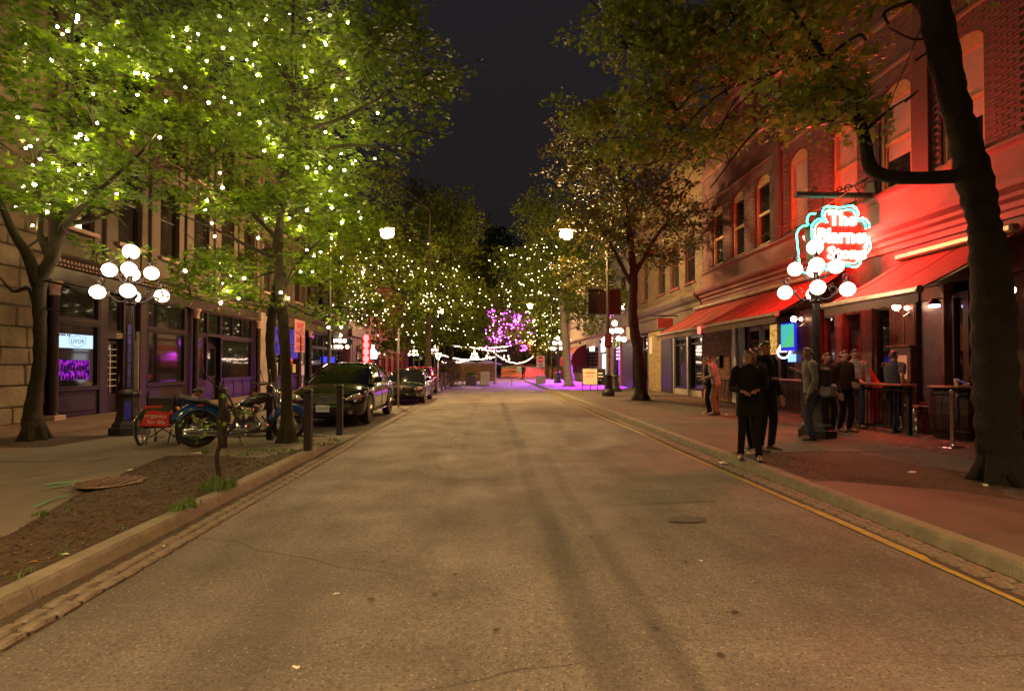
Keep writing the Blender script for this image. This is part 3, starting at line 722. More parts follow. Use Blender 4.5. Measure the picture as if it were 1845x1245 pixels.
v = thing('shop_sign', 'pink board reading VAPE CIGARETTE SMOKE VALLEY over the violet window', 'sign', c)
obj('board', MB().cbox(-.03,.03,-.82,.82,-.98,.98,.01), M('pink_board', (.62,.25,.3), .5, var=.08), v)
RDL = M('red_letter', (.5,.01,.03), .5)
for s_, zv, sz, sx in (('VAPE',.62,.52,1.05),('CIGARETTE',.18,.3,.95),('SMOKE',-.26,.48,.92),('VALLEY',-.7,.44,.92)): text(s_, sz, RDL, v, (.034,0,zv), RW_L, .003, sx=sx, off=.012)
M('white_letter', (.7,.65,.6), .5)
for k in range(5): F.box('printed_mark', YX(478,LW)+.3+k*.34, YX(478,LW)+.52+k*.34, 3.93, 4.12, MATS['white_letter'], .04, .052, 0)
upper_left(F, yC+.02, yD, RENDER_B, 7)
for px, py, w_, h_, mt in ((519,649,.35,.9,M('orange_poster', (.6,.25,.15), .6)),(497,665,.3,.7,WHITE_T),(530,664,.3,.5,M('yellow_poster', (.6,.5,.1), .6)),(544,667,.5,.6,WHITE_T)):
    c = P(px,py,x=LW+.04); F.box('poster', c.y-w_/2*1.6, c.y+w_/2*1.6, c.z-h_/2, c.z+h_/2, mt, .03, .045, 0)
c = P(594, 648, x=LW+.1); F.box('lit_panel', c.y-1.3, c.y+1.3, c.z-.2, c.z+.2, E('blue_panel', (.05,.06,1), 1.2), .05, .08, 0)
# --- left: far buildings ---
b3 = building('burgundy_building', 'dark burgundy timber-clad building past the vape shop', (LW,55,SW))
F = Fac(LW, 1, b3); BURG = M('burgundy_boards', (.16,.025,.03), .55, var=.2, scale=3)
yE = 78.
F.box('wall', yD+2.2, yE, 0, 11, BURG, -.8, -.1, 0)
for k in range(40):
    y = yD+2.4+k*(yE-yD-3)/40; F.box('plank', y, y+.72, SW, 4.1, BURG, -.1, -.06+rs.uniform(0,.02), .01)
for k in range(8):
    y = yD+4.5+k*3.6; glazed(F, 'window', y, y+2.0, .9, 3.2, [.5], [.7], BURG, GLASS, a=-.1, b=.04, bar=.08, glz=-.0)
    glazed(F, 'window', y+.3, y+1.5, 5.3, 7.8, [], [.5], BURG, GLASS_W, a=-.1, b=.02, bar=.08, glz=-.04)
F.box('fascia', yD+2.2, yE, 4.1, 4.7, BURG, -.1, .15, .02)
b3b = building('recessed_entry_building', 'shadowed entrance block between plum and burgundy shopfronts', (LW,yD+1,SW))
Fac(LW,1,b3b).box('wall', yD+.02, yD+2.18, 0, 12.5, RENDER_B, -1.6, -.9, 0); Fac(LW,1,b3b).box('head_beam', yD+.02, yD+2.18, 3.4, 12.5, RENDER_B, -.88, -.1, 0)
# red neon and a bottle light by the burgundy front
def neon_small(name, label, px, py, X, mat, kind='bar', s=1.):
    c = P(px, py, x=X); t = thing(name, label, 'sign', c)
    if kind == 'red':
        obj('panel', MB().cbox(-.04,.04,-.05,.05,-1.3*s,1.3*s,.01), BLACKW, t)
        for k in range(5): obj('neon_loop', MB().lathe([(.16,-.03),(.2,0),(.16,.03),(.12,0)], 12, (.0,-.09,1.0*s-k*.5*s), 'y', 1.3, 1.1), mat, t)
        obj('backplate', MB().box(-.3*s,.3*s,-.02,.0,-1.2*s,1.2*s), M('red_backplate', (.5,.01,.01), .5), t)
    elif kind == 'bottle':
        obj('lit_bottle', MB().lathe([(.3,-.5),(.34,-.45),(.34,.05),(.12,.3),(.12,.6)], 12), mat, t)
    else: obj('lit_panel', MB().cbox(-.3*s,.3*s,-.03,.03,-.2*s,.2*s,.01), mat, t)
    return t
neon_small('neon_sign', 'red vertical neon sign glowing on the burgundy front', 660, 634, -8.9, E('neon_red', (1,.05,.05), 9), 'red')
neon_small('bottle_light', 'white bottle-shaped light beside the red neon sign', 672, 635, -9.1, E('bottle_white', (.7,.8,1), 2.2), 'bottle', 1)
# ------------- right: brick building above the pub -------------
yR0, yR1 = 5.5, YX(1266, RW, 500)
b4 = building('brick_pub_building', 'painted red brick building with tall arched windows over the pub', (RW,15,SW))
F = Fac(RW, -1, b4)
wins = []
for a, b_, py in ((1690,1777,200),(1582,1641,250),(1500,1542,300),(1420,1455,320),(1361,1385,380),(1319,1340,400),(1283,1302,420)):
    ya, yb = YX(b_, RW, py), YX(a, RW, py); c = (ya+yb)/2; wins.append((c-.5, c+.5))
wins = [(wins[0][0]-1.95, wins[0][1]-1.95), (wins[0][0]-3.9, wins[0][1]-3.9)] + wins
wins.sort()
ZS, ZP, ZC = 5.82, 8.02, 8.34      # sill, springing, crown
def arch_z(y, a, b_): t = (y-(a+b_)/2)/((b_-a)/2); return ZP+(ZC-ZP)*math.sqrt(max(0, 1-t*t*.92))-.02*abs(t)
edges = [yR0] + [q for w_ in wins for q in w_] + [yR1]
for i in range(0, len(edges), 2):
    F.box('pier_wall', edges[i], edges[i+1], 4.4, ZC+.3, MORT, -.4, -.012, 0)
for a, b_ in wins:
    poly = [(a-.0, ZC+.3), (b_, ZC+.3)] + [(b_-(b_-a)*k/12, arch_z(b_-(b_-a)*k/12, a, b_)) for k in range(13)]
    obj('arch_wall', MB().prism(poly, RW+.4, RW+.012, 'x'), MORT, b4, world=True)
    F.box('sill_wall', a+.002, b_-.002, 4.4, ZS, MORT, -.4, -.012, 0)
F.box('upper_wall', yR0, yR1, ZC+.3, 12.2, MORT, -.4, -.012, 0)
bl = []
z = 5.78; r_ = 0
while z < 11.6:
    y = yR0 + (.115 if r_ % 2 else 0)
    while y < yR1-.24:
        ok = True
        for a, b_ in wins:
            if y+.225 > a-.0 and y < b_ and z+.07 > ZS-.02:
                if z < max(arch_z(max(a,min(b_,y)),a,b_), arch_z(max(a,min(b_,y+.22)),a,b_)) + .02: ok = False
        if abs(z-9.95) < .1 or abs(z-8.75)<.06: ok = False
        if ok: bl.append((y, z))
        y += .232
    z += .077; r_ += 1
bl.sort(key=lambda q: abs(q[0]-10)+.4*abs(q[1]-7.5))
bm_ = MB().cbox(-.012, .004, -.111, .111, -.033, .033, .004).mesh('brick'); bm_.materials.append(BRK); fixn(bm_)
for k, (y, z) in enumerate(bl[:300]):
    o = bpy.data.objects.new('brick', bm_); COL.objects.link(o); o.parent = b4; o.location = Vector((RW-rs.uniform(.001,.006), y+.115, z+.037))-Vector(b4.location); o.rotation_euler = (0,0,rs.uniform(-.012,.012))
mb = MB()
for y, z in bl[300:]:
    q = rs.uniform(0,.006); mb.box(RW-.004-q, RW+.012, y+.004, y+.226, z+.004, z+.07)
tag(obj('brickwork', mb, BRK, b4, world=True, fix=False), kind='stuff')
F.prof('string_course', yR0, yR1, [(-.1,8.69),(.03,8.69),(.05,8.73),(.05,8.8),(-.1,8.82)], CORN)
F.prof('string_course', yR0, yR1, [(-.1,9.85),(.05,9.85),(.1,9.93),(.1,10.02),(-.1,10.05)], CORN)
F.prof('roof_cornice', yR0, yR1, [(-.3,11.6),(.1,11.6),(.35,11.9),(.42,12.2),(-.3,12.2)], CORN)
for i in range(1, len(wins)):
    yc = (wins[i-1][1]+wins[i][0])/2
    if i % 3 == 0: F.box('pilaster', yc-.2, yc+.2, 5.76, 11.6, MORT, -.01, .1, .01)
for k, (a, b_) in enumerate(wins):
    fr = MB(); F.bb(fr, a, a+.09, ZS, ZP, -.2, -.07); F.bb(fr, b_-.09, b_, ZS, ZP, -.2, -.07); F.bb(fr, a+.09, b_-.09, ZS, ZS+.09, -.2, -.06)
    n = 12; po = [(a+(b_-a)*q/n, arch_z(a+(b_-a)*q/n, a, b_)) for q in range(n+1)]; pi_ = [(y, min(z-.1, 9)) for y, z in po[::-1]]
    fr.prism([(a,ZP-.02)]+po[1:-1]+[(b_,ZP-.02),(b_-.0,ZP-.1),(a,ZP-.1)], RW+.2, RW+.07, 'x') if False else fr.prism(po+[(y, ZP-.04) for y, z in (po[-1],po[0])], RW+.2, RW+.08, 'x')
    w_ = obj('window', fr, WOODF, b4, world=True); T = Matrix.Translation(-Vector(b4.location))
    def sub_(nm, y0,y1,z0,z1,mt,o0,o1):
        m_ = MB(); F.bb(m_, y0,y1,z0,z1,o0,o1); o = obj(nm, m_, mt, w_); o.data.transform(T); return o
    sub_('meeting_rail', a+.09, b_-.09, 6.93, 7.03, WOODF, -.18, -.1)
    m_ = MB(); F.bb(m_, a+.09, a+.14, ZS+.09, 6.93, -.17, -.115); F.bb(m_, b_-.14, b_-.09, ZS+.09, 6.93, -.17, -.115); o = obj('sash', m_, WOODF, w_); o.data.transform(T)
    if k in (2, 3, 4, 5):
        sub_('blind', a+.091, b_-.091, 7.03, ZP-.04, BLIND, -.175, -.15)
        sub_('blind', a+.14, b_-.14, 6.58 if k in (2,3) else 6.0, 6.93, BLIND, -.175, -.155)
        sub_('pane', a+.14, b_-.14, ZS+.09, 6.57 if k in (2,3) else 6.0, GLASS, -.178, -.16)
    else:
        sub_('pane', a+.091, b_-.091, 7.03, ZP-.04, GLASS_W, -.175, -.15); sub_('pane', a+.14, b_-.14, ZS+.09, 6.93, GLASS, -.175, -.16)
    F.box('window_sill', a-.06, b_+.06, ZS-.1, ZS-.003, CORN, -.15, .08)
# shop cornice and frieze
F.prof('frieze', yR0, yR1-.03, [(-.3,4.98),(.02,4.98),(.04,5.04),(.02,5.06),(.02,5.6),(.06,5.64),(.12,5.68),(.12,5.74),(-.3,5.79)], CORN)
F.prof('shop_cornice', yR0, yR1-.03, [(-.3,4.3),(.05,4.3),(.05,4.42),(.1,4.46),(.1,4.56),(.2,4.62),(.2,4.7),(.34,4.78),(.38,4.86),(.38,4.94),(-.3,4.975)], CORN)
F.box('rear_wall', yR0, yR1, 0, 4.29, BLACKW, -1.2, -1.0, 0)
MAHO = M('dark_mahogany', (.045,.016,.014), .4, spec=.2, var=.35, scale=6, bump=.15)
MAH2 = M('mahogany_trim', (.09,.035,.03), .35, var=.3, scale=6, bump=.15)
F.box('head_board', yR0, YX(1318,RW), 3.3, 4.29, MAHO, -.3, .0)
Yp = lambda px: YX(px, RW)
F.box('wall_end', 5.5, 8.6, SW, 3.3, BRKO, -.3, .02)
# near door bay, behind the big trunk
F.box('door_panel', 8.62, Yp(1742), SW, 3.29, MAHO, -.3, -.1)
glazed(F, 'window', Yp(1742)+.01, Yp(1706), 1.0, 3.1, [], [], MAHO, GLASS, a=-.2, b=-.05, bar=.12, glz=-.12)
F.box('stall_riser', Yp(1742), Yp(1706), SW, .99, MAHO, -.2, -.04)
F.box('pilaster', Yp(1706)+.005, Yp(1700), SW, 3.29, MAH2, -.2, .05)
F.box('panel', Yp(1700)+.005, Yp(1656), .75, 3.0, M('blue_black_panel', (.06,.045,.07), .3, var=.3, scale=5), -.2, -.03)
F.box('panel_kick', Yp(1700)+.005, Yp(1656), SW, .72, BLACKW, -.2, -.0); F.box('kick_strip', Yp(1700), Yp(1656), .72, .748, M('copper_strip', (.6,.2,.15), .3, metal=.5), -.2, .03, .003)
F.box('panel_head', Yp(1700)+.005, Yp(1656), 3.005, 3.29, MAHO, -.2, -.02)
F.box('pilaster', Yp(1656)+.005, Yp(1607), SW, 3.29, MAHO, -.2, .06)
for k in range(3): y = Yp(1656)+.05+k*.28; F.box('pilaster_groove', y, y+.02, 1.9, 3.2, MAH2, .06, .075, .003)
F.box('notice_board', Yp(1648)-.05, Yp(1614), 1.2, 2.0, MAH2, .06, .14); F.box('notice_sheet', Yp(1642)-.05, Yp(1622)-.05, 1.25, 1.8, WHITE_T, .141, .15, 0); F.box('notice_ledge', Yp(1650)-.05, Yp(1610), 2.0, 2.04, MAH2, .05, .2)
yq = [Yp(q) for q in (1606,1566,1548,1520,1488,1470,1445)]
def fold(y0, y1, n=1):
    F.box('door_leaf', y0, y1, SW, .8, MAHO, -.25, -.08); glazed(F, 'window', y0, y1, .81, 3.05, [i/n for i in range(1,n)], [], MAHO, GLASS, a=-.25, b=-.06, bar=.11, glz=-.15)
    F.box('door_top', y0, y1, 3.055, 3.29, MAHO, -.25, -.07)
fold(Yp(1606)+.01, Yp(1570)); F.box('door_post', Yp(1570)+.01, Yp(1552), SW, 3.29, MAH2, -.25, -.02)
fold(Yp(1552)+.01, Yp(1515)); F.box('door_post', Yp(1515)+.01, Yp(1505), SW, 3.29, MAH2, -.25, -.02); fold(Yp(1505)+.01, Yp(1478))
F.box('pilaster', Yp(1478)+.01, Yp(1434), SW, 3.29, MAHO, -.25, .05)
F.box('stall_riser', Yp(1434)+.01, Yp(1402), SW, .9, MAHO, -.25, -.02); glazed(F, 'window', Yp(1434)+.01, Yp(1402), .91, 3.2, [], [], MAHO, GLASS, a=-.25, b=-.02, bar=.12, glz=-.12)
for a, b_ in ((1401,1372),(1371,1345)): d = door(F, Yp(a)+.01, Yp(b_), 3.0, frame=M('dim_door_frame', (.13,.08,.06), .4, var=.2), out=-.03, kick=.4, bar=.16)
F.box('door_head', Yp(1401), Yp(1345), 3.01, 3.29, MATS['dim_door_frame'], -.25, .0)
F.box('pilaster', Yp(1345)+.01, Yp(1332), SW, 3.29, BLACKW, -.25, .05)
F.box('downpipe', Yp(1329), Yp(1322), SW, 3.3, WHITE_T, -.1, .09, .02)
# brick pier of the recessed brick wall
def bricks(F, y0, y1, z0, z1, mat, mort, a=-.3, nm='brickwork', parent=None):
    F.box('wall', y0, y1, z0, z1, mort, a, -.008, 0)
    mb = MB(); z = z0; r_ = 0
    while z < z1-.07:
        y = y0+(.11 if r_ % 2 else 0)
        while y < y1-.1:
            q = rs.uniform(0,.006); F.bb(mb, y+.006, min(y+.222, y1), z+.005, z+.071, -.02, .003+q); y += .23
        z += .078; r_ += 1
    tag(obj(nm, mb, mat, F.p, world=True, fix=False), kind='stuff')
bricks(F, Yp(1318), yR1-.02, SW, 3.3, BRKO, MORTP, nm='brickwork')
F.box('head_board', Yp(1318), yR1, 3.31, 4.29, BLACKW, -.3, .0)
F.box('meter_box', Yp(1303), Yp(1296), 1.5, 2.0, BLACKW, .01, .16); F.box('label_plate', Yp(1302), Yp(1298), 1.87, 1.92, M('yellow_label', (.6,.6,.05), .5), .16, .17, 0)
F.box('panel_white', Yp(1280), Yp(1276), 1.45, 1.75, WHITE_T, .01, .05, .005)
# ------------- right: beige brick building -------------
yR2 = YX(1146, RW, 500)
b5 = building('beige_brick_building', 'beige brick building with narrow sash windows beyond the pub', (RW,29,SW))
F = Fac(RW, -1, b5)
w5 = [(YX(b_,RW,470), YX(a,RW,470)) for a, b_ in ((1234,1252),(1206,1223),(1183,1198),(1157,1167))]
w5.sort(); ed = [yR1+.01]+[q for w_ in w5 for q in w_]+[yR2]
for i in range(0, len(ed), 2): F.box('pier_wall', ed[i], ed[i+1], 4.95, 8.0, BRKB, -.3, -.006, 0)
F.box('upper_wall', yR1+.01, yR2, 8.0, 11.8, BRKB, -.3, -.006, 0); 
mb = MB(); z = 5.2; r_ = 0
while z < 9.5:
    y = yR1+.02+(.11 if r_ % 2 else 0)
    while y < yR2-.22:
        if not any(y+.22 > a and y < b_ and z < 7.95 and z > 5.5 for a, b_ in w5): q = rs.uniform(0,.008); F.bb(mb, y+.006, y+.222, z+.005, z+.071, -.01, .002+q)
        y += .23
    z += .078; r_ += 1
tag(obj('brickwork', mb, BRKB, b5, world=True, fix=False), kind='stuff')
for a, b_ in w5:
    F.box('sill_wall', a+.002, b_-.002, 4.95, 5.6, BRKB, -.3, -.02, 0); F.box('window_sill', a-.08, b_+.08, 5.48, 5.59, CORN, -.1, .08)
    glazed(F, 'window', a+.003, b_-.003, 5.6, 7.99, [], [.5], MAH2, GLASS_W, a=-.22, b=-.12, bar=.08, glz=-.17)
F.prof('shop_cornice', yR1, yR2+.1, [(-.3,4.3),(.1,4.3),(.14,4.5),(.3,4.62),(.42,4.78),(.42,4.9),(-.3,4.945)], RENDER_B)
F.box('fascia', yR1+.01, yR2, 3.6, 4.29, RENDER_B, -.3, .03)
F.box('rear_wall', yR1+.01, yR2, 0, 3.59, BLACKW, -1.2, -1.0, 0)
for a, b_ in ((1262,1240),(1238,1213)):
    glazed(F, 'door_window', YX(a,RW), YX(b_,RW), SW+.3, 3.0, [], [.86], BLACKW, GLASS, a=-.3, b=-.1, bar=.1, glz=-.2); F.box('step', YX(a,RW), YX(b_,RW), SW, SW+.29, STUC, -.5, -.05)
F.box('door_head', YX(1262,RW), YX(1192,RW), 3.01, 3.59, BLACKW, -.3, -.02)
F.box('steel_post', YX(1239.5,RW), YX(1237,RW), SW, 3.0, STEEL, -.1, .0); F.box('steel_post', YX(1214,RW), YX(1212,RW), SW, 3.0, STEEL, -.1, .0)
F.box('pilaster', YX(1211,RW), YX(1192,RW), SW, 3.0, BLACKW, -.3, .03)
bricks(F, YX(1190,RW), YX(1168,RW), SW, 3.55, M('brick_yellow', (.4,.3,.08), .8, col2=(.28,.18,.05), scale=4, island=.25), MORTP)
F.box('notice_sheet', YX(1176,RW), YX(1171,RW), 2.3, 3.3, WHITE_T, .02, .04, 0)
glazed(F, 'window', YX(1167,RW), YX(1149,RW), .5, 3.5, [.4,.7], [.7], BLACKW, GLASS, a=-.2, b=.0, bar=.1, glz=-.1); F.box('stall_riser', YX(1167,RW), YX(1149,RW), SW, .49, BLACKW, -.2, .0)
F.box('bracket_sign', YX(1150,RW), YX(1149,RW), 3.3, 4.1, WHITE_T, .3, .75, .01)
# ------------- right: pale stucco row -------------
yR3, yR4 = 62., 100.
b6 = building('stucco_building', 'pale stucco building with violet-lit doorway beside the banner pole', (RW,48,SW))
F = Fac(RW, -1, b6)
F.box('wall', yR2+.02, yR3, 3.3, 10, STUC, -.4, -.0, 0)
F.box('rear_wall', yR2+.02, yR3, 0, 3.3, BLACKW, -1.6, -1.4, 0)
F.box('dark_front', YX(1139,RW), YX(1120,RW), SW, 3.3, BLACKW, -.3, -.03); 
Vd = E('violet_light', (.5,.06,1.), 1.6); Wd = E('white_light', (.95,.95,1), 1.3)
F.box('pier', YX(1119.5,RW), YX(1117,RW), SW, 3.3, BRKO, -.3, .02)
F.box('violet_doorway', YX(1117,RW)+.01, YX(1104,RW), .9, 3.0, glowpanel('violet_glass', (.12,.0,.4), (.75,.1,1.), 1.3, 1.6), -.6, -.45, 0); F.box('door_kick', YX(1117,RW)+.01, YX(1104,RW), SW, .88, M('door_board', (.25,.22,.25), .6), -.6, -.3)
for k in range(5):
    for q in range(4): 
        y = YX(1116,RW)+k*.75; F.bb
        obj('bulb', MB().ball((RW+.2, y, 2.95-q*.27), .07, 6, 5), E('violet_bulb', (.8,.3,1.), 5), b6, world=True)
F.box('pier', YX(1104,RW)+.01, YX(1092,RW), SW, 3.3, STUC, -.3, .0)
F.box('lit_doorway', YX(1091,RW), YX(1083,RW), SW, 2.6, Wd, -.3, -.1, 0); F.box('lit_transom', YX(1091,RW), YX(1083,RW), 2.75, 3.9, Wd, .0, .03, 0)
F.box('pier', YX(1083,RW)+.01, YX(1078,RW), SW, 3.3, STUC, -.3, .0)
fr = glazed(F, 'window', YX(1078,RW), YX(1057,RW), .9, 2.9, [.6], [.2,.35,.5,.65,.8], BLACKW, GLASS, a=-.2, b=.0, bar=.1, glz=-.1); F.box('stall_riser', YX(1078,RW), YX(1057,RW), SW, .89, STUC, -.3, .0)
F.box('shop_light', YX(1072,RW), YX(1068,RW), 2.95, 3.35, E('shop_light', (1,.95,.9), 3.), .02, .3, .02)
F.box('mural_wall', YX(1056,RW), yR3, SW, 3.3, M('weathered_mural', (.4,.28,.22), .85, col2=(.08,.05,.04), scale=2.5, bump=.4, det=9), -.3, -.01, 0)
F.prof('string_course', yR2+.1, yR3, [(-.1,4.2),(.1,4.2),(.16,4.35),(-.1,4.4)], CORN)
for k in range(6):
    y = yR2+2.5+k*3.8; glazed(F, 'window', y, y+1.3, 5.4, 8.0, [], [.5], MAH2, GLASS_W, a=-.05, b=.04, bar=.08, glz=.01)
text('tavern', .55, MATS['white_letter'], b6, Vector((RW-.02, YX(1124,RW), 3.55))-Vector(b6.location), RW_R)
aw = thing('barrel_awning', 'closed burgundy dome awning over a far shop door on the right', 'awning', (RW,YX(1043,RW),2.6))
BA = M('burgundy_canvas', (.2,.012,.02), .7, var=.15)
secs = []
for y in (-4.2, 4.2):
    secs.append([(-0,y,-1.1),(-1.5,y,-1.1),(-1.5,y,-.5),(-1.35,y,.1),(-1.0,y,.6),(-.5,y,.95),(0,y,1.1)])
obj('canopy', MB().loft(secs), BA, aw)
b7 = building('far_brick_row', 'dim brick row beyond the burgundy awning on the right', (RW,80,SW))
F = Fac(RW, -1, b7); F.box('wall', yR3+.02, yR4, 0, 9, M('far_brick', (.14,.07,.05), .85, var=.3, scale=1), -.4, -.0, 0)
for k in range(8):
    y = yR3+2+k*4.4; glazed(F, 'window', y, y+1.6, 4.6, 7.2, [], [.5], MAH2, GLASS_W, a=-.05, b=.04, bar=.08, glz=.01); glazed(F, 'shop_window', y-.4, y+2.4, .9, 3.2, [.5], [], MAH2, GLASS, a=-.05, b=.04, bar=.08, glz=.01)
b8 = building('square_building', 'distant pale-striped building beyond the yellow parasols', (14,112,0))
SB = M('striped_wall', (.25,.12,.1), .8)
obj('wall', MB().box(2.5,26,108,109,0,8), SB, b8, world=True)
for k in range(14): obj('pilaster', MB().box(3+k*1.6,3.5+k*1.6,107.7,107.99,0,7.5), STUC, b8, world=True)
for k in range(7): obj('window', MB().box(3.7+k*3.2,4.4+k*3.2,107.8,107.98,1.5,4), GLASS, b8, world=True)
b9 = building('end_building', 'dark building closing the street behind the lit square', (-12,125,0))
obj('wall', MB().box(-32,2,124,130,0,9), RENDER_B, b9, world=True)
for k in range(12):
    for q in (1.2, 5): obj('window', MB().box(-30+k*2.6,-28.6+k*2.6,123.9,123.98,q,q+2.2), GLASS_W, b9, world=True)
# ---------------- lamps ----------------
GLOBE = E('lamp_globe', (1.,.68,.44), 17)
_nt = GLOBE.node_tree; _lw = node(_nt,'ShaderNodeLayerWeight'); _lw.inputs[0].default_value = .25; _mr = node(_nt,'ShaderNodeMapRange')
_mr.inputs['From Min'].default_value = .25; _mr.inputs['From Max'].default_value = .95; _mr.inputs['To Min'].default_value = 17; _mr.inputs['To Max'].default_value = .7  # globe glow dims towards the rim: shading painted into the emission
_nt.links.new(_lw.outputs['Facing'], _mr.inputs['Value']); _nt.links.new(_mr.outputs[0], _nt.nodes['Emission'].inputs['Strength'])
IRONL = M('lamp_iron', (.045,.04,.045), .4, metal=.55, var=.3, scale=10, bump=.2)
BLUEP = M('blue_decal', (.05,.05,.7), .5, var=.4, scale=30)
def make_lamp(label, globe=GLOBE, detail=True):
    t = thing('globe_lamp_post', label, 'street lamp', (0,0,0), 0, 'globe street lamps lining the street')
    b = MB().lathe([(.36,0),(.36,.16),(.31,.18),(.3,.24),(.25,.3),(.2,.6),(.185,.78),(.2,.82),(.22,.86),(.2,.9),(.13,.95)], 8, ph=.5)
    obj('base', b, IRONL, t)
    n = 12; mb = MB(); secs = []
    for z, r in ((.93,.1),(1.1,.085),(2.5,.07),(2.72,.065)):
        secs.append([(math.cos(PI*2*k/24)*r*(1 if k%2 else .86), math.sin(PI*2*k/24)*r*(1 if k%2 else .86), z) for k in range(24)])
    mb.loft(secs); obj('pole', mb, IRONL, t)
    obj('pole_head', MB().lathe([(.07,2.7),(.11,2.74),(.08,2.78),(.09,2.84),(.14,2.92),(.12,2.96),(.05,3.0),(.04,3.3),(.055,3.32),(.035,3.36),(.035,3.66),(.06,3.7),(.03,3.73)], 12), IRONL, t, smooth=True, ang=40)
    for k in range(4):
        a = k*PI/2 + PI/4*0; u = Vector((math.cos(a), math.sin(a), 0)); Z = Vector((0,0,1))
        for R_, zt, zb in ((.55,2.95,2.8),(.36,3.42,3.22)):
            am = MB()
            pts = bez([u*.05+Z*(zb), u*R_*.4+Z*(zb-.02), u*R_*.7+Z*(zb+.14), u*R_+Z*(zt+.22), u*(R_+.07)+Z*(zt+.26)], 6)
            am.tube(pts, [.022]*(len(pts)-6)+[.018]*6, 6)
            am.tube(spiral(u*R_*.52+Z*(zb+.16), .1, .03, -1.6, 4.6, 14, u, Z), .013, 5)
            am.tube(spiral(u*(R_-.02)+Z*(zt+.27), .02, .07, 0, 4.5, 9, u, Z), .01, 4)
            am.tube([u*R_+Z*(zt+.24), u*R_+Z*(zt+.13)], .03, 8)
            obj('arm', am, IRONL, t, smooth=True)
            g = obj('globe', MB().ball((0,0,0), .14, 20, 12, sz=.98), globe, t, smooth=True); g.location = u*R_+Z*zt
    g = obj('globe', MB().ball((0,0,0), .152, 20, 12), globe, t, smooth=True); g.location = (0,0,3.84)
    return t
def reg(t):
    for o in [t]+list(t.children_recursive): KIDS[o.name] = list(o.children)
LL = P(232,783,z=SW)
lampA = make_lamp('tall globe lamp beside the wheelchair on the left pavement'); lampA.location = LL; lampA.rotation_euler[2] = .5
dcl = MB(); dcl.add([(.18,-.19,.33),(.215,-.1,.33),(.16,-.1,.72),(.14,-.15,.76)], [(0,1,2,3)])
bpy.context.view_layer.update(); reg(lampA)
LAMPS = [lampA]
def lamp_at(p, label, rz_=0.1):
    c = copy_tree(lampA); c.location = p; c['label'] = label; c.rotation_euler[2] = rz_; LAMPS.append(c); return c
obj('decal', MB().box(-.055,.055,-.3,-.29,.34,.72), BLUEP, lampA); obj('decal_strip', MB().box(-.03,.03,-.098,-.09,1.0,2.3), M('blue_flyers', (.12,.1,.5), .6, var=.7, scale=14), lampA)
q = P(1472,788,z=SW); lampB = lamp_at(q, 'globe lamp in front of the shamrock sign, its base behind the standing people', -.5)
lamp_at(P(612,693,z=SW), 'globe lamp carrying the round green walking and cycling discs beside the vape shop')
lamp_at(P(745,680,z=SW), 'globe lamp behind the parked cars between the two far sign poles', .3)
lamp_at(P(1108,706,z=SW), 'globe lamp behind the banner pole by the violet doorway', .15)
lamp_at(P(1005,690,z=SW), 'globe lamp just left of the violet-lit tree trunk', .4)
lamp_at(P(855,678,z=0), 'globe lamp behind the middle of the timber patio fence', .4)
lamp_at(P(912,675,z=0), 'globe lamp in the square right of the timber patio fence', .2)
lamp_at(P(880,676,z=0), 'globe lamp at the right part of the patio behind the navy parasols', .7)
lamp_at(P(783,681,z=SW), 'globe lamp left of the patio hedge, beyond the red car', .7)
# sodium street lights over the road
SOD = E('sodium_lamp', (1.,.62,.24), 1180)
SODS = E('sodium_lamp_shaded', (1.,.63,.26), 10500)
def sodium(base, head, label, shade=False, bulb=SOD):
    t = thing('street_light', label, 'street light', base, 0, 'tall street lights over the road')
    b = Vector(base); h = Vector(head)-b
    h = Vector(h)
    obj('pole', MB().lathe([(.16,0),(.16,.5),(.1,.6),(.09,h.z*.5),(.07,h.z+.2),(.0001,h.z+.25)], 12), IRONL, t, smooth=True, ang=40)
    obj('arm', MB().tube(bez([(0,0,h.z-.5),(h.x*.5,h.y*.5,h.z+.1),(h.x,h.y,h.z+.22)], 8), .035, 8), IRONL, t, smooth=True)
    e = Vector((h.x, h.y, 0)).normalized()
    obj('housing', MB().loft([[(h.x+e.x*s-e.y*a*w_, h.y+e.y*s+e.x*a*w_, h.z+.18+b_*k) for a, b_ in ((-1,0),(-.7,1),(.7,1),(1,0))] for s, w_, k in ((-.35,.05,.05),(-.1,.15,.12),(.2,.17,.12),(.4,.08,.06))]), IRONL, t)
    if shade:
        obj('skirt', MB().lathe([(.26,.12),(.28,-.14),(.27,-.14),(.25,.11)], 20, h), IRONL, t); g = obj('lens', MB().lathe([(.0001,-.02),(.15,.0),(.22,.05),(.0001,.06)], 20), SODS, t); g.location = h
    else:
        g = obj('lens', MB().ball((0,0,0), .32, 20, 12, sz=.8), bulb, t, smooth=True); g.location = h
    return t
bp = P(1096,714,z=SW)
hR = P(1021,422,y=bp.y); hL = P(697,420,y=bp.y)
poleR = sodium(bp, hR, 'tall street light with two dark banners, standing before the violet doorway')
sodium((-7.6, bp.y+.6, SW), hL, 'tall street light hidden in the left trees, glaring over the parked cars')
h3 = P(795,560,y=58); sodium((-7.6,58,SW), h3, 'distant street light glinting among the left trees')
sodium((7.2,-7,SW), (3.9,-7,8.6), 'street light standing behind the viewer on the right pavement', True)
sodium((-8.2,-6,SW), (-4.6,-6,8.6), 'street light standing behind the viewer on the left pavement', True)
sodium((7.0,58,SW), (4.6,58,8.2), 'distant street light among the right trees')
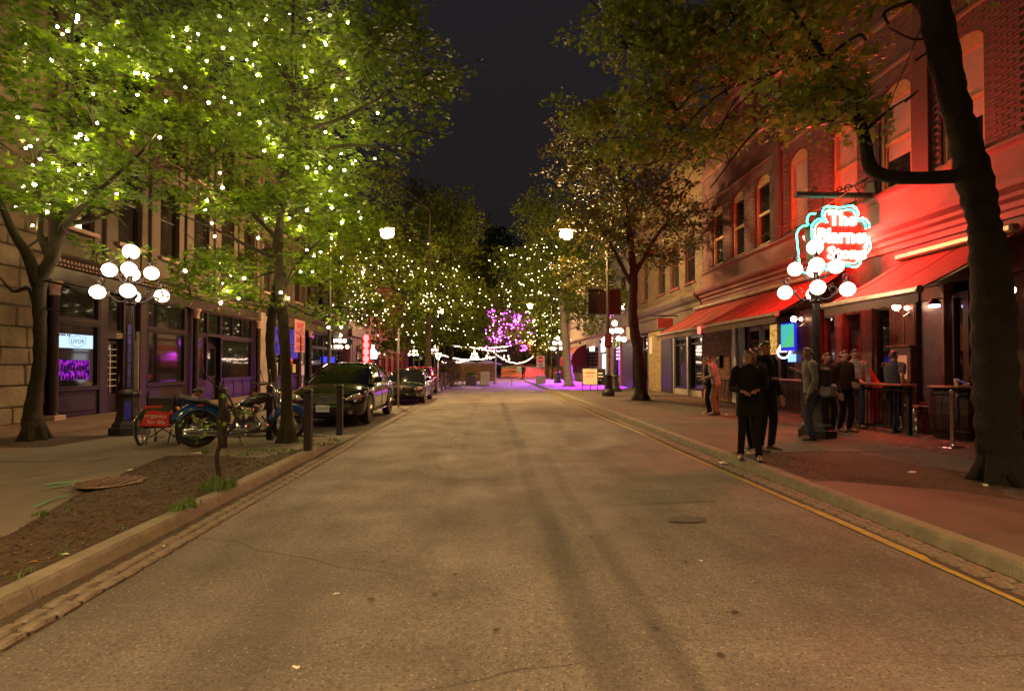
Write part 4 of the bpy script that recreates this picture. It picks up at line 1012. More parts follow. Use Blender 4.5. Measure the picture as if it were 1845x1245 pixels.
# banners and boxes on the pole
BAN = M('banner_maroon', (.035,.016,.013), .8, var=.3, scale=3)
for s_, x0, x1 in ((-1,-.95,-.1),(1,.1,.62)):
    b_ = obj('banner', MB().box(x0,x1,-.01,.01,3.95,5.1), BAN, poleR)
    obj('banner_rod', MB().tube([(x0*1.05,0,3.93),(x1,0,3.93)], .02, 6).tube([(x0*1.05,0,5.12),(x1,0,5.12)], .02, 6), IRONL, poleR)
obj('base_flare', MB().lathe([(.3,0),(.3,.2),(.2,.35),(.17,.9),(.2,1.0),(.1,1.05)], 12), IRONL, poleR)
obj('flyers', MB().lathe([(.104,1.1),(.11,1.1),(.11,2.3),(.104,2.3)], 12), M('flyer_paper', (.4,.35,.28), .8, col2=(.08,.09,.12), scale=7), poleR)
obj('control_box', MB().cbox(-.2,.14,-.2,-.08,2.35,2.95,.02), IRONL, poleR)
# round green path discs
DGR = M('disc_green', (.01,.16,.12), .5); DWH = M('disc_white', (.75,.72,.65), .5)
def disc_sign(name, label, c, r, kind, nrm=-1):
    t = thing(name, label, 'sign', c, 0, 'round green path discs')
    obj('disc', MB().lathe([(r,-.02),(r,.02)], 28, axis='y'), DGR, t)
    obj('ring', MB().tube([(math.cos(a)*r*.97, -.025, math.sin(a)*r*.97) for a in [2*PI*k/28 for k in range(29)]], r*.045, 5), DWH, t)
    mb = MB()
    if kind == 'walk':
        mb.ball((0,-.03,r*.58), r*.13, 8, 6, sy=.3)
        for pts, w_ in (([(0,.4),(-.02,.0)],.15),([(-.02,.02),(.16,-.3),(.22,-.62)],.1),([(-.04,.02),(-.14,-.3),(-.3,-.6)],.1),([(0,.36),(.2,.16),(.32,.02)],.06),([(0,.36),(-.22,.2),(-.25,.0)],.06)):
            mb.tube([(a*r,-.03,b*r) for a, b in pts], w_*r, 5, flat=.4)
    else:
        for s_ in (-.36,.36): mb.tube([(s_*r+math.cos(a)*r*.24,-.03,-.15*r+math.sin(a)*r*.24) for a in [2*PI*k/14 for k in range(15)]], r*.04, 4)
        mb.tube([(a*r,-.03,b*r) for a, b in ((-.36,-.15),(-.12,.22),(.22,.22),(.36,-.15))], r*.04, 4); mb.tube([(a*r,-.03,b*r) for a, b in ((-.12,.22),(.02,-.15),(.22,.22))], r*.04, 4)
    obj('pictogram', mb, DWH, t)
    obj('hanger', MB().tube([(0,0,r),(0,0,r+.25)], .012, 5), IRONL, t); return t
lc = LAMPS[2].location
disc_sign('path_disc', 'round green disc with a walking figure left of the corner post', P(602,616,y=lc.y-.7), .22, 'walk')
disc_sign('path_disc', 'round green disc with a bicycle right of the corner post', P(630,616,y=lc.y-.7), .22, 'bike')
lc = LAMPS[4].location
disc_sign('path_disc', 'round green disc with a walking figure by the violet doorway', P(1110,621,y=lc.y-.8), .2, 'walk')
disc_sign('path_disc', 'small green disc below the globe lamp behind the parked cars', P(759,645,y=LAMPS[3].location.y), .22, 'walk')

# ---------------- neon sign ----------------
NR = E('neon_red_letters', (1.,.035,.025), 240); NG = E('neon_green', (.03,1.,.6), 15)
sc0 = P(1509,430,x=8.77); 
sign = thing('shamrock_sign', 'shamrock-shaped neon pub sign with green outline hanging from a scroll bracket', 'sign', sc0)
dd = sc0.y*1.0+.35; kx = dd/FPX/5.19*.96
cl = [(400,440),(362,385),(400,308),(530,315),(660,298),(715,368),(688,440),(760,412),(820,470),(806,580),(832,680),(785,750),(722,755),(735,820),(690,875),(560,862),(450,875),(330,892),(285,820),(275,720),(262,600),(262,490),(330,425),(400,440)]
out = [((q.x-562)*kx, -(q.y-590)*kx) for q in [Vector((a,b,0)) for a,b in cl]]
sm = bez([(a,0,b) for a, b in out], 5)
body_poly = [(p.x*.97, p.z*.97) for p in sm[:-1]]
obj('cabinet', MB().prism(body_poly, -.17, .17, 'y'), M('sign_cabinet', (.12,.035,.02), .5, var=.3, scale=6), sign)
for yv, nm in ((-.2,'outline_tube'),(.42,'outline_tube')):
    obj(nm, MB().tube([(p.x*1.02 , yv, p.z*1.02) for p in sm], .017, 6, cap=False), NG, sign)
obj('inner_tube', MB().tube([(p.x*.9, -.19, p.z*.9) for p in sm], .011, 5, cap=False), NG, sign)
for s_, zv, sz, xv, ex in (('The',.42,.44,0.0,.02),('Blarney',.0,.5,.04,.02),('Stone',-.42,.42,.1,.02)):
    text(s_, sz, NR, sign, (xv,-.2,zv), RX, .012, bevel=.006, sx=(1.0 if s_ != 'Blarney' else .92), off=.003)
    text(s_, sz, NR, sign, (-xv,.2,zv), (PI/2,0,PI), .012, bevel=.008, sx=.92, off=.014)
wr = RW-sc0.x
brk = thing('sign_bracket', 'wrought iron scroll bracket fixed to the brick wall above the shamrock sign', 'bracket', (RW, sc0.y, 0))
bz = P(1500,352,y=sc0.y).z; xl = P(1433,350,y=sc0.y).x-RW
obj('beam', MB().cbox(xl, 0, -.07, .07, bz-.06, bz+.06, .015), M('bracket_iron', (.06,.05,.04), .5, metal=.5), brk)
obj('wall_plate', MB().cbox(-.06, .0, -.16, .16, bz-.25, bz+.35, .015), MATS['bracket_iron'], brk)
U = Vector((-1,0,0)); Z = Vector((0,0,1))
sb_ = MB()
for c_, r0, r1, a0, a1 in ((-.28,.2,.03,-1.5,5.5),(-.62,.13,.03,-1.5,5.5),(-.85,.09,.02,-1.5,5.5),(-1.5,.09,.02,-1.5,5)):
    sb_.tube(spiral((c_,0,bz+.06+r0), r0, r1, a0, a1, 18, U, Z), .016, 5)
sb_.tube([(-.05,0,bz+.5),(-.35,0,bz+.3),(-1.0,0,bz+.08)], .016, 5)
obj('scroll', sb_, MATS['bracket_iron'], brk, smooth=True)
for xx in (-.45,-1.3): obj('hanger', MB().tube([(xx,0,bz-.06),(xx,0,sc0.z+.62)], .014, 6), MATS['bracket_iron'], brk)
# ---------------- awnings ----------------
RC = M('red_canvas', (.2,.011,.006), .75, var=.35, scale=1.6, bump=.15, bscale=150); RC2 = M('red_canvas_worn', (.2,.03,.014), .75, var=.15, scale=5, bump=.15, bscale=150)
ALU = M('aluminium', (.35,.27,.2), .35, metal=.6); VAL = M('awning_valance', (.1,.055,.04), .8, var=.15)
SEAM = M('seam_dark', (.09,.012,.008), .8)
def awning(label, y0, y1, xf, zf, zb, n=10, mat=RC, joint=None):
    t = thing('retractable_awning', label, 'awning', (RW,(y0+y1)/2,zb), 0, 'red awnings over the pub front')
    mb = MB(); vs = []; m = 8
    ny = int((y1-y0)/.3)
    for i in range(ny+1):
        for j in range(m+1):
            u = j/m; y = y0+(y1-y0)*i/ny
            vs.append((RW-.12+(xf-RW+.12)*u, y, zb+(zf-zb)*u-.05*math.sin(PI*u)+.012*math.sin(y*9)*u))
    fs = [(i*(m+1)+j, i*(m+1)+j+1, (i+1)*(m+1)+j+1, (i+1)*(m+1)+j) for i in range(ny) for j in range(m)]
    k = len(vs); vs += [(a,b,c-.012) for a,b,c in vs]; fs += [tuple(q+k for q in f)[::-1] for f in fs]
    mb.add(vs, fs); obj('canopy', mb, mat, t, smooth=True, world=True, fix=False)
    obj('front_bar', MB().cbox(xf-.05, xf+.05, y0-.03, y1+.03, zf-.07, zf+.03, .02), ALU, t, world=True)
    obj('cassette', MB().cbox(RW-.3, RW-.08, y0-.05, y1+.05, zb-.02, zb+.14, .04), ALU, t, world=True)
    for y in (y0-.04, y1+.0): obj('end_cap', MB().lathe([(.075,0),(.075,.04)], 12, (xf, y, zf-.02), 'y'), ALU, t, world=True)
    for i in range(1, int((y1-y0)/1.15)+1):
        y = y0+i*1.15; obj('seam', MB().tube([(RW-.12+(xf-RW+.12)*u, y, zb+(zf-zb)*u-.05*math.sin(PI*u)+.012*math.sin(y*9)*u+.004) for u in [j/8 for j in range(9)]], .007, 4), SEAM, t, world=True)
    ne = int((y1-y0)/.035); bot = []
    for i in range(ne+1):
        y = y0+(y1-y0)*i/ne; bot.append((xf, y, zf-.23-.035*abs(math.sin((y-y0)*PI/.28))))
    mb = MB(); top = [(xf, p[1], zf-.06) for p in bot]
    n_ = len(bot); mb.add(top+bot, [(i, i+1, n_+i+1, n_+i) for i in range(n_-1)])
    obj('valance', mb, VAL, t, world=True, fix=False)
    for yy in (y0+.35, y1-.35):
        mid = ((RW+xf)/2+.1, yy+(.5 if yy == y0+.35 else -.5), (zb+zf)/2-.25)
        obj('folding_arm', MB().tube([(RW-.1,yy+.1,zb-.25), mid, (xf+.03,yy,zf-.03)], .03, 8), ALU, t, world=True)
    return t
awA = awning('long red awning further along the pub front, behind the globe lamp', 18.75, 23.8, 7.7, 2.98, 4.12)
awA2 = awning('middle red awning ending just short of the globe lamp with a pale front bar', 13.8, 18.65, 7.7, 2.98, 4.12)
awB = awning('nearest red awning with scalloped valance, right of the globe lamp', 9.1, 11.75, 7.7, 2.95, 4.0, mat=RC2)
lt = thing('awning_lantern', 'small red glowing light hanging where the two far awnings meet', 'lantern', (7.6,18.7,2.85)); obj('lantern_body', MB().lathe([(.03,.14),(.07,.1),(.07,-.1),(.03,-.14)], 8), E('red_lantern', (1,.12,.08), 2.5), lt)
# bracket bars above the far awning
bs = thing('hanging_signboard', 'dark hanging signboard on a cross bar over the beige brick front', 'sign', (RW,26.5,3.6))
obj('bar', MB().box(-1.4,0,-.03,.03,.5,.56), BLACKW, bs); obj('board', MB().cbox(-1.1,-.3,-.04,.04,-.1,.4,.01), M('dark_red_board', (.2,.03,.02), .5), bs)
# wall lamps on the pub front
WARM = E('wall_bulb', (1.,.62,.36), 26)
def wall_lamp(label, p, r=.085, mt=WARM, X=RW):
    t = thing('wall_lamp', label, 'wall lamp', p, 0, 'lit wall lamps on the pub front')
    obj('bulb', MB().ball((0,0,0), r, 12, 8), mt, t, smooth=True)
    dx = X-.03-p[0]
    obj('arm', MB().tube(bez([(0,0,-r*.6),(dx*.4,0,-.22),(dx*.8,0,-.16),(dx,0,-.1)], 5), .014, 6), CHROME, t, smooth=True)
    obj('backplate', MB().lathe([(.07,0),(.07,.03)], 10, (dx,0,-.1), 'x'), IRONL, t); return t
wall_lamp('bright wall lamp under the nearest awning, left of the violet-lit panel', P(1615,553,x=9.35))
wall_lamp('second bulb beside the bright wall lamp under the nearest awning', P(1634,555,x=9.6), .05)
wall_lamp('bright wall lamp above the television screen under the middle awning', P(1430,575,x=9.3))
wall_lamp('small bulb just right of the lamp above the television screen', P(1443,575,x=9.55), .05)
wall_lamp('orange bulb at the far right edge beside the big trunk', P(1822,523,x=9.4), .07)
# shaded panel lamp
pl = P(1683,545,x=9.45); t = thing('panel_lamp', 'small shaded lamp over the dark violet-lit door panel', 'wall lamp', pl)
obj('shade', MB().lathe([(.06,.08),(.12,-.02),(.12,-.05)], 12), IRONL, t); obj('diffuser', MB().lathe([(.0001,-.055),(.1,-.05),(.1,-.1),(.0001,-.11)], 12), E('panel_lamp_glow', (.72,.6,.85), 9), t); obj('bracket', MB().tube([(0,0,.06),(.22,0,.1)], .015, 6), IRONL, t)
# television and window neons
c = P(1419,607,x=RW-.16); t = thing('television', 'blue-framed television showing a teal and green picture on the pub front', 'television', c)
obj('frame', MB().cbox(.0,.07,-.42,.42,-.45,.45,.02), M('tv_blue_frame', (.01,.01,.3), .3, emit=.6, ecol=(.02,.02,.9)), t)
obj('screen', MB().box(-.012,-.002,-.35,.35,-.33,.4), glowpanel('tv_picture', (.05,.45,.5), (.1,.5,.1), 1., 1.2), t)
for px, py, w_, h_, col in ((1412,634,.36,.2,(.7,.75,1)),(1411,628,.2,.12,(.8,.85,1)),(1427,645,.2,.12,(.15,.3,1))):
    c = P(px,py,x=RW-.12); t = thing('window_neon', {1412:'white oval neon in the pub window below the television',1411:'small square neon above the white oval neon',1427:'small tilted blue neon low in the pub window'}[px], 'sign', c)
    if px == 1412: obj('tube', MB().tube([(0,math.cos(a)*w_,math.sin(a)*h_) for a in [2*PI*k/18 for k in range(19)]], .03, 6), E('neon_w%d' % px, col, 3), t)
    else: obj('lit_panel', MB().cbox(-.02,.02,-w_,w_,-h_,h_,.01), E('neon_w%d' % px, col, 2.5), t)
c = P(1393,612,x=RW-.1); t = thing('lit_menu', 'amber lit menu card behind the pub door glass', 'sign', c); obj('card', MB().box(0,.02,-.2,.2,-.5,.5), glowpanel('amber_card', (.5,.2,.03), (1,.6,.15), .8, 9), t)
# ---------------- patio rail, table, barrel, stanchion ----------------
yp0, yp1 = YX(1640, 8.7), YX(1290, 8.7)
pr = thing('patio_railing', 'dark patio railing with thin upright bars along the pub front', 'railing', (8.7,(yp0+yp1)/2,SW))
obj('counter', MB().cbox(8.5,8.85,yp0,yp1,1.13,1.18,.012), M('counter_wood', (.2,.07,.045), .35, var=.2, bump=.2), pr, world=True)
for zv in (.2, 1.02): obj('rail', MB().box(8.68,8.72,yp0,yp1,zv,zv+.05), BLACKW, pr, world=True)
for k in range(6): y = yp0+.05+k*(yp1-yp0-.1)/5; obj('post', MB().box(8.66,8.74,y-.04,y+.04,SW,1.13), BLACKW, pr, world=True)
bm2 = MB().box(-.009,.009,-.009,.009,0,.8).mesh('bar'); bm2.materials.append(BLACKW)
nb = int((yp1-yp0)/.115)
for k in range(nb):
    o = bpy.data.objects.new('bar', bm2); COL.objects.link(o); o.parent = pr; o.location = (0, yp0+.1+k*.115-(yp0+yp1)/2, .12)
def prop(name, label, cat, px, py, z=SW, rz_=0, group=None): 
    return thing(name, label, cat, P(px,py,z=z), rz_, group)
t = prop('barrel_table', 'dark wooden barrel used as a table beside the big trunk', 'barrel', 1724, 790)
WB = M('barrel_wood', (.05,.025,.018), .5, var=.35, scale=5, bump=.3)
R0 = .42
for k in range(20):
    a = 2*PI*k/20; b_ = 2*PI*(k+.92)/20; secs = []
    for z_, r in ((0,.36),(.25,.42),(.5,.45),(.75,.43),(1.0,.37)): secs.append([(math.cos(a)*r,math.sin(a)*r,z_),(math.cos(b_)*r,math.sin(b_)*r,z_),(math.cos(b_)*(r-.03),math.sin(b_)*(r-.03),z_),(math.cos(a)*(r-.03),math.sin(a)*(r-.03),z_)])
    obj('stave', MB().loft(secs), WB, t)
for z_, r in ((.14,.4),(.86,.41)): obj('hoop', MB().lathe([(r+.005,z_),(r+.012,z_+.02),(r+.005,z_+.05)], 24), METAL, t)
obj('top', MB().lathe([(.45,1.0),(.46,1.02),(.45,1.04)], 28), MATS['counter_wood'], t)
bt_ = t.location
cup = thing('paper_cup', 'white takeaway cup with lid standing on the barrel', 'cup', bt_+Vector((-.22,-.25,1.04))); obj('cup_body', MB().lathe([(.03,0),(.042,.13)], 14), M('paper_cream', (.7,.55,.42), .6), cup); obj('lid', MB().lathe([(.045,.13),(.045,.142),(.038,.15)], 14), WHITE_T, cup)
gl = thing('drinking_glass', 'small clear glass beside the paper cup on the barrel', 'glass', bt_+Vector((-.1,-.27,1.04))); obj('glass_body', MB().lathe([(.025,0),(.03,.1),(.027,.1),(.022,.01)], 12), M('clear_glass', (.6,.65,.8), .05, trans=.8, var=.02), gl)
t = prop('stanchion', 'chrome rope stanchion on a round base in front of the barrel', 'stanchion', 1716, 807)
obj('base', MB().lathe([(.2,0),(.2,.012),(.16,.03),(.03,.045),(.025,.06)], 28), CHROME, t, smooth=True, ang=40); obj('post', MB().lathe([(.026,.05),(.026,.95),(.034,.96),(.034,1.0),(.02,1.02)], 16), CHROME, t, smooth=True, ang=40); obj('hook', MB().tube([(.03,0,.93),(.09,0,.95),(.1,0,.9)], .012, 6), CHROME, t)
obj('rope', MB().tube(bez([(.1,0,.9),(.25,.15,.5),(.5,.5,.25),(.8,.9,.45)], 6), .022, 8), M('rope_black', (.015,.012,.015), .8), t, smooth=True)
t = prop('foil_stool', 'crumpled foil-wrapped block standing by the patio rail end', 'stool', 1650, 779, rz_=.15)
bm = bmesh.new(); bmesh.ops.create_cube(bm, size=1); bmesh.ops.subdivide_edges(bm, edges=bm.edges[:], cuts=9, use_grid_fill=True)
for v in bm.verts: v.co = Vector((v.co.x*.46, v.co.y*.46, (v.co.z+.5)*.58)) + Vector([rs.uniform(-.014,.014) for _ in range(3)])*(1 if v.co.z > -.49 else 0)
me = bpy.data.meshes.new('block'); bm.to_mesh(me); bm.free(); obj('block', me, M('crumpled_foil', (.45,.4,.42), .28, metal=.8, var=.4, scale=6, bump=.6, bscale=12), t)
# bollards
WP = M('bollard_wood', (.024,.015,.018), .6, var=.3, scale=12, bump=.4)
def bollard(px, py, label, h=1.05, w_=.06):
    t = prop('bollard', label, 'bollard', px, py, SW, rs.uniform(-.1,.1), 'square timber bollards by the kerb')
    obj('post', MB().cbox(-w_,w_,-w_,w_,0,h-.08,.012), WP, t); obj('cap', MB().cbox(-w_-.008,w_+.008,-w_-.008,w_+.008,h-.078,h,.02), WP, t); return t
bollard(555,812,'square timber bollard nearest the gutter, left of the car number plate')
bollard(612,784,'square timber bollard at the kerb end in front of the big car headlight')
bollard(487,792,'square timber bollard behind the motorcycle engine')
bollard(401,806,'square timber bollard behind the bare sapling and the motorcycle rear wheel')
bollard(796,704,'left one of two far bollards past the red car'); bollard(802,702,'right one of two far bollards past the red car')
# sign poles
def pole(px, py, top, label, r=.035, extra=None):
    p = P(px,py,z=SW if px < 740 and False else .0); t = thing('sign_pole', label, 'pole', p); zt = P(px,top,y=p.y).z
    obj('post', MB().lathe([(r,0),(r,zt-.02),(r*.6,zt)], 10), STEEL, t, smooth=True, ang=40); obj('foot', MB().lathe([(.12,0),(.12,.015),(r*1.4,.03),(r*1.4,.1)], 12), STEEL, t)
    obj('plate_edge', MB().cbox(-.016,.016,-.2,.2,zt-.95,zt-.3,.004), STEEL, t); return t
pole(717, 733, 591, 'tall galvanised sign pole rising in front of the second parked car')
pole(789, 706, 623, 'far sign pole wound with fairy lights near the patio hedge')
# no-entry sign
p = P(974,694,z=0); t = thing('no_entry_sign', 'no entry sign on a post planted in a concrete block', 'sign', p)
zc = P(974,651,y=p.y).z
obj('post', MB().lathe([(.04,.6),(.04,zc-.3)], 8), STEEL, t); obj('concrete_block', MB().cbox(-.4,.4,-.3,.3,0,.8,.08), M('violet_lit_concrete', (.33,.3,.3), .85, bump=.3), t)
obj('board', MB().cbox(-.33,.33,-.02,.02,zc-.48,zc+.44,.02), WHITE_T, t); 
obj('red_disc', MB().lathe([(.26,-.03),(.26,-.021)], 28, (0,0,zc+.13), 'y'), M('sign_red', (.6,.02,.03), .5), t); obj('white_bar', MB().box(-.19,.19,-.036,-.031,zc+.09,zc+.17), WHITE_T, t)
[obj('print_bar', MB().box(-w_,w_,-.026,-.021,zc-.26-k*.09,zc-.22-k*.09), M('ink_black', (.02,.02,.02), .6), t) for k, w_ in enumerate((.2,.24,.15))]
# A-boards
def aboard(px, py, label, w_, h_, face, frame=BLACKW, lines=()):
    t = prop('pavement_sign', label, 'sign', px, py, SW, -.15)
    for s_ in (-1,1):
        m_ = Matrix.Translation((0,s_*.28,0)) @ Matrix.Rotation(s_*.2,4,'X')
        mb = MB(); mb.box(-w_/2,-w_/2+.05,-.02,.02,0,h_); mb.box(w_/2-.05,w_/2,-.02,.02,0,h_); mb.box(-w_/2+.05,w_/2-.05,-.02,.02,h_-.05,h_); mb.box(-w_/2+.05,w_/2-.05,-.02,.02,.3,.35); obj('frame', mb.xf(m_), frame, t)
        obj('face', MB().box(-w_/2+.05,w_/2-.05,-.012,.012,.35,h_-.05).xf(m_), face, t)
    for k, (s_, sz, mt) in enumerate(lines): obj('print_bar', MB().box(-w_*s_,w_*s_,-.018,-.0125,h_*.78-k*.2-sz/2,h_*.78-k*.2+sz/2).xf(Matrix.Translation((0,-.28,0)) @ Matrix.Rotation(-.2,4,'X')), mt, t)
    return t
aboard(1063,703,'pavement sign with a pale printed face, left of the pair', .95, 1.35, M('poster_cream', (.6,.48,.36), .6), lines=((.3,.08,M('ink_red', (.5,.05,.03), .6)),(.24,.05,MATS['ink_red'])))
aboard(1077,702,'black pavement sign with white lettering, right of the pair', .95, 1.3, BLACKW, lines=((.3,.08,MATS['white_letter']),(.34,.08,MATS['white_letter']),(.2,.05,MATS['white_letter'])))
# ---------------- far square: patio fence, planters, parasols, tents ----------------
TIM = M('patio_timber', (.3,.17,.07), .75, var=.3, scale=4, bump=.3, island=.2)
fy = P(850,692,z=0).y; fx0 = P(815,690,y=fy).x; fx1 = P(890,690,y=fy).x
pf = thing('patio_fence', 'horizontal timber board fence of the patio across the street end', 'fence', ((fx0+fx1)/2,fy,0))
for k in range(5): obj('board', MB().cbox(fx0,fx1,fy-.03,fy+.03,.25+k*.32,.54+k*.32,.01), TIM, pf, world=True)
for k in range(5): x = fx0+k*(fx1-fx0)/4; obj('post', MB().box(x-.06,x+.06,fy+.032,fy+.13,0,1.95), TIM, pf, world=True)
t = thing('lit_post', 'light-wrapped post at the right end of the timber patio fence', 'post', (fx1+.15,fy,0)); obj('post', MB().lathe([(.06,0),(.06,4.1)], 8), WHITE_T, t)
BUSH = M('bush_leaf', (.06,.09,.02), .6, col2=(.03,.05,.012), scale=8, island=.4)
def bush(name, label, c, rx, ry, rz_, n, s, mat=BUSH, cat='hedge'):
    t = thing(name, label, cat, c); mb = MB(); r_ = random.Random(11)
    for _ in range(n):
        v = Vector([r_.gauss(0,1) for _ in range(3)]).normalized()*r_.random()**.35; p = Vector((v.x*rx, v.y*ry, rz_+v.z*rz_)); a = Vector([r_.gauss(0,1) for _ in range(3)]).normalized()*s; b_ = a.cross(Vector([r_.gauss(0,1) for _ in range(3)])).normalized()*s*.6
        mb.add([p-a*.8, p+b_*.6, p+a, p-b_*.6], [(0,1,2,3)])
    tag(obj('foliage', mb, mat, t, fix=False), kind='stuff'); return t
bush('patio_hedge', 'rounded rust-brown hedge left of the timber patio fence', P(806,697,z=0), 1.1, 1.0, 1.05, 2600, .1, M('rust_leaf', (.14,.07,.03), .7, col2=(.05,.05,.015), scale=3, island=.4))
for px, py, lab in ((849,694,'dark tub planter with green plants before the timber patio fence'),):
    q = P(px,py,z=0); t = thing('tub_planter', lab, 'planter', q); obj('tub', MB().cbox(-.45,.45,-.3,.3,0,.75,.05), M('dark_tub', (.06,.04,.05), .6), t); bush_ = MB(); 
    bb = bush('planter_plant', 'grassy plants growing in the dark tub before the patio fence', q+Vector((0,0,.7)), .42, .28, .22, 420, .07, GR, 'plant')
t = thing('concrete_barrier', 'pale violet-tinted concrete block right of the tub planter', 'barrier', P(873.5,695,z=0)); obj('block', MB().cbox(-.38,.38,-.3,.3,0,1.15,.08), MATS['violet_lit_concrete'], t)
ORG = M('orange_fence', (.4,.1,.035), .6); 
q = P(960,682,z=0); pf2 = thing('orange_patio_fence', 'orange-red patio fence with planter boxes in the far square', 'fence', q)
for k in range(3): obj('board', MB().cbox(-4,7,-.03,.03,.2+k*.36,.5+k*.36,.01), ORG, pf2)
obj('planter_box', MB().cbox(-4,7,.05,.5,1.25,1.45,.02), M('planter_green', (.08,.14,.04), .8), pf2)
PAR = M('parasol_orange', (.7,.32,.06), .7); NAV = M('parasol_navy', (.035,.05,.14), .7)
def parasol(px, py, y, w_, mat, label, grp):
    c = P(px,py,y=y); t = thing('parasol', label, 'parasol', (c.x,c.y,0), 0, grp); z0 = c.z
    secs = MB()
    for k in range(8):
        a0, a1 = 2*PI*k/8, 2*PI*(k+1)/8
        obj('panel', MB().add([(0,0,z0+w_*.28),(math.cos(a0)*w_,math.sin(a0)*w_,z0),(math.cos(a1)*w_,math.sin(a1)*w_,z0),(math.cos(a1)*w_,math.sin(a1)*w_,z0-.12),(math.cos(a0)*w_,math.sin(a0)*w_,z0-.12)], [(0,1,2),(1,4,3,2)]), mat, t, fix=False)
    obj('pole', MB().lathe([(.03,0),(.03,z0+w_*.28)], 8), STEEL, t)
parasol(936,661,78,1.7,PAR,'orange parasol left of the pair in the far square','orange parasols in the square'); parasol(957,661,80,1.7,PAR,'orange parasol nearest the no entry sign','orange parasols in the square'); parasol(984,660,82,1.7,PAR,'orange parasol partly behind the globe lamp base','orange parasols in the square')
parasol(815,657,60,1.9,NAV,'navy parasol at the left end of the timber-fenced patio','navy parasols over the patio'); parasol(840,657,60,1.9,NAV,'navy parasol in the middle of the timber-fenced patio','navy parasols over the patio'); parasol(877,656,62,1.8,NAV,'navy parasol at the right end of the timber-fenced patio','navy parasols over the patio')
# wooden picnic tables and a bench behind the fence
for px, lab in ((925,'slatted bench table standing in the far square behind the thin post'),):
    q = P(px,682,z=0); t = thing('picnic_table', lab, 'table', q)
    for k in range(4): obj('plank', MB().box(-.9,.9,-.4+k*.2,-.22+k*.2,1.0,1.04), TIM, t)
    for x in (-.7,.7): obj('leg', MB().box(x-.05,x+.05,-.3,.3,0,1), TIM, t)
t = thing('thin_post', 'thin upright post standing in the street centre before the far square', 'post', P(922,695,z=0)); obj('post', MB().lathe([(.1,0),(.1,.03),(.03,.05),(.03,1.5)], 8), M('post_ochre', (.3,.18,.06), .6), t); obj('plate', MB().box(-.45,.45,-.02,.02,1.5,1.6), MATS['post_ochre'], t)
# overhead cables
CAB = M('cable', (.02,.018,.016), .6)
def cable(label, pts, r=.012):
    p0 = Vector(pts[0]); t = thing('overhead_cable', label, 'cable', p0); obj('wire', MB().tube([Vector(p)-p0 for p in bez(pts, 8)], r, 5), CAB, t)
cable('thin cable running from the big trunk down past the sign bracket', [P(1662,45,d=6.8), P(1610,170,d=7.6), P(1540,335,d=9.5), P(1400,412,d=16), P(1290,468,d=26)], .008)
cable('cable crossing before the left shopfront towards the street trees', [P(330,415,d=13), P(420,500,d=17), P(470,560,d=24)], .012)
# gutter drain and small rubbish
PAPR = M('litter_paper', (.65,.6,.55), .7, var=.1)
def crumple(px, py, s, label, mat=PAPR, z=SW+.02, cat='litter', tall=.5):
    c = P(px,py,z=z); t = thing('litter', label, cat, c, rs.uniform(0,6), 'scraps of litter'); 
    mb = MB(); n = 7; vs = [(0,0,s*tall)]; 
    for k in range(n): a = 2*PI*k/n; r = s*rs.uniform(.6,1.25); vs.append((math.cos(a)*r, math.sin(a)*r*.7, s*rs.uniform(.0,.35)))
    mb.add(vs, [(0,k+1,(k+1)%n+1) for k in range(n)]); obj('scrap', mb, mat, t, fix=False)
crumple(234,848,.055,'white crumpled paper on the path edge above the iron grate')
crumple(1304,835,.09,'white crumpled wrapper in the gutter by the yellow line', z=.03)
crumple(605,1070,.03,'pale scrap on the road in the lower left part', z=.02, tall=.15)
crumple(533,1202,.02,'tiny pale scrap near the bottom edge of the road', z=.02, tall=.15)
crumple(1643,853,.075,'white flattened cup on the bare earth left of the big trunk'); crumple(1735,857,.045,'yellow scrap beside the foot of the big trunk', M('litter_yellow', (.5,.45,.1), .7)); crumple(1776,875,.05,'pale card scrap right at the foot of the big trunk')
crumple(355,818,.1,'torn yellow and white wrapper under the motorcycle rear wheel', tall=.3); crumple(300,744,.04,'tiny scrap lying by the globe lamp base'); crumple(119,999,.03,'small white scrap on the earth near the lower left')
crumple(1308,790-42,.08,'pale crumpled paper beside the feet of the man in khaki trousers'); crumple(295,984,.016,'tiny scrap in the gutter at lower left', z=.03); crumple(157,913,.02,'small white pebble-like scrap on the bare earth')
crumple(1262,  930+80,.02,'small pale scrap on the road right of centre', z=.02, tall=.15)
# ---------------- trees ----------------
def leaf_mat(name, c1, c2, tr=.45, rough=.5):
    m = bpy.data.materials.new(name); m.use_nodes = True; MATS[name] = m; nt = m.node_tree; nt.nodes.clear(); L = nt.links.new
    o = node(nt,'ShaderNodeOutputMaterial'); d = node(nt,'ShaderNodeBsdfPrincipled'); t = node(nt,'ShaderNodeBsdfTranslucent'); mx = node(nt,'ShaderNodeMixShader')
    g = node(nt,'ShaderNodeNewGeometry'); r = node(nt,'ShaderNodeValToRGB'); r.color_ramp.elements[0].color = tuple(c1)+(1,); r.color_ramp.elements[1].color = tuple(c2)+(1,)
    L(g.outputs['Random Per Island'], r.inputs['Fac']); L(r.outputs['Color'], d.inputs['Base Color']); d.inputs['Roughness'].default_value = rough; d.inputs['Specular IOR Level'].default_value = .3
    h = node(nt,'ShaderNodeHueSaturation'); h.inputs['Value'].default_value = 1.5; h.inputs['Saturation'].default_value = 1.1; L(r.outputs['Color'], h.inputs['Color']); L(h.outputs['Color'], t.inputs['Color'])
    mx.inputs[0].default_value = tr; L(d.outputs[0], mx.inputs[1]); L(t.outputs[0], mx.inputs[2]); L(mx.outputs[0], o.inputs[0]); return m
LEAF_L = leaf_mat('leaf_green', (.045,.09,.008), (.17,.25,.03), .5)
LEAF_R = leaf_mat('leaf_olive', (.1,.19,.025), (.3,.36,.075), .35)
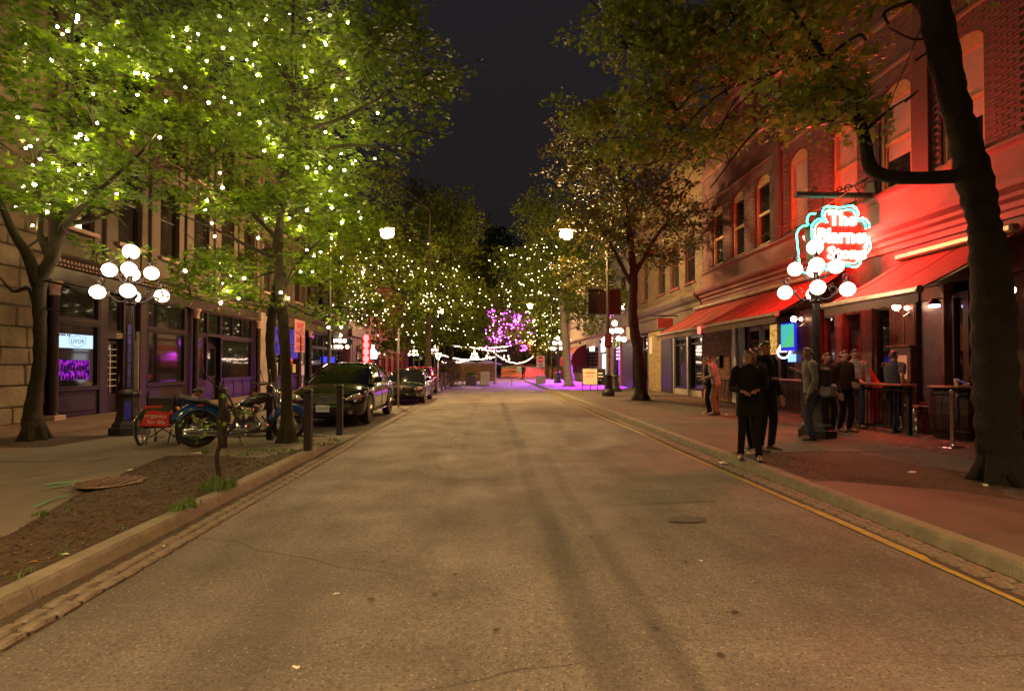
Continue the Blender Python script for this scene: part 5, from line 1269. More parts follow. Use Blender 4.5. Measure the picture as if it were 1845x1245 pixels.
LEAF_F = leaf_mat('leaf_far', (.06,.1,.01), (.17,.21,.025), .45)
LEAF_D = leaf_mat('leaf_russet', (.03,.035,.007), (.065,.055,.012), .25)
def bark_mat(name, c1, c2):
    m = M(name, c1, .92, col2=c2, scale=6, det=9); nt = m.node_tree; b = nt.nodes['Principled BSDF']; L = nt.links.new
    tc = node(nt,'ShaderNodeTexCoord'); mp = node(nt,'ShaderNodeMapping'); mp.inputs['Scale'].default_value = (22,22,5); L(tc.outputs['Object'], mp.inputs[0])
    n = node(nt,'ShaderNodeTexNoise'); n.inputs['Detail'].default_value = 7; n.inputs['Scale'].default_value = 1; n.inputs['Roughness'].default_value = .7; L(mp.outputs[0], n.inputs['Vector'])
    mp2 = node(nt,'ShaderNodeMapping'); mp2.inputs['Scale'].default_value = (14,14,3.5); L(tc.outputs['Object'], mp2.inputs[0]); v = node(nt,'ShaderNodeTexVoronoi', feature='DISTANCE_TO_EDGE'); L(mp2.outputs[0], v.inputs['Vector'])
    a = node(nt,'ShaderNodeMath', operation='ADD'); L(n.outputs['Fac'], a.inputs[0]); mm = node(nt,'ShaderNodeMath', operation='MINIMUM'); L(v.outputs['Distance'], mm.inputs[0]); mm.inputs[1].default_value = .25; L(mm.outputs[0], a.inputs[1])
    bp = node(nt,'ShaderNodeBump'); bp.inputs['Strength'].default_value = 1; bp.inputs['Distance'].default_value = .045; L(a.outputs[0], bp.inputs['Height']); L(bp.outputs['Normal'], b.inputs['Normal']); return m
BARK = bark_mat('bark', (.06,.045,.025), (.03,.022,.013))
BARK_M = bark_mat('bark_mossy', (.065,.055,.018), (.03,.022,.012))
BARK_D = bark_mat('bark_dark', (.024,.016,.011), (.008,.006,.004))
MAPLE = np.array([(0,0),(-.3,.0),(-.22,.2),(-.55,.42),(-.2,.5),(0,1),(.2,.5),(.55,.42),(.22,.2),(.3,.0)])
MAPLE[:,1] -= .3
SIMPLE = np.array([(0,-.5),(-.42,.1),(0,.55),(.42,.1)])
def leaf_mesh(name, pos, size, rng, shape, up=.75, outdir=None):
    n = len(pos); k = len(shape)
    nrm = rng.normal(size=(n,3)); nrm /= np.linalg.norm(nrm,axis=1)[:,None]; nrm = nrm*(1-up) + np.array([0,0,1])*up*(rng.random((n,1))*.8+.35); 
    nrm /= np.linalg.norm(nrm,axis=1)[:,None]
    d = outdir if outdir is not None else rng.normal(size=(n,3)); d = d - nrm*np.sum(d*nrm,axis=1)[:,None]; d += rng.normal(size=(n,3))*.35; d -= nrm*np.sum(d*nrm,axis=1)[:,None]; d /= np.linalg.norm(d,axis=1)[:,None]+1e-9
    s = np.cross(d, nrm); sz = size*(.55+.8*rng.random((n,1)))
    v = (pos[:,None,:] + (s[:,None,:]*shape[None,:,0,None] + d[:,None,:]*shape[None,:,1,None])*sz[:,None,:])
    droop = (np.abs(shape[:,0])+np.maximum(0,shape[:,1])*.5)**2*.35; v -= nrm[:,None,:]*droop[None,:,None]*sz[:,None,:]
    v = v.reshape(-1,3); me = bpy.data.meshes.new(name)
    me.vertices.add(n*k); me.vertices.foreach_set('co', v.astype(np.float32).ravel())
    me.loops.add(n*k); me.loops.foreach_set('vertex_index', np.arange(n*k, dtype=np.int32))
    me.polygons.add(n); me.polygons.foreach_set('loop_start', (np.arange(n)*k).astype(np.int32)); 
    me.update(calc_edges=True); me.validate(); return me
def tree(name, label, group, base, trunk, limbs, blobs, ncl, lpc, size, leafm, bark=BARK, shape=MAPLE, flat=.28, crad=.55, seed=1, up=.72, twig=.5, twr=.012, nleaf=0, clump=0, roots=True, cats='tree', maxlimb=14):
    """trunk / limbs: lists of (Vector, radius) in world space; blobs: (centre, (rx,ry,rz)) crown masses"""
    rng = np.random.default_rng(seed); r_ = random.Random(seed)
    t = thing(name, label, cats, base, 0, group); B = Vector(base); tm = MB()
    tp = [p for p, _ in trunk]; tr = [r for _, r in trunk]
    sp = bez(tp, 9); rr = np.interp(np.linspace(0,len(tr)-1,len(sp)), range(len(tr)), tr)
    rr = [r*(1+.06*math.sin(i*1.7+seed)) for i, r in enumerate(rr)]
    tm.tube([p-B for p in sp], rr, 24)
    from mathutils import noise as mn
    off_ = seed*7.3
    tm.v = [tuple(Vector(q)+mn.noise_vector(Vector((q[0]*5+off_, q[1]*5, q[2]*2.2)))*(.07*tr[1])+mn.noise_vector(Vector((q[0]*16+off_, q[1]*16, q[2]*6)))*(.06*tr[1])) for q in tm.v]
    if roots:
        r0 = tr[0]
        for k in range(6):
            a = k*1.05+seed; tm.tube([Vector((math.cos(a)*r0*.3,math.sin(a)*r0*.3,.35)), Vector((math.cos(a)*r0*.9,math.sin(a)*r0*.9,.08)), Vector((math.cos(a)*r0*1.35,math.sin(a)*r0*1.35,-.02))], [r0*.45,r0*.3,r0*.08], 7)
    nodes = [(p, r) for p, r in zip(sp, rr) if p.z-B.z > 1.9]
    segs = []
    for lb in limbs:
        lp = bez([p for p,_ in lb], 5); lr = np.interp(np.linspace(0,len(lb)-1,len(lp)), range(len(lb)), [r for _,r in lb]); tm.tube([p-B for p in lp], lr, 9); nodes += list(zip(lp, lr))
    if not nodes: nodes = [(sp[-1], rr[-1])]
    lm = []
    for c, rad in blobs:
        c = Vector(c); q, qr = min(nodes, key=lambda a: (a[0]-c).length + (1.2 if a[0].z > c.z+.3 else 0)*2)
        d = c-q; mid = q+d*.5+Vector((r_.uniform(-.2,.2),r_.uniform(-.2,.2),d.length*.1)); end = c+Vector((0,0,-.1)); r0 = min(qr*.62, .02+.016*d.length)
        lp = bez([q, mid, end], 5); lr = np.linspace(r0, .016, len(lp)); lm.append(MB().tube([p-B for p in lp], lr, 7)); segs += list(zip(lp, lr))
    allseg = nodes + segs
    AP = np.array([p for p,_ in allseg])
    vol = np.array([a[0]*a[1]*a[2] for _, a in blobs])**.75; vol /= vol.sum()
    cc = []; idx = rng.choice(len(blobs), ncl, p=vol)
    for i in idx:
        c, rad = blobs[i]; v = rng.normal(size=3); v /= np.linalg.norm(v); u = rng.random()**.42
        cc.append(np.array(c)+v*u*np.array(rad))
    cc = np.array(cc)
    if clump:
        k = ncl//clump; sc_ = cc[:k]; cc = sc_[rng.integers(0,k,ncl)]+rng.normal(size=(ncl,3))*np.array([crad*.62,crad*.62,crad*.22])
    tw = MB()
    for i in range(ncl):
        if r_.random() > twig: continue
        p = cc[i]; dd = np.linalg.norm(AP-p, axis=1)+ (AP[:,2] > p[2])*.5; j = int(dd.argmin()); q = AP[j]; 
        if dd[j] > 3.2: continue
        m_ = (q+p)/2+np.array([r_.uniform(-.08,.08),r_.uniform(-.08,.08),.06]); tw.tube([Vector(q)-B, Vector(m_)-B, Vector(p)-B], [twr*1.1, twr*.8, twr*.35], 4, cap=False)
    obj('trunk', tm, bark, t, smooth=True, fix=False); 
    for q in lm: obj('limb', q, bark, t, smooth=True, fix=False)
    if tw.v: tag(obj('twigs', tw, bark, t, fix=False), kind='stuff')
    n = ncl*lpc; ang = rng.random(n)*2*PI; rad = rng.random(n)**.55*crad*np.repeat(rng.random(ncl)*.6+.6, lpc)
    off = np.stack([np.cos(ang)*rad, np.sin(ang)*rad, (rng.normal(size=n))*flat*crad*.45 - rad*rad*.25], 1)
    tilt = np.repeat(rng.normal(size=(ncl,2))*.22, lpc, axis=0); off[:,2] += off[:,0]*tilt[:,0]+off[:,1]*tilt[:,1]
    pos = np.repeat(cc, lpc, axis=0)+off - np.array(B); out_ = off/(np.linalg.norm(off,axis=1)[:,None]+1e-6)
    if nleaf:   # nearest leaves are pieces of their own
        wp = pos+np.array(B); d = np.linalg.norm(wp-np.array([0,0,CAMZ]),axis=1)+((wp[:,1]<.5)*99); o_ = np.argsort(d)[:nleaf]
        lm2 = [leaf_mesh('leaf', np.zeros((1,3)), size, rng, shape, up) for _ in range(8)]
        for me in lm2: me.materials.append(leafm)
        for i in o_:
            o = bpy.data.objects.new('leaf', r_.choice(lm2)); COL.objects.link(o); o.parent = t; o.location = pos[i]; o.rotation_euler = (r_.uniform(-.5,.5), r_.uniform(-.5,.5), r_.uniform(0,6.28))
        keep = np.ones(n, bool); keep[o_] = False; pos = pos[keep]; out_ = out_[keep]
    me = leaf_mesh('crown', pos, size, rng, shape, up, out_); me.materials.append(leafm)
    o = bpy.data.objects.new('crown', me); COL.objects.link(o); o.parent = t; tag(o, kind='stuff')
    return t, cc
def V(px, py, d): return P(px, py, d=d)
STREET_L = 'street trees wrapped in fairy lights on the left'
# T1: leftmost, trunk 10 m away
b = T1B; d = b.y*1.0
q = lambda px, py, dd=0: V(px, py, (b-Vector((0,0,0))).dot(_F)+dd)
D1 = b.dot(_F)
tr = [(b+Vector((0,0,-.05)), .22), (V(58,740,D1),.125), (V(70,660,D1),.1), (V(72,580,D1),.098), (V(72,510,D1),.115), (V(98,455,D1),.11), (V(112,390,D1+.2),.1), (V(120,300,D1+.3),.08), (V(126,200,D1+.4),.06), (V(130,60,D1+.5),.03)]
li = [[(V(70,515,D1),.12),(V(50,460,D1-.2),.09),(V(25,420,D1-.5),.07),(V(-10,340,D1-.9),.04)], [(V(92,470,D1),.07),(V(72,420,D1-.1),.055),(V(75,370,D1-.3),.04),(V(60,300,D1-.5),.02)],
      [(V(108,415,D1),.08),(V(150,370,D1-.3),.05),(V(200,325,D1-.6),.04),(V(260,270,D1-.8),.02)], [(V(115,405,D1),.06),(V(170,395,D1+.4),.04),(V(225,370,D1+.6),.02)], [(V(66,560,D1),.05),(V(52,520,D1+.1),.035),(V(24,525,D1+.2),.03),(V(0,500,D1+.3),.015)],
      [(V(80,505,D1),.03),(V(120,515,D1-.2),.02),(V(165,535,D1-.3),.014),(V(190,505,D1-.4),.008)], [(V(78,555,D1),.02),(V(110,560,D1-.1),.012),(V(135,550,D1-.2),.006)]]
bl1 = [(V(x,y,D1+dd), (rx,ry,rz_)) for x,y,dd,rx,ry,rz_ in ((40,90,.3,1.3,1.2,.8),(150,110,.2,1.4,1.3,.8),(260,100,.5,1.4,1.3,.8),(60,220,-.2,1.2,1.2,.7),(170,220,0,1.3,1.3,.7),(285,220,.3,1.3,1.2,.7),(60,340,-.3,1.1,1.1,.5),(170,330,-.4,1.2,1.1,.5),(270,330,.2,1.1,1.1,.5),(230,400,-.2,1.0,.9,.32),(120,415,0,.9,.9,.25),(45,440,.2,.8,.8,.3),(200,440,-.5,.75,.6,.15),(40,510,.3,.6,.6,.15),(-80,200,0,1.4,1.3,1.5),(100,-60,.2,2.2,1.8,1.0),(300,-40,.4,1.9,1.6,.9),(360,160,.8,1.2,1.2,1.0))]
T1, cc1 = tree('maple_tree', 'leftmost street maple with fairy lights, its trunk left of the near globe lamp', STREET_L, b, tr, li, bl1, 490, 34, .12, LEAF_L, BARK_M, clump=6, flat=.2, crad=.5, seed=3, twr=.011)
# T2: tree in front of the big car
b = T2B; D2 = b.dot(_F)
tr = [(b+Vector((0,0,-.05)), .17), (V(517,740,D2),.105), (V(515,650,D2),.095), (V(510,580,D2),.098), (V(506,520,D2),.095), (V(500,450,D2),.085), (V(508,380,D2),.08), (V(516,280,D2+.1),.08), (V(522,190,D2+.1),.065), (V(525,100,D2+.2),.045), (V(530,10,D2+.2),.02)]
li = [[(V(512,300,D2),.06),(V(560,275,D2-.1),.045),(V(630,262,D2-.3),.03),(V(700,268,D2-.5),.015)], [(V(508,440,D2),.05),(V(470,400,D2-.1),.04),(V(420,355,D2-.3),.03),(V(340,300,D2-.5),.012)], [(V(508,470,D2),.045),(V(450,445,D2+.1),.035),(V(390,415,D2+.2),.025),(V(310,380,D2+.2),.01)],
      [(V(520,210,D2),.05),(V(570,160,D2),.035),(V(650,110,D2-.2),.02)], [(V(524,150,D2),.04),(V(480,90,D2),.03),(V(440,30,D2),.015)], [(V(512,520,D2),.04),(V(540,470,D2+.3),.03),(V(590,420,D2+.6),.015)], [(V(510,570,D2),.035),(V(480,545,D2-.3),.025),(V(420,540,D2-.6),.015),(V(345,535,D2-.9),.006)], [(V(516,240,D2),.05),(V(600,220,D2-.4),.035),(V(700,170,D2-.7),.02),(V(780,130,D2-.9),.01)]]
bl2 = [(V(x,y,D2+dd), (rx,ry,rz_)) for x,y,dd,rx,ry,rz_ in ((430,60,.2,1.1,1.1,.7),(560,60,.1,1.1,1.1,.7),(680,60,.3,1.1,1.0,.6),(400,160,0,1.0,1.1,.6),(530,150,-.3,1.1,1.1,.6),(650,160,0,1.1,1.0,.6),(745,100,.2,.6,.8,.6),(400,260,-.2,1.0,1.0,.55),(520,250,-.4,1.1,1.0,.5),(640,230,-.1,1.1,1.0,.5),(755,190,0,.7,.7,.4),(400,340,-.3,1.0,1.0,.4),(520,350,-.2,1.1,1.0,.45),(610,330,.3,.8,.9,.4),(700,292,0,.75,.6,.22),(765,300,-.1,.4,.4,.12),(420,420,-.1,1.0,1.0,.35),(540,430,.3,1.0,1.0,.45),(590,500,.8,.8,.9,.4),(440,500,0,.9,.8,.25),(385,515,-.5,.65,.5,.14),(350,440,.2,.7,.7,.2),(560,560,.7,.6,.7,.25),(480,560,.2,.45,.5,.16),(640,400,1.2,.9,1,.6),(790,235,0,.32,.4,.2),(720,30,.3,.7,.7,.5),(530,-60,.2,2.2,1.8,.8),(330,20,.3,1.1,1.2,.9))]
T2, cc2 = tree('maple_tree', 'street maple with fairy lights, its slim trunk before the parked black car', STREET_L, b, tr, li, bl2, 690, 34, .105, LEAF_L, BARK_M, clump=6, flat=.2, crad=.48, seed=5, twr=.01)
# slim tree nearer the shopfront
b = P(487,738,z=SW); D = b.dot(_F)
tr = [(b,.17),(V(492,690,D),.15),(V(487,620,D),.15),(V(492,560,D),.15),(V(500,500,D),.12),(V(505,430,D+.5),.1),(V(510,300,D+1),.07)]
blx = [(V(x,y,D+dd), (rx,ry,rz_)) for x,y,dd,rx,ry,rz_ in ((420,470,1,1.8,1.6,.7),(560,470,1,2.0,1.6,.8),(480,380,1,2.4,2.2,1.0),(600,400,1,1.8,1.6,1.0),(480,230,1.5,2.6,2.4,1.6),(320,300,1.5,2.2,2.0,1.6),(620,510,.5,1.0,1.0,.5),(340,140,2,2.6,2.4,1.6),(180,260,2,2.4,2,2),(560,140,2,2.2,2,1.6))]
tree('maple_tree', 'thin leaning tree behind the motorcycle, between the plum columns', STREET_L, b, tr, [], blx, 560, 40, .12, LEAF_L, BARK, shape=SIMPLE, seed=6)
# further left trees
def far_tree(label, group, px, base_y, z, blobs, ncl, seed, leafm=LEAF_F, trunkr=.22, lean=0, size=.2, lpc=34, name='street_tree', crad=.8, bark=BARK, ddx=0, fork=None):
    b = P(px, base_y, z=z); D = b.dot(_F); top = min(y for x,y,*_ in blobs)
    tr = [(b,trunkr*1.35),(V(px+lean*.3,base_y-(base_y-600)*.5,D),trunkr),(V(px+lean*.7,570,D),trunkr*.85),(V(px+lean,500,D),trunkr*.6),(V(px+lean*1.2,max(top,380),D),trunkr*.25)]
    bl = [(V(x,y,D+dd), (rx,ry,rz_)) for x,y,dd,rx,ry,rz_ in blobs]
    return tree(name, label, group, b, tr, [], bl, ncl, lpc, size, leafm, bark, shape=SIMPLE, seed=seed, crad=crad, twig=.35, twr=.02, flat=.5, up=.5)
TL3, cc3 = far_tree('street tree with fairy lights rising behind the second parked car', STREET_L, 770, 700, SW, [(655,400,0,2.6,2.4,1.4),(735,455,0,2.8,2.6,1.6),(690,500,-1,3.0,2.6,1.5),(790,520,0,2.6,2.4,1.5),(640,520,0,2.6,2.4,1.5),(600,440,0,2.5,2.4,2),(740,560,-.5,2.6,2.2,1.2),(820,560,.5,1.6,1.8,1.0),(655,560,1,2.2,2,.9),(690,330,1,2.2,2.0,1.3),(590,330,1,2.6,2.0,1.8)], 560, 8, lean=4, size=.17)
TL4, cc4 = far_tree('street tree whose crown hangs over the string-lit patio entrance', STREET_L, 812, 690, SW, [(800,470,0,3,3,3),(830,540,0,3,3,2.4),(770,420,0,3,3,3),(850,590,0,2.6,3,1.6),(800,600,-2,2.8,3,1.3),(740,590,0,3,3,1.4),(815,400,2,3,3,3),(710,620,0,2.6,2.6,.9)], 420, 9, size=.26, crad=1.1)
TL5, cc5 = far_tree('dim tall tree at the far left end of the street', 'unlit far street trees', 800, 678, 0, [(790,440,0,5,5,5),(840,430,0,5,5,5),(760,380,0,6,5,5),(830,520,0,4,5,4),(870,480,2,3,4,4),(700,430,0,6,5,6),(640,420,0,6,5,6)], 420, 10, leafm=LEAF_F, size=.42, crad=1.8)
# right trees
STREET_R = 'street trees on the right pavement'
b = P(1800,872,z=SW); D = b.dot(_F)
tr = [(b+Vector((.06,0,-.06)),.25),(V(1800,800,D),.225),(V(1793,690,D),.22),(V(1789,560,D),.215),(V(1780,450,D),.18),(V(1770,390,D),.165),(V(1755,320,D),.18),(V(1735,240,D),.15),(V(1712,150,D),.145),(V(1686,20,D),.16),(V(1672,-80,D),.13),(V(1650,-300,D),.08)]
li = [[(V(1762,318,D),.12),(V(1720,318,D+.1),.085),(V(1660,321,D+.3),.078),(V(1600,318,D+.5),.08),(V(1568,300,D+.6),.085),(V(1558,250,D+.7),.07),(V(1540,190,D+.8),.055),(V(1512,140,D+.9),.05),(V(1470,80,D+1.1),.035),(V(1420,10,D+1.3),.02)],
      [(V(1560,235,D+.7),.03),(V(1600,200,D+.4),.015),(V(1640,175,D+.2),.008)], [(V(1690,30,D),.09),(V(1600,-40,D+.5),.07),(V(1480,-60,D+1.5),.05),(V(1350,20,D+3),.03)], [(V(1480,95,D+1.1),.03),(V(1430,120,D+2),.025),(V(1350,150,D+3),.015)], [(V(1700,60,D),.02),(V(1650,72,D-.2),.012),(V(1600,50,D-.3),.006)]]
blr = [(V(x,y,D+dd), (rx,ry,rz_)) for x,y,dd,rx,ry,rz_ in ((1480,70,1.2,.75,.9,.45),(1560,60,.8,.6,.8,.4),(1400,60,2,.9,1,.6),(1300,60,3,1.1,1.2,.7),(1210,90,4,1.1,1.3,.8),(1130,80,4.5,.9,1.1,.7),(1400,150,2.2,.8,1,.5),(1310,160,3,1.0,1.1,.6),(1220,190,4,1.2,1.2,.7),(1130,200,5,1.2,1.2,.8),(1070,220,6,1.0,1.2,.7),(1240,280,4.5,1.1,1.1,.5),(1290,240,3.5,.9,1,.4),(1170,290,5,1.1,1.1,.6),(1500,150,.8,.45,.5,.2),(1540,190,.6,.3,.4,.1),(1460,190,1,.35,.4,.12),(1630,170,.2,.28,.3,.08),(1500,205,.7,.25,.3,.08),(1600,30,.3,.4,.5,.2),(1250,-30,3,2,1.6,.8),(1450,-50,1.5,1.5,1.4,.7),(1620,-80,.6,1.2,1.2,.6),(1280,330,4.5,.5,.6,.2),(1650,95,.1,.25,.3,.12))]
TR1, _ = tree('maple_tree', 'huge dark-barked maple at the right edge with a bent low branch', STREET_R, b, tr, li, blr, 600, 30, .11, LEAF_R, BARK_D, clump=5, flat=.3, crad=.42, seed=12, twr=.01, nleaf=300, up=.6)
b = P(1155,722,z=SW); D = b.dot(_F)
tr = [(b,.33),(V(1155,700,D),.24),(V(1150,640,D),.21),(V(1140,570,D),.2),(V(1141,500,D),.18),(V(1135,430,D),.14),(V(1120,330,D),.1),(V(1100,220,D),.05)]
bl = [(V(x,y,D+dd), (rx,ry,rz_)) for x,y,dd,rx,ry,rz_ in ((1100,330,0,2.0,2,1.2),(1180,360,0,2.0,2,1.1),(1060,400,0,1.8,2,1.1),(1240,400,1,1.6,1.5,.8),(1130,430,0,1.8,1.8,.8),(1290,370,2,1.3,1.3,.6),(1050,290,0,1.8,1.8,1.2),(1180,460,1,1.3,1.3,.5),(1060,230,0,1.5,1.6,.9),(1200,260,0,2.3,2,1.1),(1050,490,2,1.4,1.6,.8),(1280,280,2,1.8,1.6,.9),(1230,430,2,1.1,1,.4))]
tree('street_tree', 'leaning dark tree on the right pavement before the beige brick front', STREET_R, b, tr, [[(V(1140,500,D),.12),(V(1180,430,D),.08),(V(1220,380,D+.5),.04)],[(V(1141,520,D),.1),(V(1105,450,D),.07),(V(1070,390,D),.03)]], bl, 450, 36, .13, LEAF_D, BARK_D, shape=SIMPLE, seed=14, up=.5, flat=.5)
TR3, ccr3 = far_tree('tree with violet-lit trunk and fairy lights beyond the pavement signs', STREET_R, 1026, 696, SW, [(1000,430,0,3,3,2),(950,480,0,2.6,2.6,1.8),(1060,480,0,2.8,2.6,1.6),(1010,520,0,3,2.8,1.6),(930,540,0,1.8,2,1.2),(1090,400,0,2.4,2.4,1.6),(1040,560,0,2.2,2,.8),(1110,540,-2,1.6,1.6,.9),(980,370,1,2.2,2.2,1.4),(1080,590,-1,1.2,1.4,.5)], 560, 15, leafm=LEAF_F, lean=-16, size=.18, trunkr=.3, bark=M('bark_pale', (.2,.18,.16), .9, bump=.8, bscale=20))
TR4, ccr4 = far_tree('tree of the far square hung with warm fairy lights right of the violet tree', 'trees in the far square', 985, 682, 0, [(990,560,0,4,4,3),(960,520,0,3.5,4,4),(1010,500,0,5,4,4),(970,600,0,4,4,2.2),(1010,610,0,4,4,2)], 300, 16, size=.4, crad=1.6)
TP, ccp = far_tree('tree of the far square glowing violet with fairy lights', 'trees in the far square', 912, 680, 0, [(915,590,0,3.6,4,3),(885,610,0,2.2,3,2),(945,580,0,2.6,3,1.6),(910,550,0,3,4,3),(950,630,0,1.6,3,1)], 220, 17, size=.36, crad=1.3)
far_tree('broad dark tree closing the view at the street end', 'unlit far street trees', 880, 672, 0, [(880,560,0,9,6,7),(850,620,0,9,6,3),(940,600,0,9,6,4),(860,490,0,6,5,6),(900,440,0,4,5,5),(1000,560,0,9,6,8)], 300, 18, leafm=LEAF_F, size=.8, crad=3.)
# bare sapling with ivy in the planting strip
b = P(395,864,z=SW); D = b.dot(_F)
t = thing('bare_sapling', 'bare forked sapling with a few ivy leaves in front of the motorcycle', 'sapling', b)
mb = MB()
for pts, r0, r1 in ((((395,864,0),(391,820,0),(400,795,0)),.03,.024),(((400,795,0),(392,760,0),(402,730,.05),(400,700,.1)),.02,.008),(((400,795,0),(418,770,-.05),(425,745,-.1),(412,715,-.1),(398,702,-.1),(372,678,-.1),(362,640,-.1),(375,595,-.1)),.018,.004),(((396,775,0),(380,760,.1),(350,757,.2)),.008,.003),(((400,702,0),(404,680,0)),.006,.004),(((425,745,-.1),(440,738,-.1),(470,742,-.1)),.008,.003)):
    pp = bez([V(x,y,D+dd) for x,y,dd in pts], 5); mb.tube([p-b for p in pp], np.linspace(r0,r1,len(pp)), 7)
obj('stem', mb, BARK, t, smooth=True)
r_ = np.random.default_rng(4); ps = []
for x0,y0,x1,y1,n in ((345,760,400,765,26),(372,780,345,800,8),(425,745,445,740,9),(405,715,398,700,5),(420,775,440,790,6),(310,755,345,752,6),(300,768,325,765,4)):
    for k in range(n): u = r_.random(); ps.append(np.array(V(x0+(x1-x0)*u+r_.normal()*5, y0+(y1-y0)*u+r_.normal()*6, D+r_.normal()*.08)-b))
me = leaf_mesh('ivy_leaves', np.array(ps), .055, r_, MAPLE, .4); me.materials.append(LEAF_L); tag(obj('ivy_leaves', me, LEAF_L, t), kind='stuff')

# ---------------- fairy lights ----------------
FB = E('fairy_bulb', (1.,.76,.33), 330); FBF = E('fairy_bulb_far', (1.,.8,.45), 16); FBV = E('fairy_bulb_violet', (.8,.07,.9), 14); FBW = E('festoon_bulb', (1.,.72,.5), 16)
def bulb_mesh(r, mat, nm='bulb', k=2):
    bm = bmesh.new(); bmesh.ops.create_icosphere(bm, subdivisions=k, radius=r); me = bpy.data.meshes.new(nm); bm.to_mesh(me); bm.free(); me.materials.append(mat); return me
def light_string(label, base, pts, r, mat, k=2, wire=True, grp=None, cat='fairy lights', jit=.25):
    t = thing('fairy_lights', label, cat, base, 0, grp); B = Vector(base); me = bulb_mesh(r, mat, k=k)
    for i, p in enumerate(pts):
        o = bpy.data.objects.new('bulb', me); COL.objects.link(o); o.parent = t; o.location = Vector(p)-B; s = 1+jit*rs.uniform(-1,1); o.scale = (s,s,s)
    if wire:
        mb = MB(); rem = [Vector(p) for p in pts]; cur = rem.pop(0)
        while rem:
            nx = min(rem, key=lambda q: (q-cur).length); rem.remove(nx)
            if (nx-cur).length < 1.6: mb.tube([cur-B, (cur+nx)/2-B-Vector((0,0,.06)), nx-B], .004, 3, cap=False)
            cur = nx
        if mb.v: tag(obj('wire', mb, CAB, t, fix=False), kind='stuff')
    return t
def bulb_pts(cc, n, seed, box=None, toward=.3):
    r2 = random.Random(seed); o = []; k = 0
    while len(o) < n and k < 60000:
        k += 1; c = Vector(cc[r2.randrange(len(cc))]); p = c+Vector((r2.gauss(0,.25), r2.gauss(0,.25)-r2.random()*toward, r2.gauss(0,.25)-.1))
        if box:
            v = p-Vector((0,0,CAMZ)); dp = v.dot(_F); px = CX+FPX*v.dot(_R)/dp; py = CY0-FPX*v.dot(_U)/dp
            if not box(px, py, r2): continue
        o.append(p)
    return o
light_string('fairy lights in the leftmost maple above the stone wall', T1.location, bulb_pts(cc1, 70, 1, lambda x,y,r: 20<x<330 and 20<y<520 and (x<250 or r.random()<.3), .5), .02, FB)
light_string('fairy lights in the maple above the parked black car', T2.location, bulb_pts(cc2, 115, 2, lambda x,y,r: 330<x<690 and 20<y<600 and r.random() < (1. if x<650 else .2), .5), .0185, FB)
light_string('dense fairy lights in the tree behind the second parked car', TL3.location, bulb_pts(cc3, 200, 3, lambda x,y,r: x>590 and y>430 and r.random() < (y-380)/150, 2.), .028, FBF, 1, grp='far fairy lights')
light_string('fairy lights in the tree over the patio entrance', TL4.location, bulb_pts(cc4, 120, 4, lambda x,y,r: y>480, 3.), .034, FBF, 1, wire=False, grp='far fairy lights')
light_string('fairy lights in the crown above the violet-lit trunk', TR3.location, bulb_pts(cc3 if False else ccr3, 110, 5, lambda x,y,r: x<1010 and y>430 and y<570, 2.5), .03, FBF, 1, grp='far fairy lights')
light_string('warm fairy lights in the square tree right of the violet one', TR4.location, bulb_pts(ccr4, 110, 6, lambda x,y,r: x>900 and y>560 and y<640, 5), .05, FBF, 1, wire=False, grp='far fairy lights')
light_string('violet fairy lights filling the tree in the middle of the square', TP.location, bulb_pts(ccp, 270, 7, lambda x,y,r: 875<x<962 and 558<y<632 , 5), .11, FBV, 1, wire=False)
# festoon strings across the street end
def festoon(label, a, b_, sag, n, r=.06, mat=FBW):
    pts = []
    for i in range(n): u = i/(n-1); p = a.lerp(b_, u); p.z -= sag*4*u*(1-u); pts.append(p+Vector((0,0,rs.uniform(-.04,.04))))
    t = thing('festoon_string', label, 'festoon lights', a, 0, 'festoon strings over the street end'); me = bulb_mesh(r, mat, k=1)
    for p in pts: o = bpy.data.objects.new('bulb', me); COL.objects.link(o); o.parent = t; o.location = p-a-Vector((0,0,.09))
    obj('wire', MB().tube([p-a for p in pts], .012, 4), CAB, t); return t
yq = fy
festoon('bright upper festoon string running from the left trees to the violet tree', P(792,617,y=55), P(918,622,y=62), .35, 36, .06)
festoon('thinner festoon string just below the bright upper one', P(850,624,y=58), P(912,630,y=60), .2, 20, .055)
festoon('lower festoon string from the far sign pole over the navy parasols', P(789,636,y=46), P(890,641,y=fy), .35, 34, .045)
festoon('festoon string just above the navy parasols', P(797,651,y=56), P(845,647,y=58), .15, 20, .06)
festoon('festoon string from the patio post towards the no entry sign', P(890,634,y=fy), P(960,641,y=70), .9, 26, .05)
festoon('string of lights draped from the violet tree to the right trees', P(905,600,y=75), P(1010,618,y=70), .8, 34, .06)
festoon('lights wound round the far sign pole', P(785,634,y=36.4), P(794,634,y=36.4), .42, 12, .04)
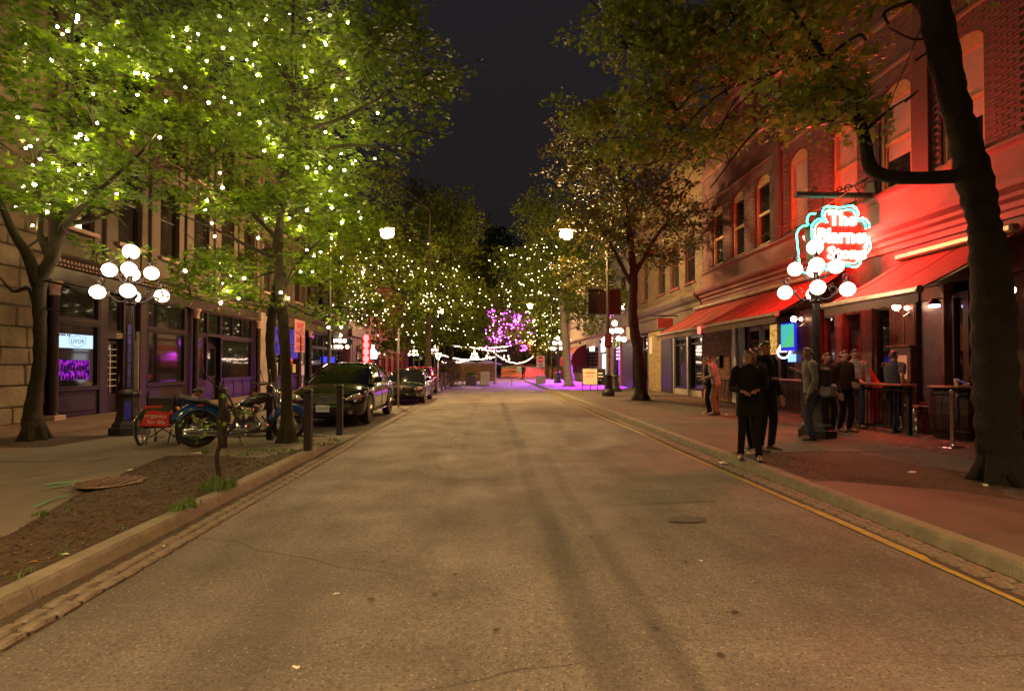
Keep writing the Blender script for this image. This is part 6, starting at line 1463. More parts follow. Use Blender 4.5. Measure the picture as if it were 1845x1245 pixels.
# ---------------- vehicles ----------------
RUB = M('rubber', (.018,.016,.015), .8, var=.2); RIM = M('alloy', (.45,.42,.4), .25, metal=.9); CGL = M('car_glass', (.008,.008,.008), .03, spec=.9, coat=1.); HLG = M('headlamp_glass', (.55,.5,.45), .08, metal=.35, var=.5, scale=14, coat=1.)
def carpaint(name, col): return M(name, col, .1, metal=.0, var=.05, coat=1., spec=.8)
def wheel(t, x, y, r, wd, side, spokes=5, name='wheel'):
    w_ = sub(name, t, (x,y,r))
    s = side
    prof = [(r*.64,-wd/2),(r*.9,-wd/2),(r*.985,-wd*.38),(r,-wd*.2),(r,wd*.2),(r*.985,wd*.38),(r*.9,wd/2),(r*.64,wd/2)]
    obj('tyre', MB().lathe(prof, 28, axis='x', cap=False), RUB, w_, smooth=True, ang=35)
    mb = MB(); o = s*wd*.42
    mb.lathe([(r*.66,s*wd*.5),(r*.62,s*wd*.46),(r*.6,s*wd*.1)] if s > 0 else [(r*.6,s*wd*.1),(r*.62,s*wd*.46),(r*.66,s*wd*.5)], 28, axis='x', cap=False)
    for k in range(spokes):
        a = 2*PI*k/spokes+.3
        for da in (-.16,.16): mb.tube([(o*.7,math.cos(a+da*.4)*r*.12,math.sin(a+da*.4)*r*.12),(o,math.cos(a+da)*r*.63,math.sin(a+da)*r*.63)], [.026,.018], 5)
    mb.lathe([(.0001,o+s*.01),(r*.14,o),(r*.15,o-s*.05)], 12, axis='x')
    obj('rim', mb, RIM, w_, smooth=True, ang=40); obj('brake_disc', MB().lathe([(r*.5,0),(r*.5,s*.02),(.02,s*.02)], 20, axis='x'), METAL, w_)
    return w_
def car(name, label, loc, L_, W, H, hood, belt, wb, fo, r, paint, cab, rz_=0., nose=.66, plate=None, emblem=None, grille=True, cat='car'):
    t = thing(name, label, cat, loc, rz_, 'parked cars')
    fw, rw = fo, fo+wb; R_ = r+.07; w0 = W/2
    ys = sorted(set([0,.05,.16,.34,.52]+[fw+R_*q for q in (-1.02,-.97,-.8,-.5,-.2,.2,.5,.8,.97,1.02)]+[rw+R_*q for q in (-1.02,-.97,-.8,-.5,-.2,.2,.5,.8,.97,1.02)]+[fw+R_+.35,(fw+rw)/2,rw-R_-.3,L_-.35,L_-.15,L_-.04,L_]))
    secs = []
    for y in ys:
        e0 = min(1, y/.55); e1 = min(1, (L_-y)/.45); sh = (1-(1-e0)**2.6)*.36+.64; sh2 = (1-(1-e1)**2.6)*.2+.8
        w_ = w0*sh*sh2; lo = .24+.16*(1-e0)**2+.14*(1-e1)**2
        for c in (fw, rw):
            if abs(y-c) < R_: lo = max(lo, r+math.sqrt(max(0,R_*R_-(y-c)**2))*.98)
        cowl = cab[0]+.15
        if y < cowl: u = y/cowl; zc = nose+(hood-nose)*(1-(1-min(1,u*1.15))**2.4); zb = zc-.09-.03*u
        else: u = min(1,(y-cowl)/.5); zc = hood+(belt+.02-hood)*u; zb = hood-.12+(belt-hood+.1)*u
        if y > L_-.5: zc -= .12*(1-e1)**2; zb -= .14*(1-e1)**2
        lo_ = min(lo, zb-.06)
        half = [(w_*.90,lo_),(w_*.97,lo_+(zb-lo_)*.12),(w_,lo_+(zb-lo_)*.45),(w_*.995,lo_+(zb-lo_)*.75),(w_*.965,zb-.02),(w_*.9,zb+.03),(w_*.72,zb+(zc-zb)*.75),(w_*.4,zc-.005),(0,zc)]
        full = [(a,y,b) for a,b in half]+[(-a,y,b) for a,b in half[-2::-1]]+[(-w_*.5,y,min(lo_,.3) if lo_ < .4 else lo_),(w_*.5,y,min(lo_,.3) if lo_ < .4 else lo_)]
        secs.append(full)
    bd = obj('body', MB().loft(secs), paint, t, smooth=True)
    md = bd.modifiers.new('s','SUBSURF'); md.levels = 1; md.render_levels = 1
    # wheel wells hide the inside
    obj('underbody', MB().cbox(-w0*.78,w0*.78,.35,L_-.3,.2,.5,.05), RUB, t)
    # cabin
    y0, y1, y2, y3, rw_, zr = cab     # windscreen base, roof front, roof rear, rear base, roof half width, roof height
    zb = belt; bw = w0*.88
    def loop(ya, yb, hw, z, bow, zbow=0., fz=None):
        pts = []
        for k in range(7): u = -1+2*k/6; pts.append((u*hw, ya+bow*u*u, (fz if fz is not None else z)+zbow*(1-u*u)))
        for k in range(1,6): u = k/6; pts.append((hw*(1+.02*math.sin(PI*u)), ya+bow+(yb-ya-2*bow)*u, (fz+(z-fz)*min(1,u*3) if fz is not None else z)+.02*math.sin(PI*u)))
        for k in range(7): u = 1-2*k/6; pts.append((u*hw, yb-bow*.6*u*u, z))
        for k in range(1,6): u = k/6; pts.append((-hw*(1+.02*math.sin(PI*u)), yb-bow-(yb-ya-2*bow)*u, (fz+(z-fz)*min(1,(1-u)*3) if fz is not None else z)+.02*math.sin(PI*u)))
        return pts
    A = loop(y0, y3, bw, zb-.03, .28, 0, hood-.04); B_ = loop((y0*.45+y1*.55), (y3*.5+y2*.5)+.06, (bw*.5+rw_*.5)*1.02, (zb*.42+zr*.58), .22); C_ = loop(y1, y2, rw_, zr-.04, .14)
    n = len(A)
    def band(idx, nm, mt, off=0.):
        mb = MB()
        for a in idx:
            b_ = (a+1)%n; mb.add([A[a],A[b_],B_[b_],B_[a]], [(0,1,2,3)]); mb.add([B_[a],B_[b_],C_[b_],C_[a]], [(0,1,2,3)])
        me = mb.mesh(nm); bm = bmesh.new(); bm.from_mesh(me); bmesh.ops.remove_doubles(bm, verts=bm.verts, dist=.002); bmesh.ops.recalc_face_normals(bm, faces=bm.faces); bm.to_mesh(me); bm.free()
        return obj(nm, me, mt, t, smooth=True)
    band(range(0,6), 'windscreen', CGL); band(range(6,12), 'side_window', CGL); band(range(12,18), 'rear_window', CGL); band(range(18,24), 'side_window', CGL)
    for i in (0,6,12,18): obj('pillar', MB().tube([A[i],B_[i],C_[i]], [.05,.04,.035], 8), paint, t, smooth=True)
    for i in (9,21): obj('pillar', MB().tube([A[i],B_[i],C_[i]], .028, 6), BLACKW, t)
    D_ = [(x*.82, (y-(y1+y2)/2)*.85+(y1+y2)/2, zr-.0) for x,y,z in C_]; E_ = [(x*.4, (y-(y1+y2)/2)*.4+(y1+y2)/2, zr+.025) for x,y,z in C_]
    rf = obj('roof', MB().loft([C_,D_,E_], cap=True), paint, t, smooth=True)
    obj('roof_rim', MB().tube(C_+[C_[0]], .022, 6, cap=False), paint, t, smooth=True)
    # wheels
    for x, y, s in ((w0-.115,fw,1),(w0-.115,rw,1),(-w0+.115,fw,-1),(-w0+.115,rw,-1)): wheel(t, x, y, r, .22, s, 6)
    zn = nose
    for s in (1,-1):
        h_ = obj('headlight', MB().ball((0,0,0), 1, 16, 10), HLG, t, smooth=True); h_.location = (s*w0*.765, .14, zn-.0); h_.scale = (.2,.1,.075); h_.rotation_euler = (0, -s*.22, s*.55)
        hc = obj('bulb_cup', MB().ball((0,0,0), .06, 12, 8), CHROME, t, smooth=True); hc.location = (s*w0*.73, .045, zn-.005)
        obj('fog_lamp', MB().lathe([(.07,0),(.055,-.02),(.0001,-.02)], 14, (s*w0*.68, .02, .4), 'y'), CHROME, t)
        m_ = obj('mirror', MB().cbox(-.11,.11,-.06,.06,-.065,.075,.04), paint, t); m_.location = (s*(bw+.14), y0+.62, belt+.07); obj('mirror_arm', MB().tube([(s*(bw-.02),y0+.62,belt+.0),(s*(bw+.08),y0+.62,belt+.04)], .025, 6), paint, t)
        obj('door_line', MB().tube([(s*w0*.995,(fw+rw)/2+.12,.34),(s*w0*1.002,(fw+rw)/2+.1,.6),(s*w0*.985,(fw+rw)/2+.08,belt-.12)], .006, 4), BLACKW, t)
        for yy in ((fw+rw)/2-.12, (fw+rw)/2+.9): obj('door_handle', MB().cbox(s*w0*1.0-.02,s*w0*1.0+.02,yy,yy+.17,belt-.2,belt-.17,.01), CHROME, t)
        obj('sill_trim', MB().tube([(s*w0*.98,fw+R_+.05,.3),(s*w0*.98,rw-R_-.05,.3)], .016, 6), CHROME, t)
    if grille:
        g = obj('grille', MB().cbox(-.43,.43,-.025,.09,zn-.17,zn+.09,.04), BLACKW, t)
        for k in range(6): z = zn-.135+k*.045; obj('slat', MB().tube([(-.4,-.02,z),(-.2,-.03,z-.004),(0,-.034,z-.006),(.2,-.03,z-.004),(.4,-.02,z)], .009, 5), RIM, g)
        obj('lower_intake', MB().cbox(-.5,.5,-.015,.1,.27,.4,.02), BLACKW, t)
        obj('bumper_strip', MB().tube([(-.56,.03,zn-.21),(-.3,-.015,zn-.225),(0,-.02,zn-.23),(.3,-.015,zn-.225),(.56,.03,zn-.21)], .014, 6), CHROME, t)
    if emblem:
        obj('emblem', MB().tube([(math.cos(a)*.085,-.045,zn-.02+math.sin(a)*.038) for a in [2*PI*k/20 for k in range(21)]], .009, 5).tube([(-.05,-.045,zn-.04),(0,-.048,zn+.005),(.05,-.045,zn-.04)], .007, 5), CHROME, t)
    if plate:
        p_ = obj('number_plate', MB().cbox(-.165,.165,-.055,-.035,.4,.57,.006), M('plate_white', (.65,.68,.72), .4), t); text(plate, .1, M('plate_blue', (.03,.06,.35), .5), p_, (0,-.057,.485), RX, .001, sx=.85)
    return t
BPAINT = carpaint('black_car_paint', (.012,.011,.01)); GPAINT = carpaint('dark_green_car_paint', (.014,.018,.012)); RPAINT = carpaint('red_car_paint', (.22,.008,.015))
w1_ = P(664,764,z=0); car('parked_car', 'glossy black sport utility car with number plate behind the timber bollards', (w1_.x-.90, w1_.y-.98, .012), 4.8, 1.92, 1.64, 1.08, 1.08, 2.85, .98, .39, BPAINT, (1.2,2.15,3.55,4.45,.6,1.63), plate='JM6 42S', emblem=True, nose=.76)
w2_ = P(765,727,z=0); car('parked_car', 'dark green compact car parked behind the galvanised sign pole', (w2_.x-.84, w2_.y-.88, .012), 4.3, 1.74, 1.42, .93, .93, 2.6, .88, .32, GPAINT, (1.05,1.95,3.1,4.0,.55,1.42), nose=.64, emblem=True)
w3_ = P(779,713,z=0); car('parked_car', 'red hatchback parked last in the row of cars', (w3_.x-.84, w3_.y-.88, .012), 4.1, 1.74, 1.5, .95, .95, 2.5, .85, .32, RPAINT, (.95,1.7,3.3,4.0,.57,1.5), nose=.66)
# ---- motorcycle: local x along the bike (front towards +x), -y faces the viewer ----
mr = P(356,806,z=SW); mf = P(521,793,z=SW)
vv = mf-mr; WBM = vv.length; ang = math.atan2(vv.y, vv.x)
mc = thing('motorcycle', 'blue and black cruiser motorcycle with wire wheels parked behind the sapling', 'motorcycle', mr, ang)
MBLUE = carpaint('motorcycle_blue', (.01,.07,.28)); MBLK = M('tank_black', (.02,.012,.01), .25, metal=.3, coat=1.); LEA = M('black_leather', (.02,.017,.016), .5, bump=.3, bscale=60); ENG = M('engine_alloy', (.35,.32,.3), .3, metal=.9, var=.4, scale=16, bump=.3); OXR = M('oxide_rim', (.25,.12,.08), .35, metal=.8)
def spoke_wheel(t, x, r, wd, rimr, hubr, n, tilt=0, nm='wheel', rimm=CHROME, spr=.0022, y=0., tyre=RUB, rot=0.):
    w_ = sub(nm, t, (x,y,r), (0,0,rot)); mb = MB(); vs = []
    N = 40
    mb.tube([(math.cos(2*PI*k/N)*(r-wd*.5), 0, math.sin(2*PI*k/N)*(r-wd*.5)) for k in range(N+1)], wd*.5, 10, cap=False, flat=1.0); obj('tyre', mb, tyre, w_, smooth=True)
    obj('rim', MB().lathe([(rimr,-wd*.33),(rimr-.012,-wd*.3),(rimr-.02,0),(rimr-.012,wd*.3),(rimr,wd*.33),(rimr+.012,wd*.2),(rimr+.012,-wd*.2),(rimr,-wd*.33)], 40, axis='y', cap=False), rimm, w_, smooth=True, ang=40)
    sp = MB()
    for k in range(n):
        a = 2*PI*k/n; b_ = a+(.5 if k%2 else -.5); s = 1 if (k//2)%2 else -1; sp.tube([(math.cos(b_)*hubr,s*wd*.3,math.sin(b_)*hubr),(math.cos(a)*(rimr-.012),0,math.sin(a)*(rimr-.012))], spr, 3)
    obj('spoke_set', sp, CHROME, w_); obj('hub', MB().lathe([(hubr*.6,-wd*.5),(hubr,-wd*.34),(hubr,wd*.34),(hubr*.6,wd*.5)], 20, axis='y'), RIM, w_, smooth=True, ang=40)
    return w_
RR_, RF_ = .335, .33
spoke_wheel(mc, 0, RR_, .15, .215, .075, 36, rimm=OXR); fwl = spoke_wheel(mc, WBM, RF_, .1, .25, .055, 36, rimm=OXR, spr=.003)
obj('drum_cover', MB().lathe([(.02,-.1),(.12,-.09),(.14,-.07),(.14,-.03)], 24, (0,0,RR_), 'y'), CHROME, mc, smooth=True, ang=30)
def fender(c, R_, wd, a0, a1, mt, nm, flare=0.):
    secs = []; n = 18
    for k in range(n+1):
        a = a0+(a1-a0)*k/n; row = []
        for j in range(7):
            u = -1+2*j/6; rr = R_-.05*u*u*1.2-(.06 if abs(u) == 1 else 0); row.append((c[0]+math.cos(a)*rr, u*wd, c[1]+math.sin(a)*rr))
        for j in range(6,-1,-1):
            u = -1+2*j/6; rr = R_-.012-.05*u*u*1.2-(.06 if abs(u) == 1 else 0); row.append((c[0]+math.cos(a)*rr, u*wd*.95, c[1]+math.sin(a)*rr))
        secs.append(row)
    return obj(nm, MB().loft(secs), mt, mc, smooth=True, ang=60)
fender((0,RR_+.03), .43, .1, math.radians(22), math.radians(158), MBLUE, 'rear_fender'); fender((WBM,RF_), .385, .075, math.radians(20), math.radians(165), MBLUE, 'front_fender')
obj('reflector', MB().cbox(-.03,.08,-.112,-.1,.735,.76,.004), M('reflector_red', (.7,.03,.01), .3), mc); obj('fender_tip', MB().tube([(-.40,-.09,.42),(-.43,0,.44),(-.40,.09,.42)], .014, 6), CHROME, mc)
tk = MB()
secs = []
for x, w_, z0, z1 in ((.62,.04,.70,.74),(.70,.10,.69,.81),(.82,.135,.69,.875),(.95,.15,.70,.92),(1.06,.14,.73,.94),(1.15,.1,.77,.93),(1.2,.04,.82,.9)):
    secs.append([(x,math.cos(a)*w_,(z0+z1)/2+math.sin(a)*(z1-z0)/2) for a in [2*PI*k/14 for k in range(14)]])
obj('fuel_tank', MB().loft(secs), MBLK, mc, smooth=True); obj('filler_cap', MB().lathe([(.04,.92),(.045,.945),(.0001,.955)], 14, (.98,0,0)), CHROME, mc)
secs = []
for x, w_, z0, z1 in ((-.12,.08,.79,.83),(-.02,.12,.78,.87),(.12,.13,.74,.86),(.2,.12,.69,.79),(.34,.15,.64,.74),(.5,.13,.65,.745),(.64,.07,.68,.74)):
    secs.append([(x,math.cos(a)*w_,(z0+z1)/2+math.sin(a)*(z1-z0)/2) for a in [2*PI*k/12 for k in range(12)]])
obj('seat', MB().loft(secs), LEA, mc, smooth=True)
fr = MB()
for pts in ([(0,.1,RR_),(.45,.1,.4),(.5,.1,.3)],[(0,-.1,RR_),(.45,-.1,.4),(.5,-.1,.3)],[(.42,.1,.25),(1.1,.09,.22),(1.28,.04,.55),(1.24,0,.86)],[(.42,-.1,.25),(1.1,-.09,.22),(1.28,-.04,.55),(1.24,0,.86)],[(1.24,0,.84),(.9,0,.7),(.5,0,.62),(.3,.05,.5),(.42,.1,.28)],[(.1,.11,.7),(-.25,.1,.72)],[(.1,-.11,.7),(.02,-.12,.42)],[(.1,.11,.7),(.02,.12,.42)]): fr.tube(bez(pts,4), .018, 7)
obj('frame', fr, BLACKW, mc, smooth=True)
en = MB()
en.cbox(.52,1.0,-.12,.12,.2,.42,.05)
obj('crankcase', en, ENG, mc)
for a_, x0 in ((.42,.72),(-.38,.82)):
    for k in range(9):
        c_ = (x0-math.sin(a_)*(.08+k*.026), 0, .40+math.cos(a_)*(.06+k*.026)); mb = MB().lathe([(.085,-.006),(.088,0),(.085,.006)], 16); mb.xf(Matrix.Translation(c_) @ Matrix.Rotation(-a_,4,'Y')); obj('cooling_fin', mb, ENG, mc)
    c_ = (x0-math.sin(a_)*.33, 0, .40+math.cos(a_)*.32); obj('cylinder_head', MB().cbox(-.09,.09,-.1,.1,-.04,.05,.03).xf(Matrix.Translation(c_) @ Matrix.Rotation(-a_,4,'Y')), CHROME, mc)
    obj('cylinder', MB().tube([(x0,0,.38),(x0-math.sin(a_)*.32,0,.38+math.cos(a_)*.32)], .066, 12), METAL, mc)
obj('clutch_cover', MB().lathe([(.0001,-.2),(.06,-.195),(.1,-.17),(.115,-.13),(.115,-.1)], 24, (.66,0,.3), 'y'), CHROME, mc, smooth=True, ang=35); obj('stator_cover', MB().lathe([(.0001,-.17),(.07,-.165),(.095,-.12)], 22, (.88,0,.3), 'y'), ENG, mc, smooth=True, ang=35)
obj('air_cleaner', MB().loft([[(.76+math.cos(a)*.12*s,y_,.62+math.sin(a)*.07*s) for a in [2*PI*k/18 for k in range(18)]] for y_, s in ((-.1,1),(-.17,1),(-.185,.8))]), CHROME, mc, smooth=True, ang=35)
for z_, dx in ((.24,0),(.3,-.12)): obj('exhaust_pipe', MB().tube(bez([(1.02+dx,-.1,.5),(1.1+dx,-.17,.34),(.98+dx,-.19,z_-.02),(.6,-.19,z_-.04),(.2,-.19,z_),(-.25,-.2,z_+.03)], 6), [.022]*18+[.04]*13, 10), CHROME, mc, smooth=True)
obj('side_cover', MB().cbox(.28,.5,-.135,-.1,.42,.6,.04), MBLK, mc); obj('indicator', MB().cbox(1.2,1.225,-.12,-.09,.47,.56,.01), M('amber_lens', (.8,.3,.02), .3), mc)
for s in (-1,1):
    obj('fork_leg', MB().tube([(WBM,s*.085,RF_),(WBM-.17,s*.085,.62),(1.24+.06,s*.085,1.0)], [.03,.026,.02], 10), CHROME, mc, smooth=True); obj('handlebar', MB().tube(bez([(1.26,0,1.02),(1.24,s*.16,1.06),(1.16,s*.34,1.12),(.98,s*.4,1.1)],5), .013, 8), CHROME, mc, smooth=True); obj('grip', MB().tube([(1.04,s*.385,1.11),(.93,s*.405,1.095)], .018, 8), LEA, mc)
    obj('mirror', MB().tube([(1.14,s*.34,1.12),(1.1,s*.42,1.3)], .006, 5).ball((1.09,s*.43,1.33), .05, 10, 6, sx=.4), CHROME, mc); obj('brake_lever', MB().tube([(1.12,s*.34,1.1),(1.02,s*.42,1.06)], .006, 5), CHROME, mc)
    obj('turn_signal', MB().ball((1.34,s*.2,.93), .035, 10, 7), MATS['amber_lens'], mc, smooth=True); obj('rear_signal', MB().ball((-.3,s*.14,.7), .03, 8, 6), MATS['amber_lens'], mc, smooth=True)
obj('headlamp', MB().lathe([(.0001,-.09),(.06,-.08),(.085,0),(.09,.03),(.08,.045),(.0001,.055)], 20, (1.4,0,.95), 'x'), CHROME, mc, smooth=True, ang=35); obj('gauge', MB().lathe([(.045,0),(.05,.03),(.04,.045)], 14, (1.24,0,1.08)), CHROME, mc); obj('tail_lamp', MB().cbox(-.42,-.37,-.05,.05,.6,.67,.015), MATS['reflector_red'], mc)
obj('kickstand', MB().tube([(.62,-.12,.22),(.66,-.3,.01)], .013, 6), METAL, mc); obj('footboard', MB().cbox(.85,1.05,-.28,-.12,.235,.255,.01), RUB, mc); obj('belt_guard', MB().tube([(.02,-.115,.42),(.5,-.115,.36)], [.03,.025], 8), CHROME, mc)
obj('pack_sling', MB().loft([[(x,y,z) for y,z in ((-.11,z_-.03),(.11,z_-.03),(.12,z_+.03),(-.12,z_+.03))] for x, z_ in ((-.28,.93),(-.15,.88),(.0,.86))]), M('grey_strap', (.25,.25,.28), .7), mc)
# ---- wheelchair seen from behind ----
wc = P(290,801,z=SW); wt_ = thing('wheelchair', 'wheelchair seen from behind with a red bag reading organics for life', 'wheelchair', wc, .28)
for s in (-1,1):
    spoke_wheel(wt_, 0, .31, .035, .28, .03, 24, nm='rear_wheel', spr=.0018, rot=0) if False else None
    w_ = sub('rear_wheel', wt_, (s*.31,.0,.31), (0, -s*.06, PI/2)); N = 36
    obj('tyre', MB().tube([(math.cos(2*PI*k/N)*.29,0,math.sin(2*PI*k/N)*.29) for k in range(N+1)], .019, 8, cap=False), RUB, w_, smooth=True); obj('rim', MB().tube([(math.cos(2*PI*k/N)*.265,0,math.sin(2*PI*k/N)*.265) for k in range(N+1)], .011, 6, cap=False), RIM, w_, smooth=True)
    obj('push_rim', MB().tube([(math.cos(2*PI*k/N)*.24,-s*.045,math.sin(2*PI*k/N)*.24) for k in range(N+1)], .008, 6, cap=False), CHROME, w_, smooth=True)
    sp = MB(); [sp.tube([(0,0,0),(math.cos(2*PI*k/20)*.265,0,math.sin(2*PI*k/20)*.265)], .002, 3) for k in range(20)]; obj('spoke_set', sp, RIM, w_)
    obj('caster', MB().lathe([(.05,-.012),(.055,0),(.05,.012)], 14, (s*.2,.42,.055), 'x'), RUB, wt_); obj('caster_fork', MB().tube([(s*.2,.42,.055),(s*.2,.38,.2),(s*.2,.36,.3)], .012, 6), CHROME, wt_)
    obj('anti_tip', MB().tube([(s*.17,-.02,.28),(s*.17,-.2,.1),(s*.17,-.23,.03)], .013, 7), CHROME, wt_); obj('push_handle', MB().tube([(s*.22,-.0,.5),(s*.22,-.03,.9),(s*.22,-.14,.92)], .013, 7), METAL, wt_); obj('armrest', MB().cbox(s*.25-.025,s*.25+.025,.04,.34,.66,.69,.01), LEA, wt_); obj('side_frame', MB().tube([(s*.22,0,.3),(s*.22,.38,.3),(s*.2,.5,.12)], .012, 6).tube([(s*.22,.3,.3),(s*.25,.3,.66)], .011, 6), METAL, wt_)
    obj('footrest', MB().cbox(s*.12-.06,s*.12+.06,.46,.58,.08,.095,.005), METAL, wt_)
obj('seat_sling', MB().cbox(-.22,.22,.0,.42,.44,.47,.012), LEA, wt_); obj('back_sling', MB().cbox(-.21,.21,-.03,-.005,.46,.86,.01), LEA, wt_); obj('cross_brace', MB().tube([(-.21,.1,.12),(.21,.1,.44)], .011, 6).tube([(.21,.1,.12),(-.21,.1,.44)], .011, 6), METAL, wt_)
bag = thing('shopping_bag', 'red and green bag reading organics for life hanging on the wheelchair back', 'bag', wc+Vector((0,-.1,.3)), .28)
secs = []
for z_, w_, d_ in ((.02,.2,.05),(.08,.26,.1),(.22,.27,.11),(.34,.23,.09),(.42,.19,.04)): secs.append([(math.copysign(abs(math.cos(a))**.5,math.cos(a))*w_, math.copysign(abs(math.sin(a))**.6,math.sin(a))*d_-.02, z_) for a in [2*PI*k/20 for k in range(20)]])
obj('bag_body', MB().loft(secs), M('bag_green_black', (.02,.03,.018), .75, bump=.4, bscale=12), bag, smooth=True)
obj('front_panel', MB().add([(-.24,-.136,.08),(.2,-.136,.04),(.21,-.128,.3),(-.02,-.128,.35),(-.14,-.132,.33)], [(0,1,2,3,4)]), M('bag_red', (.62,.03,.02), .65, var=.1), bag)
LW_ = M('bag_lettering', (.75,.7,.62), .6)
text('organics', .105, LW_, bag, (.0,-.14,.245), (PI/2,.06,0), .002); text('for life', .105, LW_, bag, (.015,-.14,.135), (PI/2,.06,0), .002); obj('red_cloth', MB().loft([[(x,y,z) for y,z in ((-.08,.36),(.05,.36),(.05,.42),(-.08,.42))] for x in (-.2,-.02,.08)]), MATS['bag_red'], bag)

# ---------------- people ----------------
SKIN = M('skin', (.3,.14,.09), .55, var=.08, scale=12); SKIN2 = M('skin_dark', (.22,.11,.07), .55, var=.08)
HAIRS = {'dark': M('hair_dark', (.02,.012,.008), .5), 'brown': M('hair_brown', (.08,.035,.015), .5), 'grey': M('hair_grey', (.2,.18,.16), .6)}
SOLE = M('shoe_black', (.02,.018,.017), .4); SHW = M('shoe_white', (.5,.45,.4), .6)
def cloth(name, col): return M(name, col, .9, var=.25, scale=7, bump=.6, bscale=11, spec=.15)
def person(label, loc, face, top, legs, H=1.75, hands=((-.25,.12,.85),(.25,.12,.85)), feet=((-.11,.03),(.11,-.02)), lean=0., hair='dark', skin=SKIN, shoe=SOLE, sleeves=1., coat=0., skirt=False, seated=False, fat=1., turn=0., hood=False, longhair=False, bare=False):
    """face: degrees, the way the body faces (0 = away from the viewer, 180 = towards him)"""
    t = thing('person', label, 'person', loc, math.radians(face), 'people outside the pub' if not seated else None); k = H/1.75
    def up(x, y, z):   # lean the upper body about the hips
        c, s = math.cos(lean), math.sin(lean); z0 = .95; return Vector((x, y*c+(z-z0)*s, z0+(z-z0)*c-y*s))*k
    pel = Vector((0,0,.95))*k
    if seated: dz = Vector((0,0,-.42))*k
    else: dz = Vector((0,0,0))
    def U_(x,y,z): return up(x,y,z)+dz
    hips = [Vector((s*.09,0,.92))*k+dz for s in (-1,1)]
    vs, es, rad = [], [], []
    def vert(p, r, par=None):
        vs.append(tuple(p)); rad.append(r*k); 
        if par is not None: es.append((par, len(vs)-1))
        return len(vs)-1
    p0 = vert(pel+dz, .12*fat); p1 = vert(U_(0,0,1.1), .115*fat, p0); p2 = vert(U_(0,.0,1.3), .135*fat, p1); p3 = vert(U_(0,0,1.43), .085, p2); p4 = vert(U_(0,.015,1.52), .052, p3)
    hf = Vector((math.sin(turn),math.cos(turn)))
    p5 = vert(U_(hf.x*.028,hf.y*.028+.01,1.575), .062, p4); p6 = vert(U_(hf.x*.012,hf.y*.012+.012,1.65), .082, p5); p7 = vert(U_(0,.005,1.715), .05, p6)
    knees = []; ankles = []; sh = []; el = []; wr = []
    for i, s in enumerate((-1,1)):
        fx, fy_ = feet[i]
        a = Vector((fx,fy_,.09))*k if not seated else Vector((fx,fy_,.16))*k
        h = hips[i]; d = a-h; L1 = .422*k; half = d.length/2; b_ = math.sqrt(max(0,L1*L1-half*half)) if not seated else .26*k
        kn = (a+h)/2+Vector((0,1,0 if not seated else .9)).normalized()*b_
        q1 = vert(h, .085*fat, p0); q2 = vert(h*.5+kn*.5, .075*fat, q1); q3 = vert(kn, .054, q2); q4 = vert(kn*.62+a*.38, .056, q3); q5 = vert(a, .036, q4); q6 = vert(a+Vector((fx*.1,.1,-.05))*k, .035, q5); vert(a+Vector((fx*.2,.17,-.06))*k, .025, q6)
        knees.append(kn); ankles.append(a)
        S = U_(s*.185*fat**.5,0,1.42); Hn = Vector(hands[i])*k+(dz if seated else Vector((0,0,0))); d = Hn-S; L2 = .285*k
        if d.length > L2*1.93: Hn = S+d.normalized()*L2*1.93; d = Hn-S
        b_ = math.sqrt(max(0,L2*L2-d.length_squared/4)); ev = Vector((s*.6,-1,-.4)); ev = (ev-d.normalized()*ev.dot(d.normalized())).normalized(); E_ = (S+Hn)/2+ev*b_
        q1 = vert(S, .058, p3); q2 = vert(S*.5+E_*.5, .048, q1); q3 = vert(E_, .04, q2); q4 = vert(E_*.6+Hn*.4, .038, q3); q5 = vert(Hn, .026, q4)
        dr = (Hn-E_).normalized(); side = dr.cross(Vector((0,0,1))); side = side.normalized() if side.length > .1 else Vector((1,0,0)); nr = side.cross(dr).normalized()
        pm_ = vert(Hn+dr*.06*k, .032, q5)
        for j, ln in enumerate((.075,.085,.08,.062)):
            o_ = side*(-.03+.02*j)*k; f1 = vert(Hn+dr*(.1)*k+o_, .0095, pm_); f2 = vert(Hn+dr*(.1+ln*.55)*k+o_*1.1-nr*.01*k, .0085, f1); vert(Hn+dr*(.1+ln)*k+o_*1.1-nr*.035*k, .0075, f2)
        th = vert(Hn+dr*.045*k-side*.045*k*s*-1, .011, q5); vert(Hn+dr*.085*k-side*.06*k*s*-1-nr*.01*k, .009, th)
        sh.append(S); el.append(E_); wr.append(Hn)
    me = bpy.data.meshes.new('body'); me.from_pydata(vs, es, []); me.update(); bd = bpy.data.objects.new('body', me); COL.objects.link(bd); bd.parent = t; me.materials.append(skin)
    md = bd.modifiers.new('skin','SKIN'); md.use_smooth_shade = True; md.branch_smoothing = .3
    for i, v in enumerate(me.skin_vertices[0].data): v.radius = (rad[i], rad[i]); v.use_root = (i == 0)
    m2 = bd.modifiers.new('sub','SUBSURF'); m2.levels = 1; m2.render_levels = 2
    # clothes
    def ell(c, rx, ry, tilt=lean, n=18):
        return [tuple(Vector(c)+Vector((math.cos(a)*rx*k, math.sin(a)*ry*k*math.cos(tilt), -math.sin(a)*ry*k*math.sin(tilt)))) for a in [2*PI*j/n for j in range(n)]]
    hem = .9-coat
    secs = [ell(U_(0,0,hem) if not coat else Vector((0,0,hem))*k+dz, (.175+coat*.1)*fat, (.125+coat*.12)*fat, 0 if coat else lean)]
    if coat: secs.append(ell(Vector((0,0,.9))*k+dz, .18*fat, .135*fat, 0))
